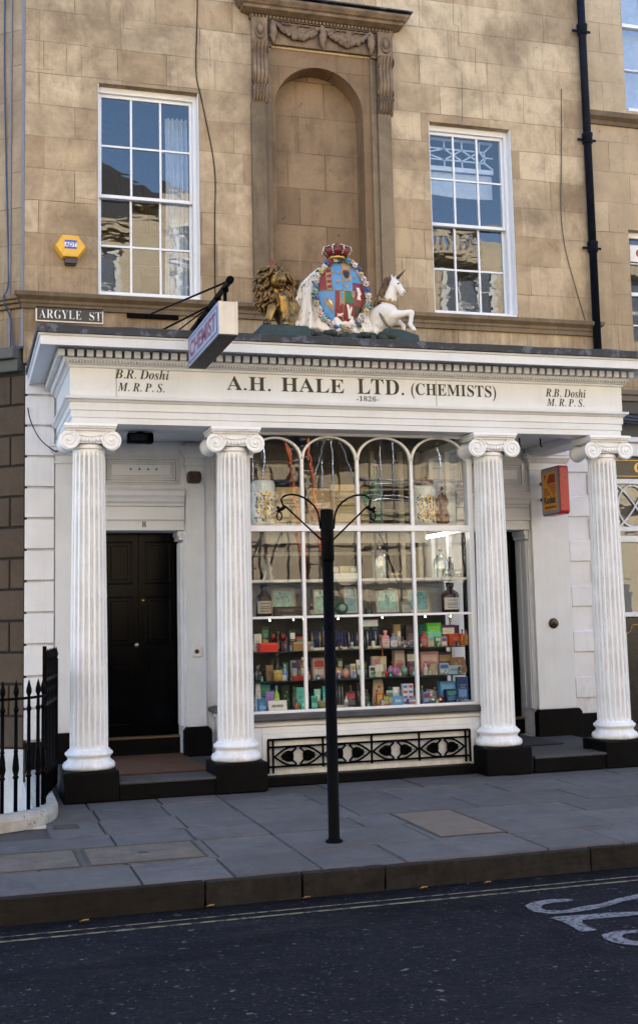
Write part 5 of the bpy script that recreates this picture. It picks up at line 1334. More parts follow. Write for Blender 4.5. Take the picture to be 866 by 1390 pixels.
# shopfront
YS = YN+.02
mb = MB(); mb.box(7.88, 24, YS, YN+.4, .0, 4.56); nf = mb.build('shopfront', P((.030, .030, .032), .5), NB)
mb = MB(); mb.box(7.88, 24, YS-.07, YS-.001, 4.50, 4.57); mb.box(7.88, 24, YS-.04, YS-.001, 4.42, 4.499); mb.build('cornice', P((.16, .13, .10), .8), nf, .01)
mb = MB(); mb.box(7.88, 24, YS-.12, YS-.001, 3.86, 3.93); mb.box(7.88, 24, YS-.08, YS-.001, 3.68, 3.859); mb.build('fascia_cornice', WHITE, nf, .012)
mb = MB(); mb.box(8.02, 24, YS-.03, YS-.001, 3.39, 3.66); mb.build('fascia', P((.010, .010, .010), .25), nf)
mb = MB(); 
for a, b, c, d in ((8.07, 24, 3.42, 3.428), (8.07, 24, 3.628, 3.636)): mb.box(a, b, YS-.033, YS-.0305, c, d)
mb.box(8.07, 8.078, YS-.033, YS-.0305, 3.43, 3.627)
GOLDL = P((.50, .33, .08), .4, .5); mb.build('gold_line', GOLDL, nf)
text('lettering', 'G', 'serif', GOLDL, nf, 8.385, 8.55, 3.465, 3.605, YS-.034)
mb = MB()
mb.box(8.02, 8.10, YS-.05, YS-.001, 1.60, 3.385); mb.box(8.102, 24, YS-.05, YS-.001, 3.32, 3.385); mb.box(8.102, 24, YS-.05, YS-.001, 2.70, 2.76); mb.box(8.102, 24, YS-.06, YS-.001, 2.56, 2.64); mb.box(8.102, 24, YS-.05, YS-.001, 1.60, 1.66); mb.box(8.102, 8.13, YS-.04, YS-.001, 1.661, 2.559)
mb.build('window_frame', WHITE, nf, .006)
mb = MB(); mb.add([(8.10, YS-.012, 1.64), (12, YS-.012, 1.64), (12, YS-.012, 3.33), (8.10, YS-.012, 3.33)], [(0, 1, 2, 3)]); mb.build('pane', G_LO, nf)
mb = MB()
for k in range(6):
    xc = 8.12+.42*k
    for s in (-1, 1):
        mb.tube([(xc+.42*i/14, YS-.03, 3.03+s*(.27-.54*i/14)*1.0+s*.06*math.sin(PI*i/14)) for i in range(15)], .013, 6)
        mb.tube([(xc+.21+s*.21*math.cos(PI*i/14-PI/2), YS-.03, 3.03+.27*math.sin(PI*i/14-PI/2)) for i in range(15)], .013, 6)
mb.build('transom_tracery', WHITE, nf)
mb = MB(); mb.box(8.06, 24, YS-.04, YS-.001, .25, 1.585); mb.build('panel', P((.008, .008, .009), .25), nf)
mb = MB(); mb.tube([(8.14, YS-.042, .4), (8.14, YS-.042, 1.38), (8.20, YS-.042, 1.42), (8.24, YS-.042, 1.50), (9.5, YS-.042, 1.50)], .005, 5); mb.build('gold_line', GOLDL, nf)
for i in range(4): cable([(8.0, YS-.10, 4.30-.05*i), (8.4, YS-.16, 4.22-.04*i), (9.2, YS-.15, 4.26-.03*i), (12, YS-.1, 4.3)], .014, ['black cable', 'thick blue cable', 'grey cable', 'dark slack cable'][i]+' bundled under the neighbour shop cornice', P([(.01, .01, .01), (.02, .05, .12), (.06, .06, .07), (.015, .015, .018)][i], .5))

# ------------------------------------------------------------------ the sunny side of the street, seen only in the glass
OP = thing('opposite_terrace', 'sunlit ochre stone terrace across the street seen reflected in the windows', 'building', (8, -15, 0)); YO = -15.0
mb = MB(); mb.box(8.6, 40, YO-.5, YO, -.18, 11.7); mb.box(-30, 8.595, YO-.5, YO, -.18, 12.7); mb.build('wall', OCHRE, OP)
mb = MB()
for z, h, o in ((11.6, .22, .35), (8.6, .12, .12), (4.6, .30, .3), (3.9, .08, .1)): mb.box(8.6, 40, YO+.001, YO+o, z, z+h)
for z, h, o in ((12.5, .22, .3), (9.3, .12, .12), (4.9, .30, .3)): mb.box(-30, 8.59, YO+.001, YO+o, z, z+h)
for x in (8.7, 12.05, 16.5): mb.box(x, x+.5, YO+.001, YO+.12, 4.9, 11.6)
mb.box(13.9, 40, YO-.3, YO+.15, 11.83, 12.6)
mb.build('cornice', OCHRE, OP)
mb = MB()
for i in range(26):
    x = 8.7+.21*i; mb.lathe([(.06, 11.83), (.085, 12.0), (.05, 12.2), (.07, 12.4)], (x, YO, 0), 8)
mb.box(8.6, 14.1, YO-.12, YO+.14, 12.4, 12.6); mb.build('balustrade', OCHRE, OP)
mb = MB(); mb.prism([(-30, 12.72), (6.4, 12.72), (2.2, 14.5), (-12, 14.5), (-30, 14.5)], YO-4, YO-.2); mb.build('roof', SLATE, OP)
mb = MB()
for x in (-6, -3, .2, 2.75, 5.4, 7.0, 9.9, 13.1, 15.1, 18.5, 22):
    for z, h in ((5.8, 2.2), (9.7, 1.7)):
        mb.box(x, x+1.05, YO-.12, YO+.012, z, z+h)
op_w = mb.build('window', P((.13, .14, .15), .15), OP)
mb = MB()
for x in (-6, -3, .2, 2.75, 5.4, 7.0, 9.9, 13.1, 15.1, 18.5, 22):
    for z, h in ((5.8, 2.2), (9.7, 1.7)):
        mb.box(x-.14, x, YO+.001, YO+.06, z-.05, z+h+.15); mb.box(x+1.05, x+1.19, YO+.001, YO+.06, z-.05, z+h+.15); mb.box(x-.25, x+1.3, YO+.001, YO+.16, z+h+.151, z+h+.30); mb.box(x+.02, x+1.03, YO+.013, YO+.03, z+h*.48, z+h*.52); mb.box(x+.5, x+.55, YO+.0315, YO+.04, z, z+h)
mb.build('window_frame', P((.62, .58, .50)), OP)
mb = MB(); mb.box(-30, 40, YO+.001, YO+.05, -.1, 1.0); mb.build('shopfront', P((.09, .08, .07), .5), OP)
mb = MB()
for x in (-4, 1, 4, 6.6, 10.5, 13.8, 17): mb.box(x, x+1.5, YO+.051, YO+.07, .5, 2.35)
mb.build('shop_window', P((.10, .11, .12), .15), OP)
sc = thing('scaffolding', 'tube scaffolding against the opposite terrace seen reflected in the bay', 'scaffolding', (9, -14, 0)); YP = -13.7
TUB = P((.36, .36, .38), .35, .8)
mb = MB()
for x in (6.6, 8.15, 9.7, 11.25, 12.8):
    for y in (YP, YP-.9): mb.tube([(x, y, -.168), (x, y, 8.2)], .026, 8)
for y in (YP, YP-.9):
    for z in (2.3, 4.35, 4.75, 6.4): mb.tube([(6.2, y, z), (13.2, y, z)], .026, 8)
for x, s in ((6.6, 1), (9.7, -1), (11.25, 1)): mb.tube([(x, YP+.03, 2.2), (x+1.55*s, YP+.03, 6.4)], .026, 8)
mb.build('scaffold_tube', TUB, sc)
mb = MB(); mb.box(6.3, 13.1, YP-.9, YP, 6.44, 6.48); mb.box(6.3, 13.1, YP-.9, YP, 2.34, 2.38); mb.build('scaffold_board', P((.20, .14, .08), .9), sc)
ld = thing('ladder', 'orange ladder leaning on the scaffolding seen reflected in the bay', 'ladder', (7.3, -13.3, 0))
for s in (0, .38): mb = MB(); mb.bar((7.5+s, YP+.35, 2.4), (7.05+s, YP+.04, 6.9), .05, .08); mb.build('stile', P((.72, .13, .03), .4), ld)
mb = MB()
for i in range(15):
    k = i/15; mb.tube([(7.5-.45*k, YP+.35-.31*k, 2.5+4.5*k), (7.88-.45*k, YP+.35-.31*k, 2.5+4.5*k)], .014, 6)
mb.build('rung', P((.6, .55, .5), .4), ld)
GOODS = [
    ('box', 'product_box', 'small white carton at the bay corner beside the red basket', 'box', 2.997, 0.72, 1.346, 0.077, 0.188, (0.68, 0.66, 0.62), (0.28, 0.29, 0.32)),
    ('box', 'display_stand', 'dark stand with yellow edging behind the red basket', 'display stand', 3.113, 0.85, 1.346, 0.075, 0.263, (0.05, 0.04, 0.02), (0.45, 0.36, 0.1)),
    ('tray', 'basket', 'bright red plastic basket on the top glass shelf', 'basket', 3.076, 0.62, 1.346, 0.186, 0.092, (0.62, 0.03, 0.02), (0.7, 0.05, 0.03)),
    ('brush', 'hair_brush', 'black hair brush with dark red oval pad behind the red basket', 'hair brush', 3.169, 0.74, 1.346, 0.063, 0.205, (0.015, 0.015, 0.016), (0.42, 0.03, 0.03)),
    ('brush', 'hair_brush', 'red backed hair brush between the black brush and the carded brush', 'hair brush', 3.299, 0.8, 1.346, 0.061, 0.201, (0.1, 0.01, 0.01), (0.45, 0.05, 0.03)),
    ('box', 'carded_brush', 'black brush on a white header card on the top glass shelf', 'brush', 3.359, 0.66, 1.346, 0.065, 0.222, (0.015, 0.015, 0.016), (0.015, 0.015, 0.016), (0.68, 0.66, 0.62)),
    ('tray', 'wooden_tray', 'tan wooden tray at the end of the hair brushes', 'tray', 3.425, 0.6, 1.346, 0.187, 0.096, (0.32, 0.2, 0.1), (0.4, 0.27, 0.14)),
    ('box', 'red_packet', 'red and white packet standing in the tan wooden tray', 'packet', 3.447, 0.72, 1.346, 0.082, 0.147, (0.42, 0.03, 0.03), (0.68, 0.66, 0.62)),
    ('tube', 'sponge_tube', 'orange red tube leaning behind the first glazing bar', 'tube', 3.533, 0.78, 1.346, 0.046, 0.166, (0.5, 0.1, 0.04), (0.32, 0.2, 0.1)),
    ('carboy', 'glass_flask', 'smoky glass conical flask at the dark end of the middle shelf', 'flask', 3.024, 0.8, 1.04, 0.085, 0.161, (0.06, 0.06, 0.065), (0.28, 0.29, 0.32)),
    ('carboy', 'glass_flask', 'second smoky flask, the one touching the leaning plank', 'flask', 3.102, 0.82, 1.04, 0.082, 0.136, (0.045, 0.04, 0.04), (0.015, 0.015, 0.016)),
    ('card', 'plank', 'wooden plank leaning back beside the smoky flasks', 'plank', 3.122, 0.7, 1.04, 0.077, 0.162, (0.26, 0.16, 0.08), (0.12, 0.07, 0.03)),
    ('figure', 'figurine', 'black figurine in a hat over a yellow bowl', 'figurine', 3.210, 0.72, 1.04, 0.084, 0.268, (0.015, 0.015, 0.016), (0.25, 0.2, 0.15)),
    ('jar', 'bowl', 'round yellow bowl in front of the black figurine', 'bowl', 3.188, 0.62, 1.04, 0.093, 0.110, (0.5, 0.34, 0.08), (0.55, 0.4, 0.12)),
    ('bottle', 'bottle', 'slim pale blue bottle behind the white cup', 'bottle', 3.273, 0.66, 1.04, 0.042, 0.165, (0.25, 0.36, 0.5), (0.68, 0.66, 0.62)),
    ('jar', 'cup', 'white cup with a blue rim on the middle glass shelf', 'cup', 3.250, 0.6, 1.04, 0.059, 0.083, (0.55, 0.58, 0.62), (0.1, 0.22, 0.55)),
    ('jar', 'glass_jar', 'clear round jar on the red cloth, the bigger one', 'jar', 3.371, 0.66, 1.04, 0.072, 0.122, (0.34, 0.3, 0.28), (0.28, 0.29, 0.32)),
    ('bottle', 'amber_bottle', 'amber bottle with pale cap above the red cloth', 'bottle', 3.480, 0.7, 1.04, 0.054, 0.236, (0.22, 0.14, 0.05), (0.68, 0.66, 0.62)),
    ('jar', 'glass_jar', 'small clear jar at the end of the red cloth', 'jar', 3.484, 0.66, 1.04, 0.051, 0.103, (0.42, 0.36, 0.32), (0.68, 0.66, 0.62)),
    ('tray', 'red_cloth', 'dark red cloth lined tray under the clear jars', 'tray', 3.408, 0.6, 1.04, 0.167, 0.049, (0.3, 0.02, 0.03), (0.36, 0.03, 0.04)),
    ('bag', 'cosmetic_bag', 'red and white patterned bag in the bottom corner of the bay', 'bag', 2.967, 0.62, 0.73, 0.063, 0.289, (0.6, 0.55, 0.5), (0.38, 0.03, 0.04)),
    ('box', 'product_box', 'deep teal carton behind the purple carton', 'box', 3.071, 0.72, 0.73, 0.092, 0.273, (0.03, 0.27, 0.25), (0.05, 0.4, 0.36)),
    ('box', 'product_box', 'bright blue carton at the front of the bottom corner', 'box', 2.999, 0.6, 0.73, 0.097, 0.134, (0.05, 0.22, 0.58), (0.22, 0.48, 0.62)),
    ('box', 'product_box', 'purple carton next to the lime bottle', 'box', 3.097, 0.64, 0.73, 0.081, 0.205, (0.38, 0.22, 0.52), (0.55, 0.4, 0.7)),
    ('bottle', 'bottle', 'lime green bottle with a blue cap', 'bottle', 3.176, 0.66, 0.73, 0.065, 0.258, (0.3, 0.55, 0.08), (0.45, 0.65, 0.2), (0.08, 0.3, 0.65)),
    ('card', 'price_card', 'white card printed with dark bars leaning at the window front', 'card', 3.159, 0.54, 0.73, 0.198, 0.110, (0.74, 0.72, 0.68), (0.04, 0.07, 0.06)),
    ('bag', 'tinsel_bag', 'dark green glittering bag behind the printed card', 'bag', 3.299, 0.74, 0.73, 0.105, 0.256, (0.015, 0.05, 0.03), (0.08, 0.2, 0.1)),
    ('bottle', 'bottle', 'dark bottle with a bright orange cap near the turquoise cartons', 'bottle', 3.375, 0.58, 0.73, 0.049, 0.120, (0.03, 0.22, 0.2), (0.62, 0.12, 0.02), (0.62, 0.12, 0.02)),
    ('box', 'product_box', 'tall turquoise carton next to the first glazing bar', 'box', 3.440, 0.68, 0.73, 0.092, 0.228, (0.14, 0.52, 0.48), (0.3, 0.62, 0.58), (0.08, 0.4, 0.37)),
    ('tube', 'cosmetic_tube', 'short teal tube in front of the tall turquoise carton', 'tube', 3.447, 0.58, 0.73, 0.084, 0.096, (0.06, 0.42, 0.38), (0.22, 0.6, 0.48)),
    ('rack', 'pen_rack', 'navy card of gilt slim goods between bar and post', 'display rack', 3.651, 0.7, 1.346, 0.145, 0.207, (0.012, 0.018, 0.09), (0.06, 0.07, 0.2), (0.5, 0.36, 0.1)),
    ('rack', 'pen_rack', 'navy card of slim goods with orange wood ledge beside the black post', 'display rack', 3.902, 0.7, 1.346, 0.142, 0.201, (0.012, 0.018, 0.09), (0.015, 0.03, 0.16), (0.03, 0.05, 0.22)),
    ('rack', 'pen_rack', 'navy card of fine vertical pencils next to the second glazing bar', 'display rack', 4.080, 0.72, 1.346, 0.160, 0.196, (0.02, 0.02, 0.04), (0.03, 0.04, 0.14), (0.3, 0.32, 0.36)),
    ('box', 'gift_box', 'large dusty pink gift box behind the black post', 'box', 3.672, 0.78, 1.04, 0.138, 0.220, (0.45, 0.33, 0.3), (0.6, 0.5, 0.46)),
    ('ball', 'novelty_clock', 'tan round novelty clock beside the black post', 'clock', 3.849, 0.62, 1.04, 0.087, 0.121, (0.42, 0.26, 0.12), (0.7, 0.68, 0.6), (0.015, 0.015, 0.016)),
    ('ball', 'pink_puff', 'pink domed powder puff beside the novelty clock', 'powder puff', 3.940, 0.64, 1.04, 0.095, 0.100, (0.62, 0.32, 0.28), (0.66, 0.4, 0.36)),
    ('box', 'product_box', 'tall plain white carton before the second glazing bar', 'box', 4.041, 0.7, 1.04, 0.057, 0.145, (0.68, 0.66, 0.62), (0.55, 0.56, 0.52)),
    ('tube', 'cosmetic_tube', 'white and green tube before the second glazing bar', 'tube', 4.119, 0.72, 1.04, 0.065, 0.186, (0.68, 0.66, 0.62), (0.15, 0.35, 0.15), (0.1, 0.28, 0.1)),
    ('tube', 'cosmetic_tube', 'pale turquoise tube standing above the turquoise carton', 'tube', 3.624, 0.66, 0.73, 0.079, 0.205, (0.3, 0.6, 0.56), (0.68, 0.66, 0.62)),
    ('box', 'product_box', 'small turquoise carton under the pale turquoise tube', 'box', 3.567, 0.58, 0.73, 0.066, 0.140, (0.1, 0.5, 0.45), (0.22, 0.6, 0.48)),
    ('jar', 'cream_jar', 'round olive brown jar at the window front by the post', 'jar', 3.641, 0.56, 0.73, 0.096, 0.089, (0.2, 0.18, 0.08), (0.26, 0.24, 0.12)),
    ('box', 'product_box', 'teal carton half behind the black post', 'box', 3.717, 0.7, 0.73, 0.052, 0.228, (0.06, 0.42, 0.38), (0.2, 0.55, 0.5)),
    ('rack', 'spectacle_rack', 'stand of glittering spectacles beside the black post', 'display rack', 3.873, 0.66, 0.73, 0.101, 0.238, (0.03, 0.03, 0.035), (0.3, 0.32, 0.35), (0.12, 0.15, 0.25)),
    ('box', 'display_header', 'dark display with a red header strip', 'display stand', 3.969, 0.6, 0.73, 0.113, 0.173, (0.04, 0.035, 0.03), (0.1, 0.1, 0.1), (0.42, 0.03, 0.05)),
    ('bottle', 'bottle', 'small white bottle in front of the red headed display', 'bottle', 3.913, 0.56, 0.73, 0.040, 0.127, (0.68, 0.66, 0.62), (0.28, 0.29, 0.32)),
    ('figure', 'ornament', 'dark brown carved ornament next to the second glazing bar', 'ornament', 4.080, 0.66, 0.73, 0.080, 0.237, (0.05, 0.035, 0.025), (0.1, 0.07, 0.04)),
    ('rack', 'pen_rack', 'navy card of silver pens under the blank notice card', 'display rack', 4.291, 0.72, 1.346, 0.159, 0.198, (0.012, 0.018, 0.09), (0.03, 0.05, 0.16), (0.5, 0.5, 0.52)),
    ('bottle', 'bath_bottle', 'pink bath bottle beside the navy pens', 'bottle', 4.396, 0.62, 1.346, 0.091, 0.189, (0.6, 0.3, 0.33), (0.7, 0.5, 0.5), (0.62, 0.36, 0.38)),
    ('bottle', 'bath_bottle', 'pale blue bath bottle with a tan cap', 'bottle', 4.494, 0.64, 1.346, 0.085, 0.157, (0.28, 0.36, 0.62), (0.68, 0.66, 0.62), (0.35, 0.18, 0.1)),
    ('tube', 'cosmetic_tube', 'white tube with a lilac top next to the blue bath bottle', 'tube', 4.578, 0.68, 1.346, 0.038, 0.176, (0.68, 0.66, 0.62), (0.38, 0.22, 0.52), (0.38, 0.22, 0.52)),
    ('dish', 'cream_pot', 'round white pot with a lilac disc, first of the two', 'pot', 4.622, 0.64, 1.346, 0.076, 0.087, (0.68, 0.66, 0.62), (0.34, 0.25, 0.5)),
    ('dish', 'cream_pot', 'round white pot with a lilac disc, second, beside the glazing bar', 'pot', 4.699, 0.64, 1.346, 0.073, 0.085, (0.6, 0.6, 0.6), (0.3, 0.24, 0.48)),
    ('box', 'gift_box', 'dark wine carton behind the lilac pots', 'box', 4.754, 0.82, 1.346, 0.103, 0.241, (0.06, 0.03, 0.05), (0.16, 0.1, 0.14)),
    ('box', 'gift_box', 'gold cream carton behind the blue bath bottle', 'box', 4.587, 0.78, 1.346, 0.080, 0.250, (0.36, 0.28, 0.14), (0.58, 0.5, 0.38)),
    ('box', 'soap_box', 'cream soap carton at the back, first of the upper two', 'box', 4.310, 0.74, 1.04, 0.088, 0.216, (0.58, 0.5, 0.38), (0.68, 0.66, 0.62)),
    ('box', 'soap_box', 'cream soap carton at the back, second of the upper two', 'box', 4.404, 0.76, 1.04, 0.079, 0.212, (0.6, 0.54, 0.44), (0.5, 0.44, 0.34)),
    ('box', 'soap_box', 'white soap carton printed with green leaves', 'box', 4.235, 0.62, 1.04, 0.065, 0.120, (0.66, 0.66, 0.58), (0.1, 0.36, 0.16)),
    ('box', 'soap_box', 'tall white soap carton in front of the cream ones', 'box', 4.314, 0.62, 1.04, 0.084, 0.131, (0.68, 0.65, 0.58), (0.5, 0.46, 0.4)),
    ('figure', 'star_ornament', 'small bright orange star ornament above the cream soap cartons', 'ornament', 4.421, 0.8, 1.04, 0.041, 0.277, (0.7, 0.25, 0.02), (0.72, 0.3, 0.03)),
    ('box', 'doll_box', 'pale pink boxed set with a printed doll', 'box', 4.604, 0.8, 1.04, 0.129, 0.274, (0.56, 0.4, 0.38), (0.42, 0.12, 0.16), (0.6, 0.5, 0.48)),
    ('ball', 'bath_ball', 'lilac pink bath ball beside the red bow', 'bath ball', 4.453, 0.64, 1.04, 0.066, 0.111, (0.48, 0.28, 0.45), (0.4, 0.2, 0.4)),
    ('ball', 'bath_ball', 'flat round magenta bath ball in front of the pink boxed set', 'bath ball', 4.504, 0.6, 1.04, 0.085, 0.099, (0.5, 0.25, 0.42), (0.35, 0.12, 0.3)),
    ('ball', 'red_bow', 'glossy red bow on the middle glass shelf', 'bow', 4.379, 0.58, 1.04, 0.050, 0.061, (0.5, 0.02, 0.03), (0.4, 0.01, 0.02)),
    ('ball', 'bath_ball', 'grey green bath ball beside the glossy red perfume', 'bath ball', 4.598, 0.62, 1.04, 0.088, 0.110, (0.2, 0.32, 0.27), (0.3, 0.4, 0.35)),
    ('bottle', 'perfume', 'dark red perfume bottle before the third glazing bar', 'bottle', 4.697, 0.66, 1.04, 0.057, 0.154, (0.28, 0.02, 0.03), (0.4, 0.1, 0.1)),
    ('box', 'product_box', 'dark green and blue carton above the red perfume', 'box', 4.746, 0.8, 1.04, 0.098, 0.263, (0.02, 0.08, 0.07), (0.05, 0.06, 0.25), (0.68, 0.66, 0.62)),
    ('bag', 'toiletry_bag', 'beige flowered toiletry bag at the back of the lowest shelf', 'bag', 4.338, 0.74, 0.73, 0.140, 0.275, (0.48, 0.38, 0.3), (0.25, 0.08, 0.08)),
    ('box', 'plaster_box', 'orange and green plaster carton', 'box', 4.306, 0.62, 0.73, 0.070, 0.139, (0.6, 0.16, 0.03), (0.3, 0.55, 0.08), (0.5, 0.4, 0.05)),
    ('box', 'plaster_box', 'red and lime plaster carton next to the orange one', 'box', 4.378, 0.62, 0.73, 0.069, 0.116, (0.42, 0.05, 0.03), (0.3, 0.55, 0.08), (0.25, 0.45, 0.08)),
    ('box', 'product_box', 'pale grey carton between the plasters and the white tube', 'box', 4.441, 0.66, 0.73, 0.072, 0.158, (0.52, 0.54, 0.56), (0.68, 0.66, 0.62)),
    ('tube', 'cosmetic_tube', 'wide white tube on the lowest shelf', 'tube', 4.510, 0.64, 0.73, 0.079, 0.193, (0.7, 0.7, 0.7), (0.4, 0.5, 0.6), (0.5, 0.55, 0.6)),
    ('card', 'leaflet', 'blue and white leaflet leaning at the window front', 'leaflet', 4.496, 0.54, 0.73, 0.104, 0.102, (0.12, 0.36, 0.62), (0.68, 0.66, 0.62)),
    ('pile', 'toothpaste_cartons', 'block of white and blue toothpaste cartons with red print', 'box', 4.629, 0.62, 0.73, 0.123, 0.226, (0.62, 0.64, 0.7), (0.05, 0.16, 0.5), (0.45, 0.05, 0.05)),
    ('box', 'product_box', 'low blue carton with orange print in front of the toothpaste block', 'box', 4.665, 0.58, 0.73, 0.110, 0.066, (0.1, 0.26, 0.58), (0.55, 0.2, 0.08), (0.68, 0.66, 0.62)),
    ('bottle', 'bottle', 'rose red bottle beside the green carton', 'bottle', 4.841, 0.62, 1.346, 0.077, 0.170, (0.48, 0.08, 0.1), (0.55, 0.2, 0.2), (0.4, 0.03, 0.05)),
    ('box', 'gift_box', 'deep teal carton behind the rose red bottle', 'box', 4.906, 0.84, 1.346, 0.081, 0.242, (0.02, 0.17, 0.18), (0.05, 0.25, 0.25)),
    ('box', 'gift_box', 'large grass green carton standing on mint carton', 'box', 5.022, 0.8, 1.346, 0.170, 0.256, (0.1, 0.42, 0.05), (0.25, 0.55, 0.12), (0.16, 0.5, 0.08)),
    ('box', 'gift_box', 'wide mint carton in front of the grass green one', 'box', 4.991, 0.72, 1.346, 0.169, 0.158, (0.22, 0.6, 0.48), (0.4, 0.7, 0.6)),
    ('box', 'soap_box', 'small white carton with a teal top', 'box', 4.919, 0.62, 1.346, 0.074, 0.116, (0.55, 0.5, 0.42), (0.6, 0.35, 0.25), (0.06, 0.42, 0.38)),
    ('box', 'soap_box', 'small green carton beside the teal topped one', 'box', 5.001, 0.62, 1.346, 0.071, 0.109, (0.1, 0.32, 0.2), (0.3, 0.5, 0.35)),
    ('box', 'soap_box', 'small blush pink carton beside the orange box', 'box', 5.075, 0.62, 1.346, 0.071, 0.104, (0.58, 0.38, 0.34), (0.68, 0.58, 0.52)),
    ('box', 'gift_box', 'purple carton with a broad white label', 'box', 5.204, 0.82, 1.346, 0.170, 0.230, (0.1, 0.04, 0.13), (0.45, 0.42, 0.42), (0.66, 0.64, 0.62)),
    ('box', 'gift_box', 'dark violet carton behind the amber bottles', 'box', 5.326, 0.84, 1.346, 0.056, 0.224, (0.06, 0.02, 0.07), (0.14, 0.08, 0.16)),
    ('box', 'gift_box', 'wide burnt orange carton', 'box', 5.226, 0.7, 1.346, 0.163, 0.132, (0.5, 0.09, 0.02), (0.4, 0.05, 0.02)),
    ('bottle', 'amber_bottle', 'amber bottle with a navy cap, first from the orange carton', 'bottle', 5.317, 0.66, 1.346, 0.041, 0.180, (0.45, 0.14, 0.01), (0.5, 0.18, 0.02), (0.012, 0.018, 0.09)),
    ('bottle', 'amber_bottle', 'amber bottle with a navy cap, against the window frame', 'bottle', 5.360, 0.66, 1.346, 0.041, 0.179, (0.5, 0.17, 0.02), (0.55, 0.22, 0.03), (0.012, 0.018, 0.09)),
    ('box', 'gift_box', 'large pale pink carton with roses', 'box', 4.959, 0.8, 1.04, 0.209, 0.249, (0.58, 0.34, 0.36), (0.45, 0.12, 0.2), (0.64, 0.48, 0.46)),
    ('figure', 'panda_toy', 'black and white panda figure in front of the pink carton', 'toy', 4.862, 0.64, 1.04, 0.067, 0.130, (0.6, 0.58, 0.54), (0.015, 0.015, 0.016)),
    ('bag', 'flower_bunch', 'bunch of pink and green fabric flowers', 'flowers', 4.954, 0.64, 1.04, 0.101, 0.117, (0.34, 0.36, 0.22), (0.6, 0.25, 0.35)),
    ('box', 'book', 'dark brown book propped above the grey carton', 'book', 5.153, 0.82, 1.04, 0.164, 0.238, (0.1, 0.055, 0.03), (0.3, 0.2, 0.12), (0.36, 0.24, 0.12)),
    ('bag', 'paper_bag', 'crumpled brown paper bag', 'bag', 5.275, 0.72, 1.04, 0.206, 0.178, (0.28, 0.16, 0.08), (0.34, 0.2, 0.1)),
    ('box', 'product_box', 'silvery grey carton below the brown book', 'box', 5.060, 0.62, 1.04, 0.113, 0.124, (0.34, 0.36, 0.42), (0.5, 0.5, 0.55)),
    ('card', 'glass_plaque', 'pale blue glass plaque under the paper bag', 'plaque', 5.193, 0.6, 1.04, 0.146, 0.095, (0.3, 0.46, 0.56), (0.25, 0.12, 0.06)),
    ('dish', 'vanity_mirror', 'large round silver vanity mirror above the compacts', 'mirror', 4.940, 0.74, 0.73, 0.148, 0.285, (0.5, 0.5, 0.48), (0.75, 0.75, 0.72)),
    ('box', 'product_box', 'bright sky blue carton in the far corner', 'box', 5.162, 0.8, 0.73, 0.189, 0.223, (0.16, 0.4, 0.72), (0.3, 0.55, 0.8), (0.2, 0.48, 0.78)),
    ('box', 'display_stand', 'deep blue stand beside the window frame', 'display stand', 5.331, 0.76, 0.73, 0.126, 0.267, (0.06, 0.16, 0.38), (0.2, 0.4, 0.7), (0.03, 0.08, 0.2)),
    ('dish', 'compact', 'round compact with a dark red rim, middle of the trio', 'compact', 4.922, 0.58, 0.73, 0.075, 0.092, (0.3, 0.04, 0.05), (0.7, 0.7, 0.68)),
    ('dish', 'compact', 'round compact next to the blue shaver box', 'compact', 4.999, 0.58, 0.73, 0.080, 0.093, (0.34, 0.05, 0.05), (0.66, 0.64, 0.6)),
    ('dish', 'compact', 'round silver compact lowest and foremost of the trio', 'compact', 4.896, 0.54, 0.73, 0.086, 0.059, (0.45, 0.44, 0.42), (0.7, 0.7, 0.7)),
    ('box', 'shaver_box', 'dark navy carton beside the trio of compacts', 'box', 5.150, 0.66, 0.73, 0.136, 0.144, (0.02, 0.05, 0.14), (0.08, 0.2, 0.4)),
    ('box', 'product_box', 'light blue carton behind the trio of compacts', 'box', 4.857, 0.64, 0.73, 0.088, 0.128, (0.2, 0.32, 0.55), (0.5, 0.55, 0.6)),
    ('bottle', 'apothecary_bottle', 'big brown bottle with a cream label at the near end', 'bottle', 3.054, 0.66, 1.715, 0.169, 0.330, (0.06, 0.022, 0.012), (0.48, 0.4, 0.3), (0.02, 0.01, 0.01)),
    ('frame', 'picture_frame', 'cream picture frame with a pale blue print behind the dark wooden case', 'picture frame', 3.329, 0.86, 1.715, 0.278, 0.296, (0.5, 0.42, 0.3), (0.32, 0.52, 0.56)),
    ('box', 'wooden_case', 'dark wooden instrument case with a brass rail', 'case', 3.326, 0.64, 1.715, 0.338, 0.101, (0.035, 0.018, 0.012), (0.05, 0.03, 0.02), (0.07, 0.04, 0.03)),
    ('bottle', 'apothecary_bottle', 'little brown labelled bottle beside the first glazing bar', 'bottle', 3.586, 0.68, 1.715, 0.050, 0.118, (0.06, 0.022, 0.012), (0.5, 0.42, 0.32)),
    ('frame', 'picture_frame', 'dark framed wintry blue print behind the black post', 'picture frame', 3.777, 0.84, 1.715, 0.259, 0.295, (0.12, 0.1, 0.09), (0.3, 0.55, 0.66)),
    ('ball', 'green_flask', 'flattened green flask with a round grey label', 'flask', 3.907, 0.64, 1.715, 0.154, 0.139, (0.01, 0.1, 0.06), (0.34, 0.36, 0.35), (0.02, 0.12, 0.07)),
    ('frame', 'picture_frame', 'narrow dark frame with a deep blue print behind the green flask', 'picture frame', 4.093, 0.84, 1.715, 0.179, 0.327, (0.1, 0.09, 0.08), (0.12, 0.32, 0.42)),
    ('bottle', 'apothecary_bottle', 'slender dark bottle between two framed prints', 'bottle', 4.256, 0.7, 1.715, 0.057, 0.240, (0.03, 0.012, 0.01), (0.05, 0.02, 0.02)),
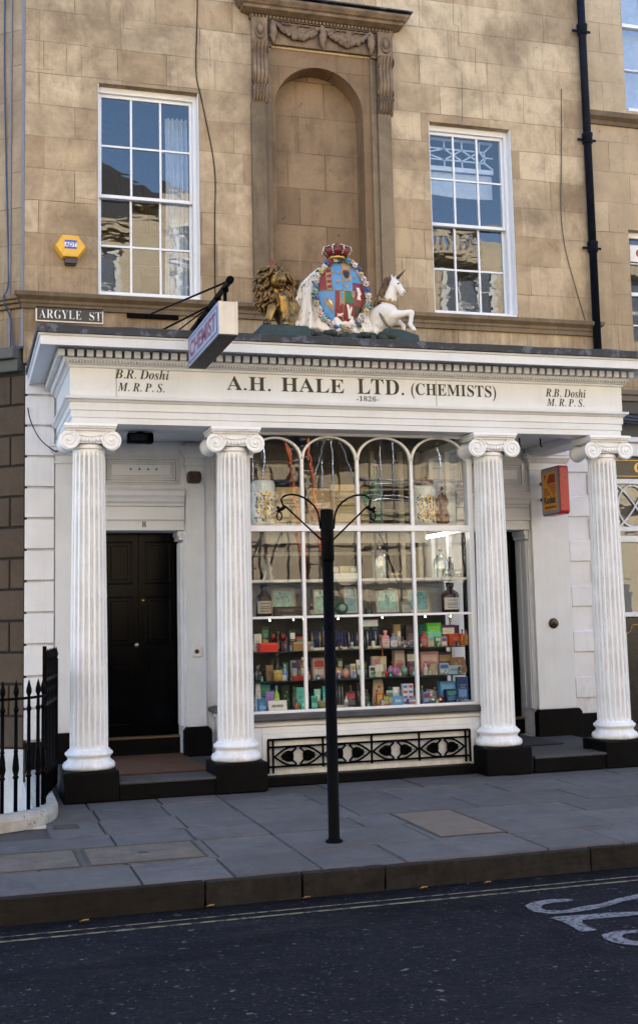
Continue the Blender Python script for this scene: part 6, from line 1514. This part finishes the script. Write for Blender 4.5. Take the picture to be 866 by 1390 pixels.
    ('box', 'black_box', 'low black box under the slender dark bottle', 'box', 4.203, 0.6, 1.715, 0.073, 0.063, (0.015, 0.015, 0.016), (0.015, 0.015, 0.016)),
    ('frame', 'picture_frame', 'brown framed bright blue winter print tilted between glazing bars', 'picture frame', 4.506, 0.8, 1.715, 0.298, 0.276, (0.15, 0.11, 0.085), (0.24, 0.5, 0.62)),
    ('bottle', 'apothecary_bottle', 'clear round shouldered bottle with a pale label', 'bottle', 4.647, 0.64, 1.715, 0.108, 0.181, (0.28, 0.3, 0.24), (0.5, 0.48, 0.42), (0.2, 0.2, 0.18)),
    ('frame', 'picture_frame', 'pale wooden frame with a green blue print behind a glazing bar', 'picture frame', 4.906, 0.88, 1.715, 0.275, 0.272, (0.5, 0.44, 0.34), (0.1, 0.34, 0.42)),
    ('bottle', 'apothecary_bottle', 'big brown bottle with a white label at the far end', 'bottle', 5.195, 0.68, 1.715, 0.205, 0.327, (0.06, 0.022, 0.012), (0.6, 0.58, 0.55), (0.02, 0.01, 0.01)),
    ('carboy', 'glass_bottle', 'tall clear bottle with a dark spiky stopper', 'bottle', 4.387, 0.7, 2.1, 0.125, 0.429, None, (0.08, 0.03, 0.02)),
    ('box', 'brown_box', 'small brown box on the board beside the clear bottle', 'box', 4.559, 0.7, 2.1, 0.147, 0.068, (0.08, 0.035, 0.022), (0.1, 0.05, 0.03)),
    ('carboy', 'glass_carboy', 'large clear rounded carboy on the board', 'carboy', 5.113, 0.72, 2.1, 0.176, 0.344, None, (0.3, 0.32, 0.3)),
    ('bottle', 'apothecary_bottle', 'navy round topped bottle behind the clear carboy', 'bottle', 5.259, 0.8, 2.1, 0.080, 0.237, (0.012, 0.014, 0.03), (0.02, 0.025, 0.05)),
    ('tumbler', 'glass_tumbler', 'cut glass tumbler next to the clear carboy', 'tumbler', 5.137, 0.62, 2.1, 0.108, 0.092, None),
    ('tumbler', 'glass_tumbler', 'cut glass tumbler nearest the window frame', 'tumbler', 5.263, 0.62, 2.1, 0.131, 0.091, None),
    ('box', 'book', 'pale pink booklet lying on the white papers', 'book', 3.861, 0.7, 2.1, 0.081, 0.141, (0.55, 0.34, 0.36), (0.6, 0.5, 0.5)),
    ('box', 'book', 'cream booklet between pink and green ones', 'book', 3.973, 0.72, 2.1, 0.124, 0.141, (0.52, 0.46, 0.32), (0.4, 0.36, 0.28)),
    ('box', 'book', 'pale green booklet next to the second glazing bar', 'book', 4.068, 0.7, 2.1, 0.073, 0.139, (0.3, 0.44, 0.3), (0.4, 0.5, 0.4)),
    ('card', 'paper_sheet', 'sheet of white paper on the board', 'paper', 3.955, 0.62, 2.1, 0.315, 0.063, (0.7, 0.68, 0.64), (0.6, 0.58, 0.55)),
    ('figure', 'ornament', 'ornate silver ornament at the near end of the board', 'ornament', 3.129, 0.74, 2.1, 0.124, 0.257, (0.25, 0.24, 0.22), (0.3, 0.28, 0.26)),
    ('showjar', 'show_jar', 'gilded glass show jar with brown lid next to the second column', 'show jar', 3.076, 0.7, 2.692, 0.259, 0.592, (0.68, 0.66, 0.62), (0.12, 0.06, 0.03)),
    ('box', 'cardboard_carton', 'plain cream carton behind the reflected ladder', 'carton', 3.413, 0.86, 2.692, 0.322, 0.422, (0.44, 0.35, 0.2), (0.38, 0.3, 0.17), (0.42, 0.33, 0.19)),
    ('box', 'cardboard_carton', 'tan carton printed in brown behind the post top', 'carton', 3.742, 0.86, 2.692, 0.251, 0.413, (0.4, 0.29, 0.16), (0.26, 0.12, 0.07)),
    ('box', 'cardboard_carton', 'cream carton beside the green carboy', 'carton', 4.056, 0.88, 2.692, 0.338, 0.461, (0.44, 0.34, 0.19), (0.4, 0.31, 0.17), (0.38, 0.29, 0.16)),
    ('carboy', 'green_carboy', 'tall green show carboy with pointed stopper', 'carboy', 4.359, 0.7, 2.692, 0.169, 0.733, (0.012, 0.07, 0.05), (0.25, 0.25, 0.22)),
    ('showjar', 'show_jar', 'gilded glass show jar with brown lid beside the amber double globe', 'show jar', 4.920, 0.7, 2.692, 0.281, 0.541, (0.68, 0.66, 0.62), (0.1, 0.05, 0.025)),
    ('gourd', 'globe_bottle', 'amber double globe bottle beside the window frame', 'bottle', 5.127, 0.66, 2.692, 0.171, 0.431, (0.2, 0.085, 0.03), (0.05, 0.03, 0.02)),
    ('box', 'cardboard_carton', 'cream carton standing behind the tall green carboy', 'carton', 4.305, 0.9, 2.692, 0.139, 0.442, (0.42, 0.33, 0.18), (0.36, 0.28, 0.15))]
# ------------------------------------------------------------------ goods in the display window
def base(mb, name, mat, loc, parent=None, bevel=0.0):
    o = mb.build(name, mat, parent, bevel)
    if parent is None:
        o.data.transform(Matrix.Translation(-Vector(loc))); o.location = loc
    return o
def good(kind, name, lab, cat, x, y, z, w, h, c1, c2=None, c3=None):
    loc = (x, y, z); d = min(w, .10)
    if c1 and kind not in ('frame', 'showjar', 'carboy'):      # print inks: deeper, more saturated than plain pigment
        mxc = max(c1); c1 = tuple((q/mxc)**1.25*mxc**1.12 for q in c1)
    if kind == 'box' and c3 is None and random.random() < .6: c3 = random.choice(((.55, .52, .48), (.35, .03, .05), (.04, .12, .35), (.40, .30, .08), (.05, .25, .15), (.03, .03, .03), (.45, .2, .3)))
    c2 = c2 or tuple(min(1, a*.5+.35) for a in (c1 or (.3, .3, .3))); hw = w/2
    if kind == 'box':
        d = min(max(w*.5, .03), .09); mb = MB(); tw = random.uniform(-.22, .22)
        mb.box(x-hw, x+hw, y-d/2, y+d/2, z, z+h); o = base(mb, name, P(c1), loc, None, .003); tag(o, lab, cat); o.rotation_euler.z = tw
        mb = MB(); n = random.randint(3, 6); dk = tuple(q*.25 for q in c1) if sum(c1) > .8 else tuple(min(.7, q*.5+.4) for q in c1)
        for k in range(n):
            a = random.uniform(-.8, -.3)*hw; b = random.uniform(.1, .8)*hw; q = z+h*(.06+.10*k/n) if k < n//2 else z+h*(.48+.09*(k-n//2))
            mb.box(x+a, x+b, y-d/2-.0018, y-d/2-.0002, q, q+h*.022)
        mb.build('printed_lines', P(dk), o)
        mb = MB(); mb.box(x-hw*.72, x+hw*.72, y-d/2-.0015, y-d/2+.001, z+h*.18, z+h*.46); mb.build('label', P(c2), o)
        if c3: mb = MB(); mb.box(x-hw*.8, x+hw*.8, y-d/2-.0016, y-d/2+.001, z+h*.56, z+h*.86); mb.build('printed_band', P(c3), o)
    elif kind == 'bottle':
        r = hw; mb = MB(); n = h
        mb.lathe([(r*.92, z), (r, z+.006), (r, z+n*.58), (r*.85, z+n*.68), (r*.38, z+n*.77), (r*.34, z+n*.88)], (x, y, 0), 20, True, True, 1, .75); o = base(mb, name, P(c1, .2), loc); tag(o, lab, cat)
        mb = MB(); mb.lathe([(r*.44, z+n*.86), (r*.46, z+n*.87), (r*.44, z+n), (.001, z+n*1.0)], (x, y, 0), 14, True, True, 1, .9); mb.build('cap', P(c3 or c2, .35), o)
        mb = MB(); a0, a1 = PI*1.18, PI*1.82
        mb.grid(lambda u, v: (x+(r+.0015)*math.cos(a0+(a1-a0)*u), y+(r+.0015)*.75*math.sin(a0+(a1-a0)*u), z+n*(.10+.40*v)), 10, 1); mb.build('label', P(c2), o)
        mb = MB()
        for q in (.16, .24, .30, .40): mb.grid(lambda u, v: (x+(r+.0022)*math.cos(a0+(a1-a0)*(.2+.6*u)), y+(r+.0022)*.75*math.sin(a0+(a1-a0)*(.2+.6*u)), z+n*(q+.025*v)), 6, 1)
        mb.build('printed_lines', P(tuple(k*.2 for k in c2)), o)
    elif kind == 'jar':
        r = hw; mb = MB(); mb.lathe([(r*.9, z), (r, z+.005), (r, z+h*.66), (r*.9, z+h*.72)], (x, y, 0), 20); o = base(mb, name, P(c1, .25), loc); tag(o, lab, cat)
        mb = MB(); mb.lathe([(r*.98, z+h*.70), (r, z+h*.72), (r, z+h*.97), (r*.9, z+h)], (x, y, 0), 20); mb.build('lid', P(c2, .35), o)
    elif kind == 'tube':
        mb = MB(); k = 8
        mb.grid(lambda u, v: (x+hw*(.72+.28*v)*math.cos(2*PI*u), y+hw*.6*(1-v*.93)*math.sin(2*PI*u), z+h*(.16+.84*v)), 16, k); o = base(mb, name, P(c1, .3), loc); tag(o, lab, cat)
        mb = MB(); mb.lathe([(hw*.62, z), (hw*.66, z+h*.16)], (x, y, 0), 14, True, True, 1, .7); mb.build('cap', P(c3 or c2, .3), o)
        mb = MB(); mb.box(x-hw*.5, x+hw*.5, y-hw*.48, y-hw*.44, z+h*.40, z+h*.70); mb.build('label', P(c2), o)
    elif kind == 'frame':
        t = thing(name, lab, cat, loc); fw = .018; ty = h*.16; yy = lambda v: y+ty*v
        def pl(a, b, c, d, o, th, m, nm):
            mb = MB(); v = [(xx, yy(q)+oo, z+h*q) for q in (c, d) for oo in (o, o+th) for xx in (x-hw+2*hw*a, x-hw+2*hw*b)]
            mb.add(v, [(0, 2, 3, 1), (4, 5, 7, 6), (0, 1, 5, 4), (2, 6, 7, 3), (0, 4, 6, 2), (1, 3, 7, 5)]); return mb.build(nm, m, t)
        fa, fb = fw/w, fw/h
        for q in ((0, 1, 0, fb), (0, 1, 1-fb, 1), (0, fa, fb, 1-fb), (1-fa, 1, fb, 1-fb)): pl(*q, 0, .012, P(c1, .4), 'frame_bar')
        pl(fa, 1-fa, fb, 1-fb, .008, .003, P((.62, .62, .58), .4), 'mount')
        pl(fa*2.0, 1-fa*2.0, fb*2.2, 1-fb*2.0, .005, .002, M('picture_'+name+str(round(x, 2)), tuple(min(.8, q*1.25+.10) for q in c2), .4, .45, 13, wear=(tuple(q*.45 for q in c2), 17, .56)), 'picture')
    elif kind == 'dish':      # round compact or mirror seen face on
        r = hw; mb = MB(); mb.lathe([(.001, y-.012), (r*.86, y-.012), (r*.9, y-.016), (r, y-.010), (r, y+.008)], (x, 0, z+r), 24, True, True, 1, 1, 'y'); o = base(mb, name, P(c1, .15, .6), loc); tag(o, lab, cat)
        mb = MB(); mb.lathe([(.001, y-.0145), (r*.78, y-.0135)], (x, 0, z+r), 24, True, True, 1, 1, 'y'); mb.build('mirror', P(c2, .08, .9), o)
    elif kind == 'ball':
        mb = MB(); r = hw; mb.ball((x, y, z+h/2), 1, 14, 9, (1, 1, 1)) if False else mb.lathe([(max(.0005, r*math.sin(PI*i/10)), z+h/2-h/2*math.cos(PI*i/10)) for i in range(11)], (x, y, 0), 16, True, True, 1, .8); o = base(mb, name, P(c1, .4), loc); tag(o, lab, cat)
        mb = MB(); mb.lathe([(.001, y-r*.84), (r*.45, y-r*.80), (r*.5, y-r*.70)], (x, 0, z+h*.55), 14, True, True, 1, 1, 'y'); mb.build('disc', P(c2), o)
        mb = MB(); mb.lathe([(r*.28, z+h*.94), (r*.30, z+h*1.04), (.001, z+h*1.06)], (x, y, 0), 10); mb.build('knob', P(c3 or c2), o)
    elif kind == 'brush':
        t = thing(name, lab, cat, loc); mb = MB(); mb.tube([(x, y, z), (x, y, z+h*.45), (x, y+.01, z+h*.55)], [.008, .007, .009], 8); mb.build('handle', P(c1, .3), t)
        mb = MB(); mb.lathe([(max(.001, hw*math.sin(PI*i/8)), z+h*.74-h*.26*math.cos(PI*i/8)) for i in range(9)], (x, y, 0), 16, True, True, 1, .35); mb.build('head', P(c1, .3), t)
        mb = MB(); mb.lathe([(.001, y-hw*.42), (hw*.62, y-hw*.38)], (x, 0, z+h*.74), 14, True, True, 1, 1.5, 'y'); mb.build('pad', P(c2, .6), t)
    elif kind == 'card':
        mb = MB(); mb.add([(x-hw, y, z), (x+hw, y, z), (x+hw, y+.004, z), (x-hw, y+.004, z), (x-hw, y+h*.2, z+h), (x+hw, y+h*.2, z+h), (x+hw, y+h*.2+.004, z+h), (x-hw, y+h*.2+.004, z+h)], [(0, 1, 5, 4), (1, 2, 6, 5), (2, 3, 7, 6), (3, 0, 4, 7), (4, 5, 6, 7), (0, 3, 2, 1)]); o = base(mb, name, P(c1, .5), loc); tag(o, lab, cat)
        mb = MB()
        for k in range(9):
            a = x-hw*.62+hw*1.24*k/9
            mb.add([(a, y+h*.2*.38-.002, z+h*.38), (a+hw*.09, y+h*.2*.38-.002, z+h*.38), (a+hw*.09, y+h*.2*.62-.002, z+h*.62), (a, y+h*.2*.62-.002, z+h*.62)], [(0, 1, 2, 3)])
        mb.build('printed_lines', P(c2), o)
    elif kind == 'tray':
        t = thing(name, lab, cat, loc); mb = MB(); d = .09; mb.box(x-hw, x+hw, y-d, y+d, z, z+.006)
        for q in ((x-hw, x+hw, y-d, y-d+.005), (x-hw, x+hw, y+d-.005, y+d), (x-hw, x-hw+.005, y-d+.005, y+d-.005), (x+hw-.005, x+hw, y-d+.005, y+d-.005)): mb.box(*q, z+.006, z+h)
        mb.build('tray', P(c1), t); mb = MB(); mb.box(x-hw, x+hw, y-d-.004, y-d-.0005, z+h*.78, z+h); mb.build('rim', P(c2), t)
    elif kind == 'rack':      # sloping display card with a row of slim navy goods clipped on
        t = thing(name, lab, cat, loc); mb = MB(); mb.box(x-hw, x+hw, y+.02, y+.035, z, z+h); mb.build('backing_card', P(c1), t)
        n = max(3, int(w/.028))
        for k in range(n):
            xx = x-hw+w*(k+.5)/n; mb = MB(); mb.tube([(xx, y+.01, z+h*.08), (xx+.003, y+.012, z+h*.55), (xx, y+.012, z+h*.92)], [.005, .0075, .004], 6); mb.build('clipped_item', P(c2, .3, .3) if k % 3 else P(c3 or c2, .3, .5), t)
        mb = MB(); mb.box(x-hw, x+hw, y-.05, y-.044, z, z+h*.13); mb.box(x-hw, x+hw, y-.044, y+.02, z, z+.005); mb.build('ledge', P((.62, .58, .46)), t)
    elif kind == 'pile':      # wrapped three by two block of small cartons
        t = thing(name, lab, cat, loc)
        for i in range(2):
            for j in range(4):
                a = x-hw+w*i/2; mb = MB(); mb.box(a+.001, a+w/2-.001, y-.03, y+.03, z+h*j/4+.001, z+h*(j+1)/4-.001); k = mb.build('carton', P(c1), t, .002)
                mb = MB(); mb.box(a+w*.08, a+w*.42, y-.0315, y-.03, z+h*j/4+h*.06, z+h*j/4+h*.17); mb.build('label', P(c2 if (i+j) % 2 else c3), k)
    elif kind == 'carboy':
        t = thing(name, lab, cat, loc); r = hw; mb = MB()
        mb.lathe([(r*.94, z), (r, z+.01), (r, z+h*.50), (r*.93, z+h*.58), (r*.6, z+h*.70), (r*.25, z+h*.76), (r*.22, z+h*.86), (r*.30, z+h*.87), (r*.28, z+h*.885)], (x, y, 0), 26); mb.build('vessel', JARG if c1 is None else P(c1, .1), t)
        mb = MB(); mb.lathe([(r*.20, z+h*.87), (r*.32, z+h*.90), (r*.30, z+h*.93), (r*.12, z+h*.95), (r*.14, z+h*.97), (.001, z+h)], (x, y, 0), 16); mb.build('stopper', P(c2, .2), t)
    elif kind == 'showjar':
        t = thing(name, lab, cat, loc); r = hw; mb = MB(); hb = h*.80
        mb.lathe([(r*.97, z), (r, z+.008), (r, z+hb*.92), (r*.90, z+hb)], (x, y, 0), 28); mb.build('jar', P((.72, .74, .74), .2), t)
        mb = MB(); mb.lathe([(r*.80, z+hb), (r*.86, z+hb+.012), (r*.84, z+h*.93), (r*.5, z+h*.95), (r*.2, z+h)], (x, y, 0), 24); mb.build('lid', P(c2, .5), t)
        mb = MB(); rr = random.Random(int(x*100)); 
        for k in range(170):
            a = (rr.choice((1.30, 1.42, 1.50, 1.60, 1.72))+rr.gauss(0, .022))*PI; q = rr.uniform(.06, .74)*hb; s_ = rr.uniform(.004, .011); xx = x+r*1.004*math.cos(a); yy_ = y+r*1.004*math.sin(a)
            mb.ball((xx, yy_, z+q), s_, 6, 4, (1, .35, rr.uniform(1, 2)))
        mb.build('gilt_emblem', P((.62, .40, .07), .3, .8), t)
        mb = MB()
        for k in range(110):
            a = (rr.choice((1.24, 1.36, 1.46, 1.55, 1.66, 1.78))+rr.gauss(0, .018))*PI; q = rr.uniform(.06, .70)*hb; mb.ball((x+r*1.003*math.cos(a), y+r*1.003*math.sin(a), z+q), rr.uniform(.004, .010), 6, 4, (1, .3, 1.8))
        mb.build('dark_emblem', P((.02, .03, .03), .3), t)
    elif kind == 'gourd':
        t = thing(name, lab, cat, loc); mb = MB(); r = hw
        mb.lathe([(r*.5, z), (r*.9, z+h*.06), (r, z+h*.2), (r*.75, z+h*.36), (r*.42, z+h*.42), (r*.8, z+h*.50), (r*.88, z+h*.60), (r*.6, z+h*.74), (r*.2, z+h*.80), (r*.18, z+h*.84)], (x, y, 0), 24); mb.build('vessel', P(c1, .15), t)
        mb = MB(); mb.lathe([(r*.35, z+h*.84), (r*.4, z+h*.88), (r*.15, z+h*.91), (r*.22, z+h*.95), (.001, z+h)], (x, y, 0), 14); mb.build('stopper', P(c2, .3), t)
    elif kind == 'tumbler':
        t = thing(name, lab, cat, loc); mb = MB(); mb.lathe([(hw*.88, z), (hw, z+h), (hw*.93, z+h), (hw*.8, z+.01), (.001, z+.01)], (x, y, 0), 20); mb.build('glass', JARG, t)
        mb = MB(); mb.lathe([(hw*.9, z+.001), (hw*.9, z+.008)], (x, y, 0), 18); mb.build('foot', P((.35, .38, .38), .1), t)
    elif kind == 'figure':
        mb = MB(); mb.lathe([(hw*.9, z), (hw, z+h*.05), (hw*.6, z+h*.3), (hw*.75, z+h*.5), (hw*.4, z+h*.68), (hw*.25, z+h*.72), (hw*.42, z+h*.82), (hw*.35, z+h*.94), (.001, z+h)], (x, y, 0), 16, True, True, 1, .7); o = base(mb, name, P(c1, .3), loc); tag(o, lab, cat)
        mb = MB(); mb.lathe([(hw*.3, z+h*.98), (hw*.5, z+h*1.02), (hw*.1, z+h*1.07)], (x, y, 0), 10); mb.build('hat', P(c2), o)
    elif kind == 'bag':
        mb = MB(); mb.grid(lambda u, v: (x+hw*(1-.25*v*v)*math.cos(2*PI*u)*(1+.06*math.sin(9*u*6.28+v*5)), y+.03*(1-.8*v)*math.sin(2*PI*u), z+h*v), 28, 8); o = base(mb, name, P(c1, .6), loc); tag(o, lab, cat)
        mb = MB()
        for k in range(5): q_ = (k+.5)/5; mb.ball((x-hw*.5+hw*1.0*((k*37) % 5)/5, y-.032*(1-.8*q_*.8), z+h*q_*.8), hw*.22, 8, 5, (1, .3, 1))
        mb.build('printed_motif', P(c2), o)
for g in GOODS: good(*g)
# the crowded back rows of the three glass shelves
rb = random.Random(77)
BACK = [('white carton', 'box', (.62, .60, .56)), ('lilac carton', 'box', (.36, .26, .44)), ('dark carton', 'box', (.05, .04, .05)), ('amber bottle', 'bottle', (.22, .09, .02)), ('clear bottle', 'bottle', (.34, .36, .34)), ('gold capped bottle', 'bottle', (.40, .34, .24)), ('blue carton', 'box', (.07, .16, .40)), ('green carton', 'box', (.06, .24, .14)), ('teal carton', 'box', (.03, .26, .26)), ('navy carton', 'box', (.02, .04, .14)), ('pale blue carton', 'box', (.28, .42, .58))]
for sh, (zb, nm, hm) in enumerate(((1.346, 'top glass shelf', .24), (1.040, 'middle glass shelf', .22), (.730, 'lowest shelf of the bay', .23))):
    xx = 2.98
    while xx < 5.28:
        wd_ = rb.uniform(.035, .075); k = rb.choice(BACK); hh_ = rb.uniform(.45, 1.0)*hm
        good(k[1], 'product_box' if k[1] == 'box' else 'bottle', 'small '+k[0]+' crowded in the back row of the '+nm, k[0].split()[-1], xx, rb.uniform(.88, .97), zb, wd_*(.8 if k[1] == 'bottle' else 1), hh_, tuple(q*rb.uniform(.8, 1.15) for q in k[2]), None, (.45, .33, .1) if k[0][:4] == 'gold' else None)
        bpy_last = [o for o in C.objects[-6:] if o.parent is None][-1]; bpy_last['group'] = k[0]+'s in the back row of the '+nm
        xx += wd_+rb.uniform(.004, .03)
    xx = 3.0
    while xx < 5.28:       # small stock in the gaps at the front edge
        wd_ = rb.uniform(.02, .04); k = rb.choice(BACK)
        good(k[1], 'product_box' if k[1] == 'box' else 'bottle', 'tiny '+k[0]+' at the front edge of the '+nm, k[0].split()[-1], xx, rb.uniform(.575, .60), zb, wd_, rb.uniform(.05, .09), tuple(q*rb.uniform(.8, 1.2) for q in k[2]), None, (.45, .33, .1) if k[0][:4] == 'gold' else None)
        bpy_last = [o for o in C.objects[-6:] if o.parent is None][-1]; bpy_last['group'] = k[0]+'s at the front edge of the '+nm
        xx += wd_+rb.uniform(.05, .22)
# fluorescent tube lit inside the bay, and the white batten board behind the transom
t = thing('fluorescent_tube', 'lit white fluorescent tube near the ceiling of the middle display', 'light', (5.15, 1.0, 2.6))
mb = MB(); mb.tube([(5.16, .62, 2.585), (5.16, 1.40, 2.585)], .016, 10); mb.build('tube', M('lit_tube', (.95, .92, .82), .4, .01, 3, emit=5), t)
mb = MB(); mb.box(5.13, 5.19, .58, 1.44, 2.608, 2.64); mb.build('fitting', P((.6, .6, .58)), t)
for i, x in enumerate((3.10, 3.36, 3.86, 4.36, 4.86, 5.16)):  # a couple are real bulbs, the others are added to brighten the goods
    t = thing('spot_bulb', 'tiny lit spot bulb under the board that carries the framed prints', 'light', (x, .60, 1.66), 'lit spot bulbs over the glass shelves')
    mb = MB(); mb.ball((x, .60, 1.675), .0055, 10, 7); mb.build('bulb', M('lit_bulb', (1.0, .86, .62), .4, .01, 3, emit=70), t); mb = MB(); mb.lathe([(.014, 1.684), (.010, 1.698)], (x, .60, 0), 10); mb.build('holder', P((.4, .4, .4)), t)
mb = MB(); mb.box(3.10, 4.98, .80, .82, 2.50, 2.655); tag(mb.build('pelmet_board', P((.60, .58, .52), .6), None), 'long white board under the transom inside the bay', 'board')
mb = MB(); mb.box(4.06, 4.28, .52, .523, 1.585, 1.655); o = mb.build('notice_card', P((.60, .61, .62)), None); tag(o, 'blank looking white notice card stuck inside the glass below the frames', 'notice')

# ------------------------------------------------------------------ light, sky, camera
EL, AZ = math.radians(37), math.radians(22)
sd = Vector((math.sin(AZ)*math.cos(EL), math.cos(AZ)*math.cos(EL), math.sin(EL)))
sun = bpy.data.lights.new('sun', 'SUN'); sun.energy = 5.0; sun.angle = math.radians(.5); sun.color = (1, .965, .915)
so = bpy.data.objects.new('sun', sun); C.objects.link(so); so.rotation_euler = (-sd).to_track_quat('-Z', 'Y').to_euler(); so.location = (0, 0, 30)
w = bpy.data.worlds.new('World'); S.world = w; w.use_nodes = True
nt = w.node_tree; bg = nt.nodes['Background']; sky = nt.nodes.new('ShaderNodeTexSky'); sky.sky_type = 'NISHITA'; sky.sun_disc = False
sky.sun_elevation = EL; sky.sun_rotation = AZ; sky.air_density = 1.0; sky.dust_density = .6; sky.ozone_density = 2.2
nt.links.new(sky.outputs[0], bg.inputs[0]); bg.inputs[1].default_value = .15
cam = bpy.data.cameras.new('camera'); co = bpy.data.objects.new('camera', cam); C.objects.link(co); S.camera = co
cam.sensor_fit = 'VERTICAL'; cam.sensor_height = 36; cam.lens = 1612/1390*36; cam.shift_y = -45/1390; cam.clip_end = 500; cam.clip_start = .1
yaw, pit, rol = (math.radians(a) for a in (16.7, 6.4, 1.28))
rt = Vector((math.cos(yaw), -math.sin(yaw), 0)); fw = Vector((math.sin(yaw)*math.cos(pit), math.cos(yaw)*math.cos(pit), math.sin(pit))); dn = -rt.cross(fw)
r2 = rt*math.cos(rol)+dn*math.sin(rol); d2 = -rt*math.sin(rol)+dn*math.cos(rol)
m = Matrix.Identity(4)
for i in range(3): m[i][0], m[i][1], m[i][2] = r2[i], -d2[i], -fw[i]
m.translation = Vector((0, -11.66, 1.75)); co.matrix_world = m
S.render.engine = 'CYCLES'
S.cycles.film_exposure = 4.6      # the camera is set for the shady side of the street
S.cycles.use_denoising = True; S.cycles.denoiser = 'OPENIMAGEDENOISE'; S.cycles.max_bounces = 8; S.cycles.diffuse_bounces = 4; S.cycles.glossy_bounces = 4; S.cycles.transparent_max_bounces = 12
S.cycles.caustics_reflective = False; S.cycles.caustics_refractive = False; S.cycles.sample_clamp_indirect = 6
S.view_settings.view_transform = 'Standard'; S.view_settings.look = 'None'; S.view_settings.exposure = 0
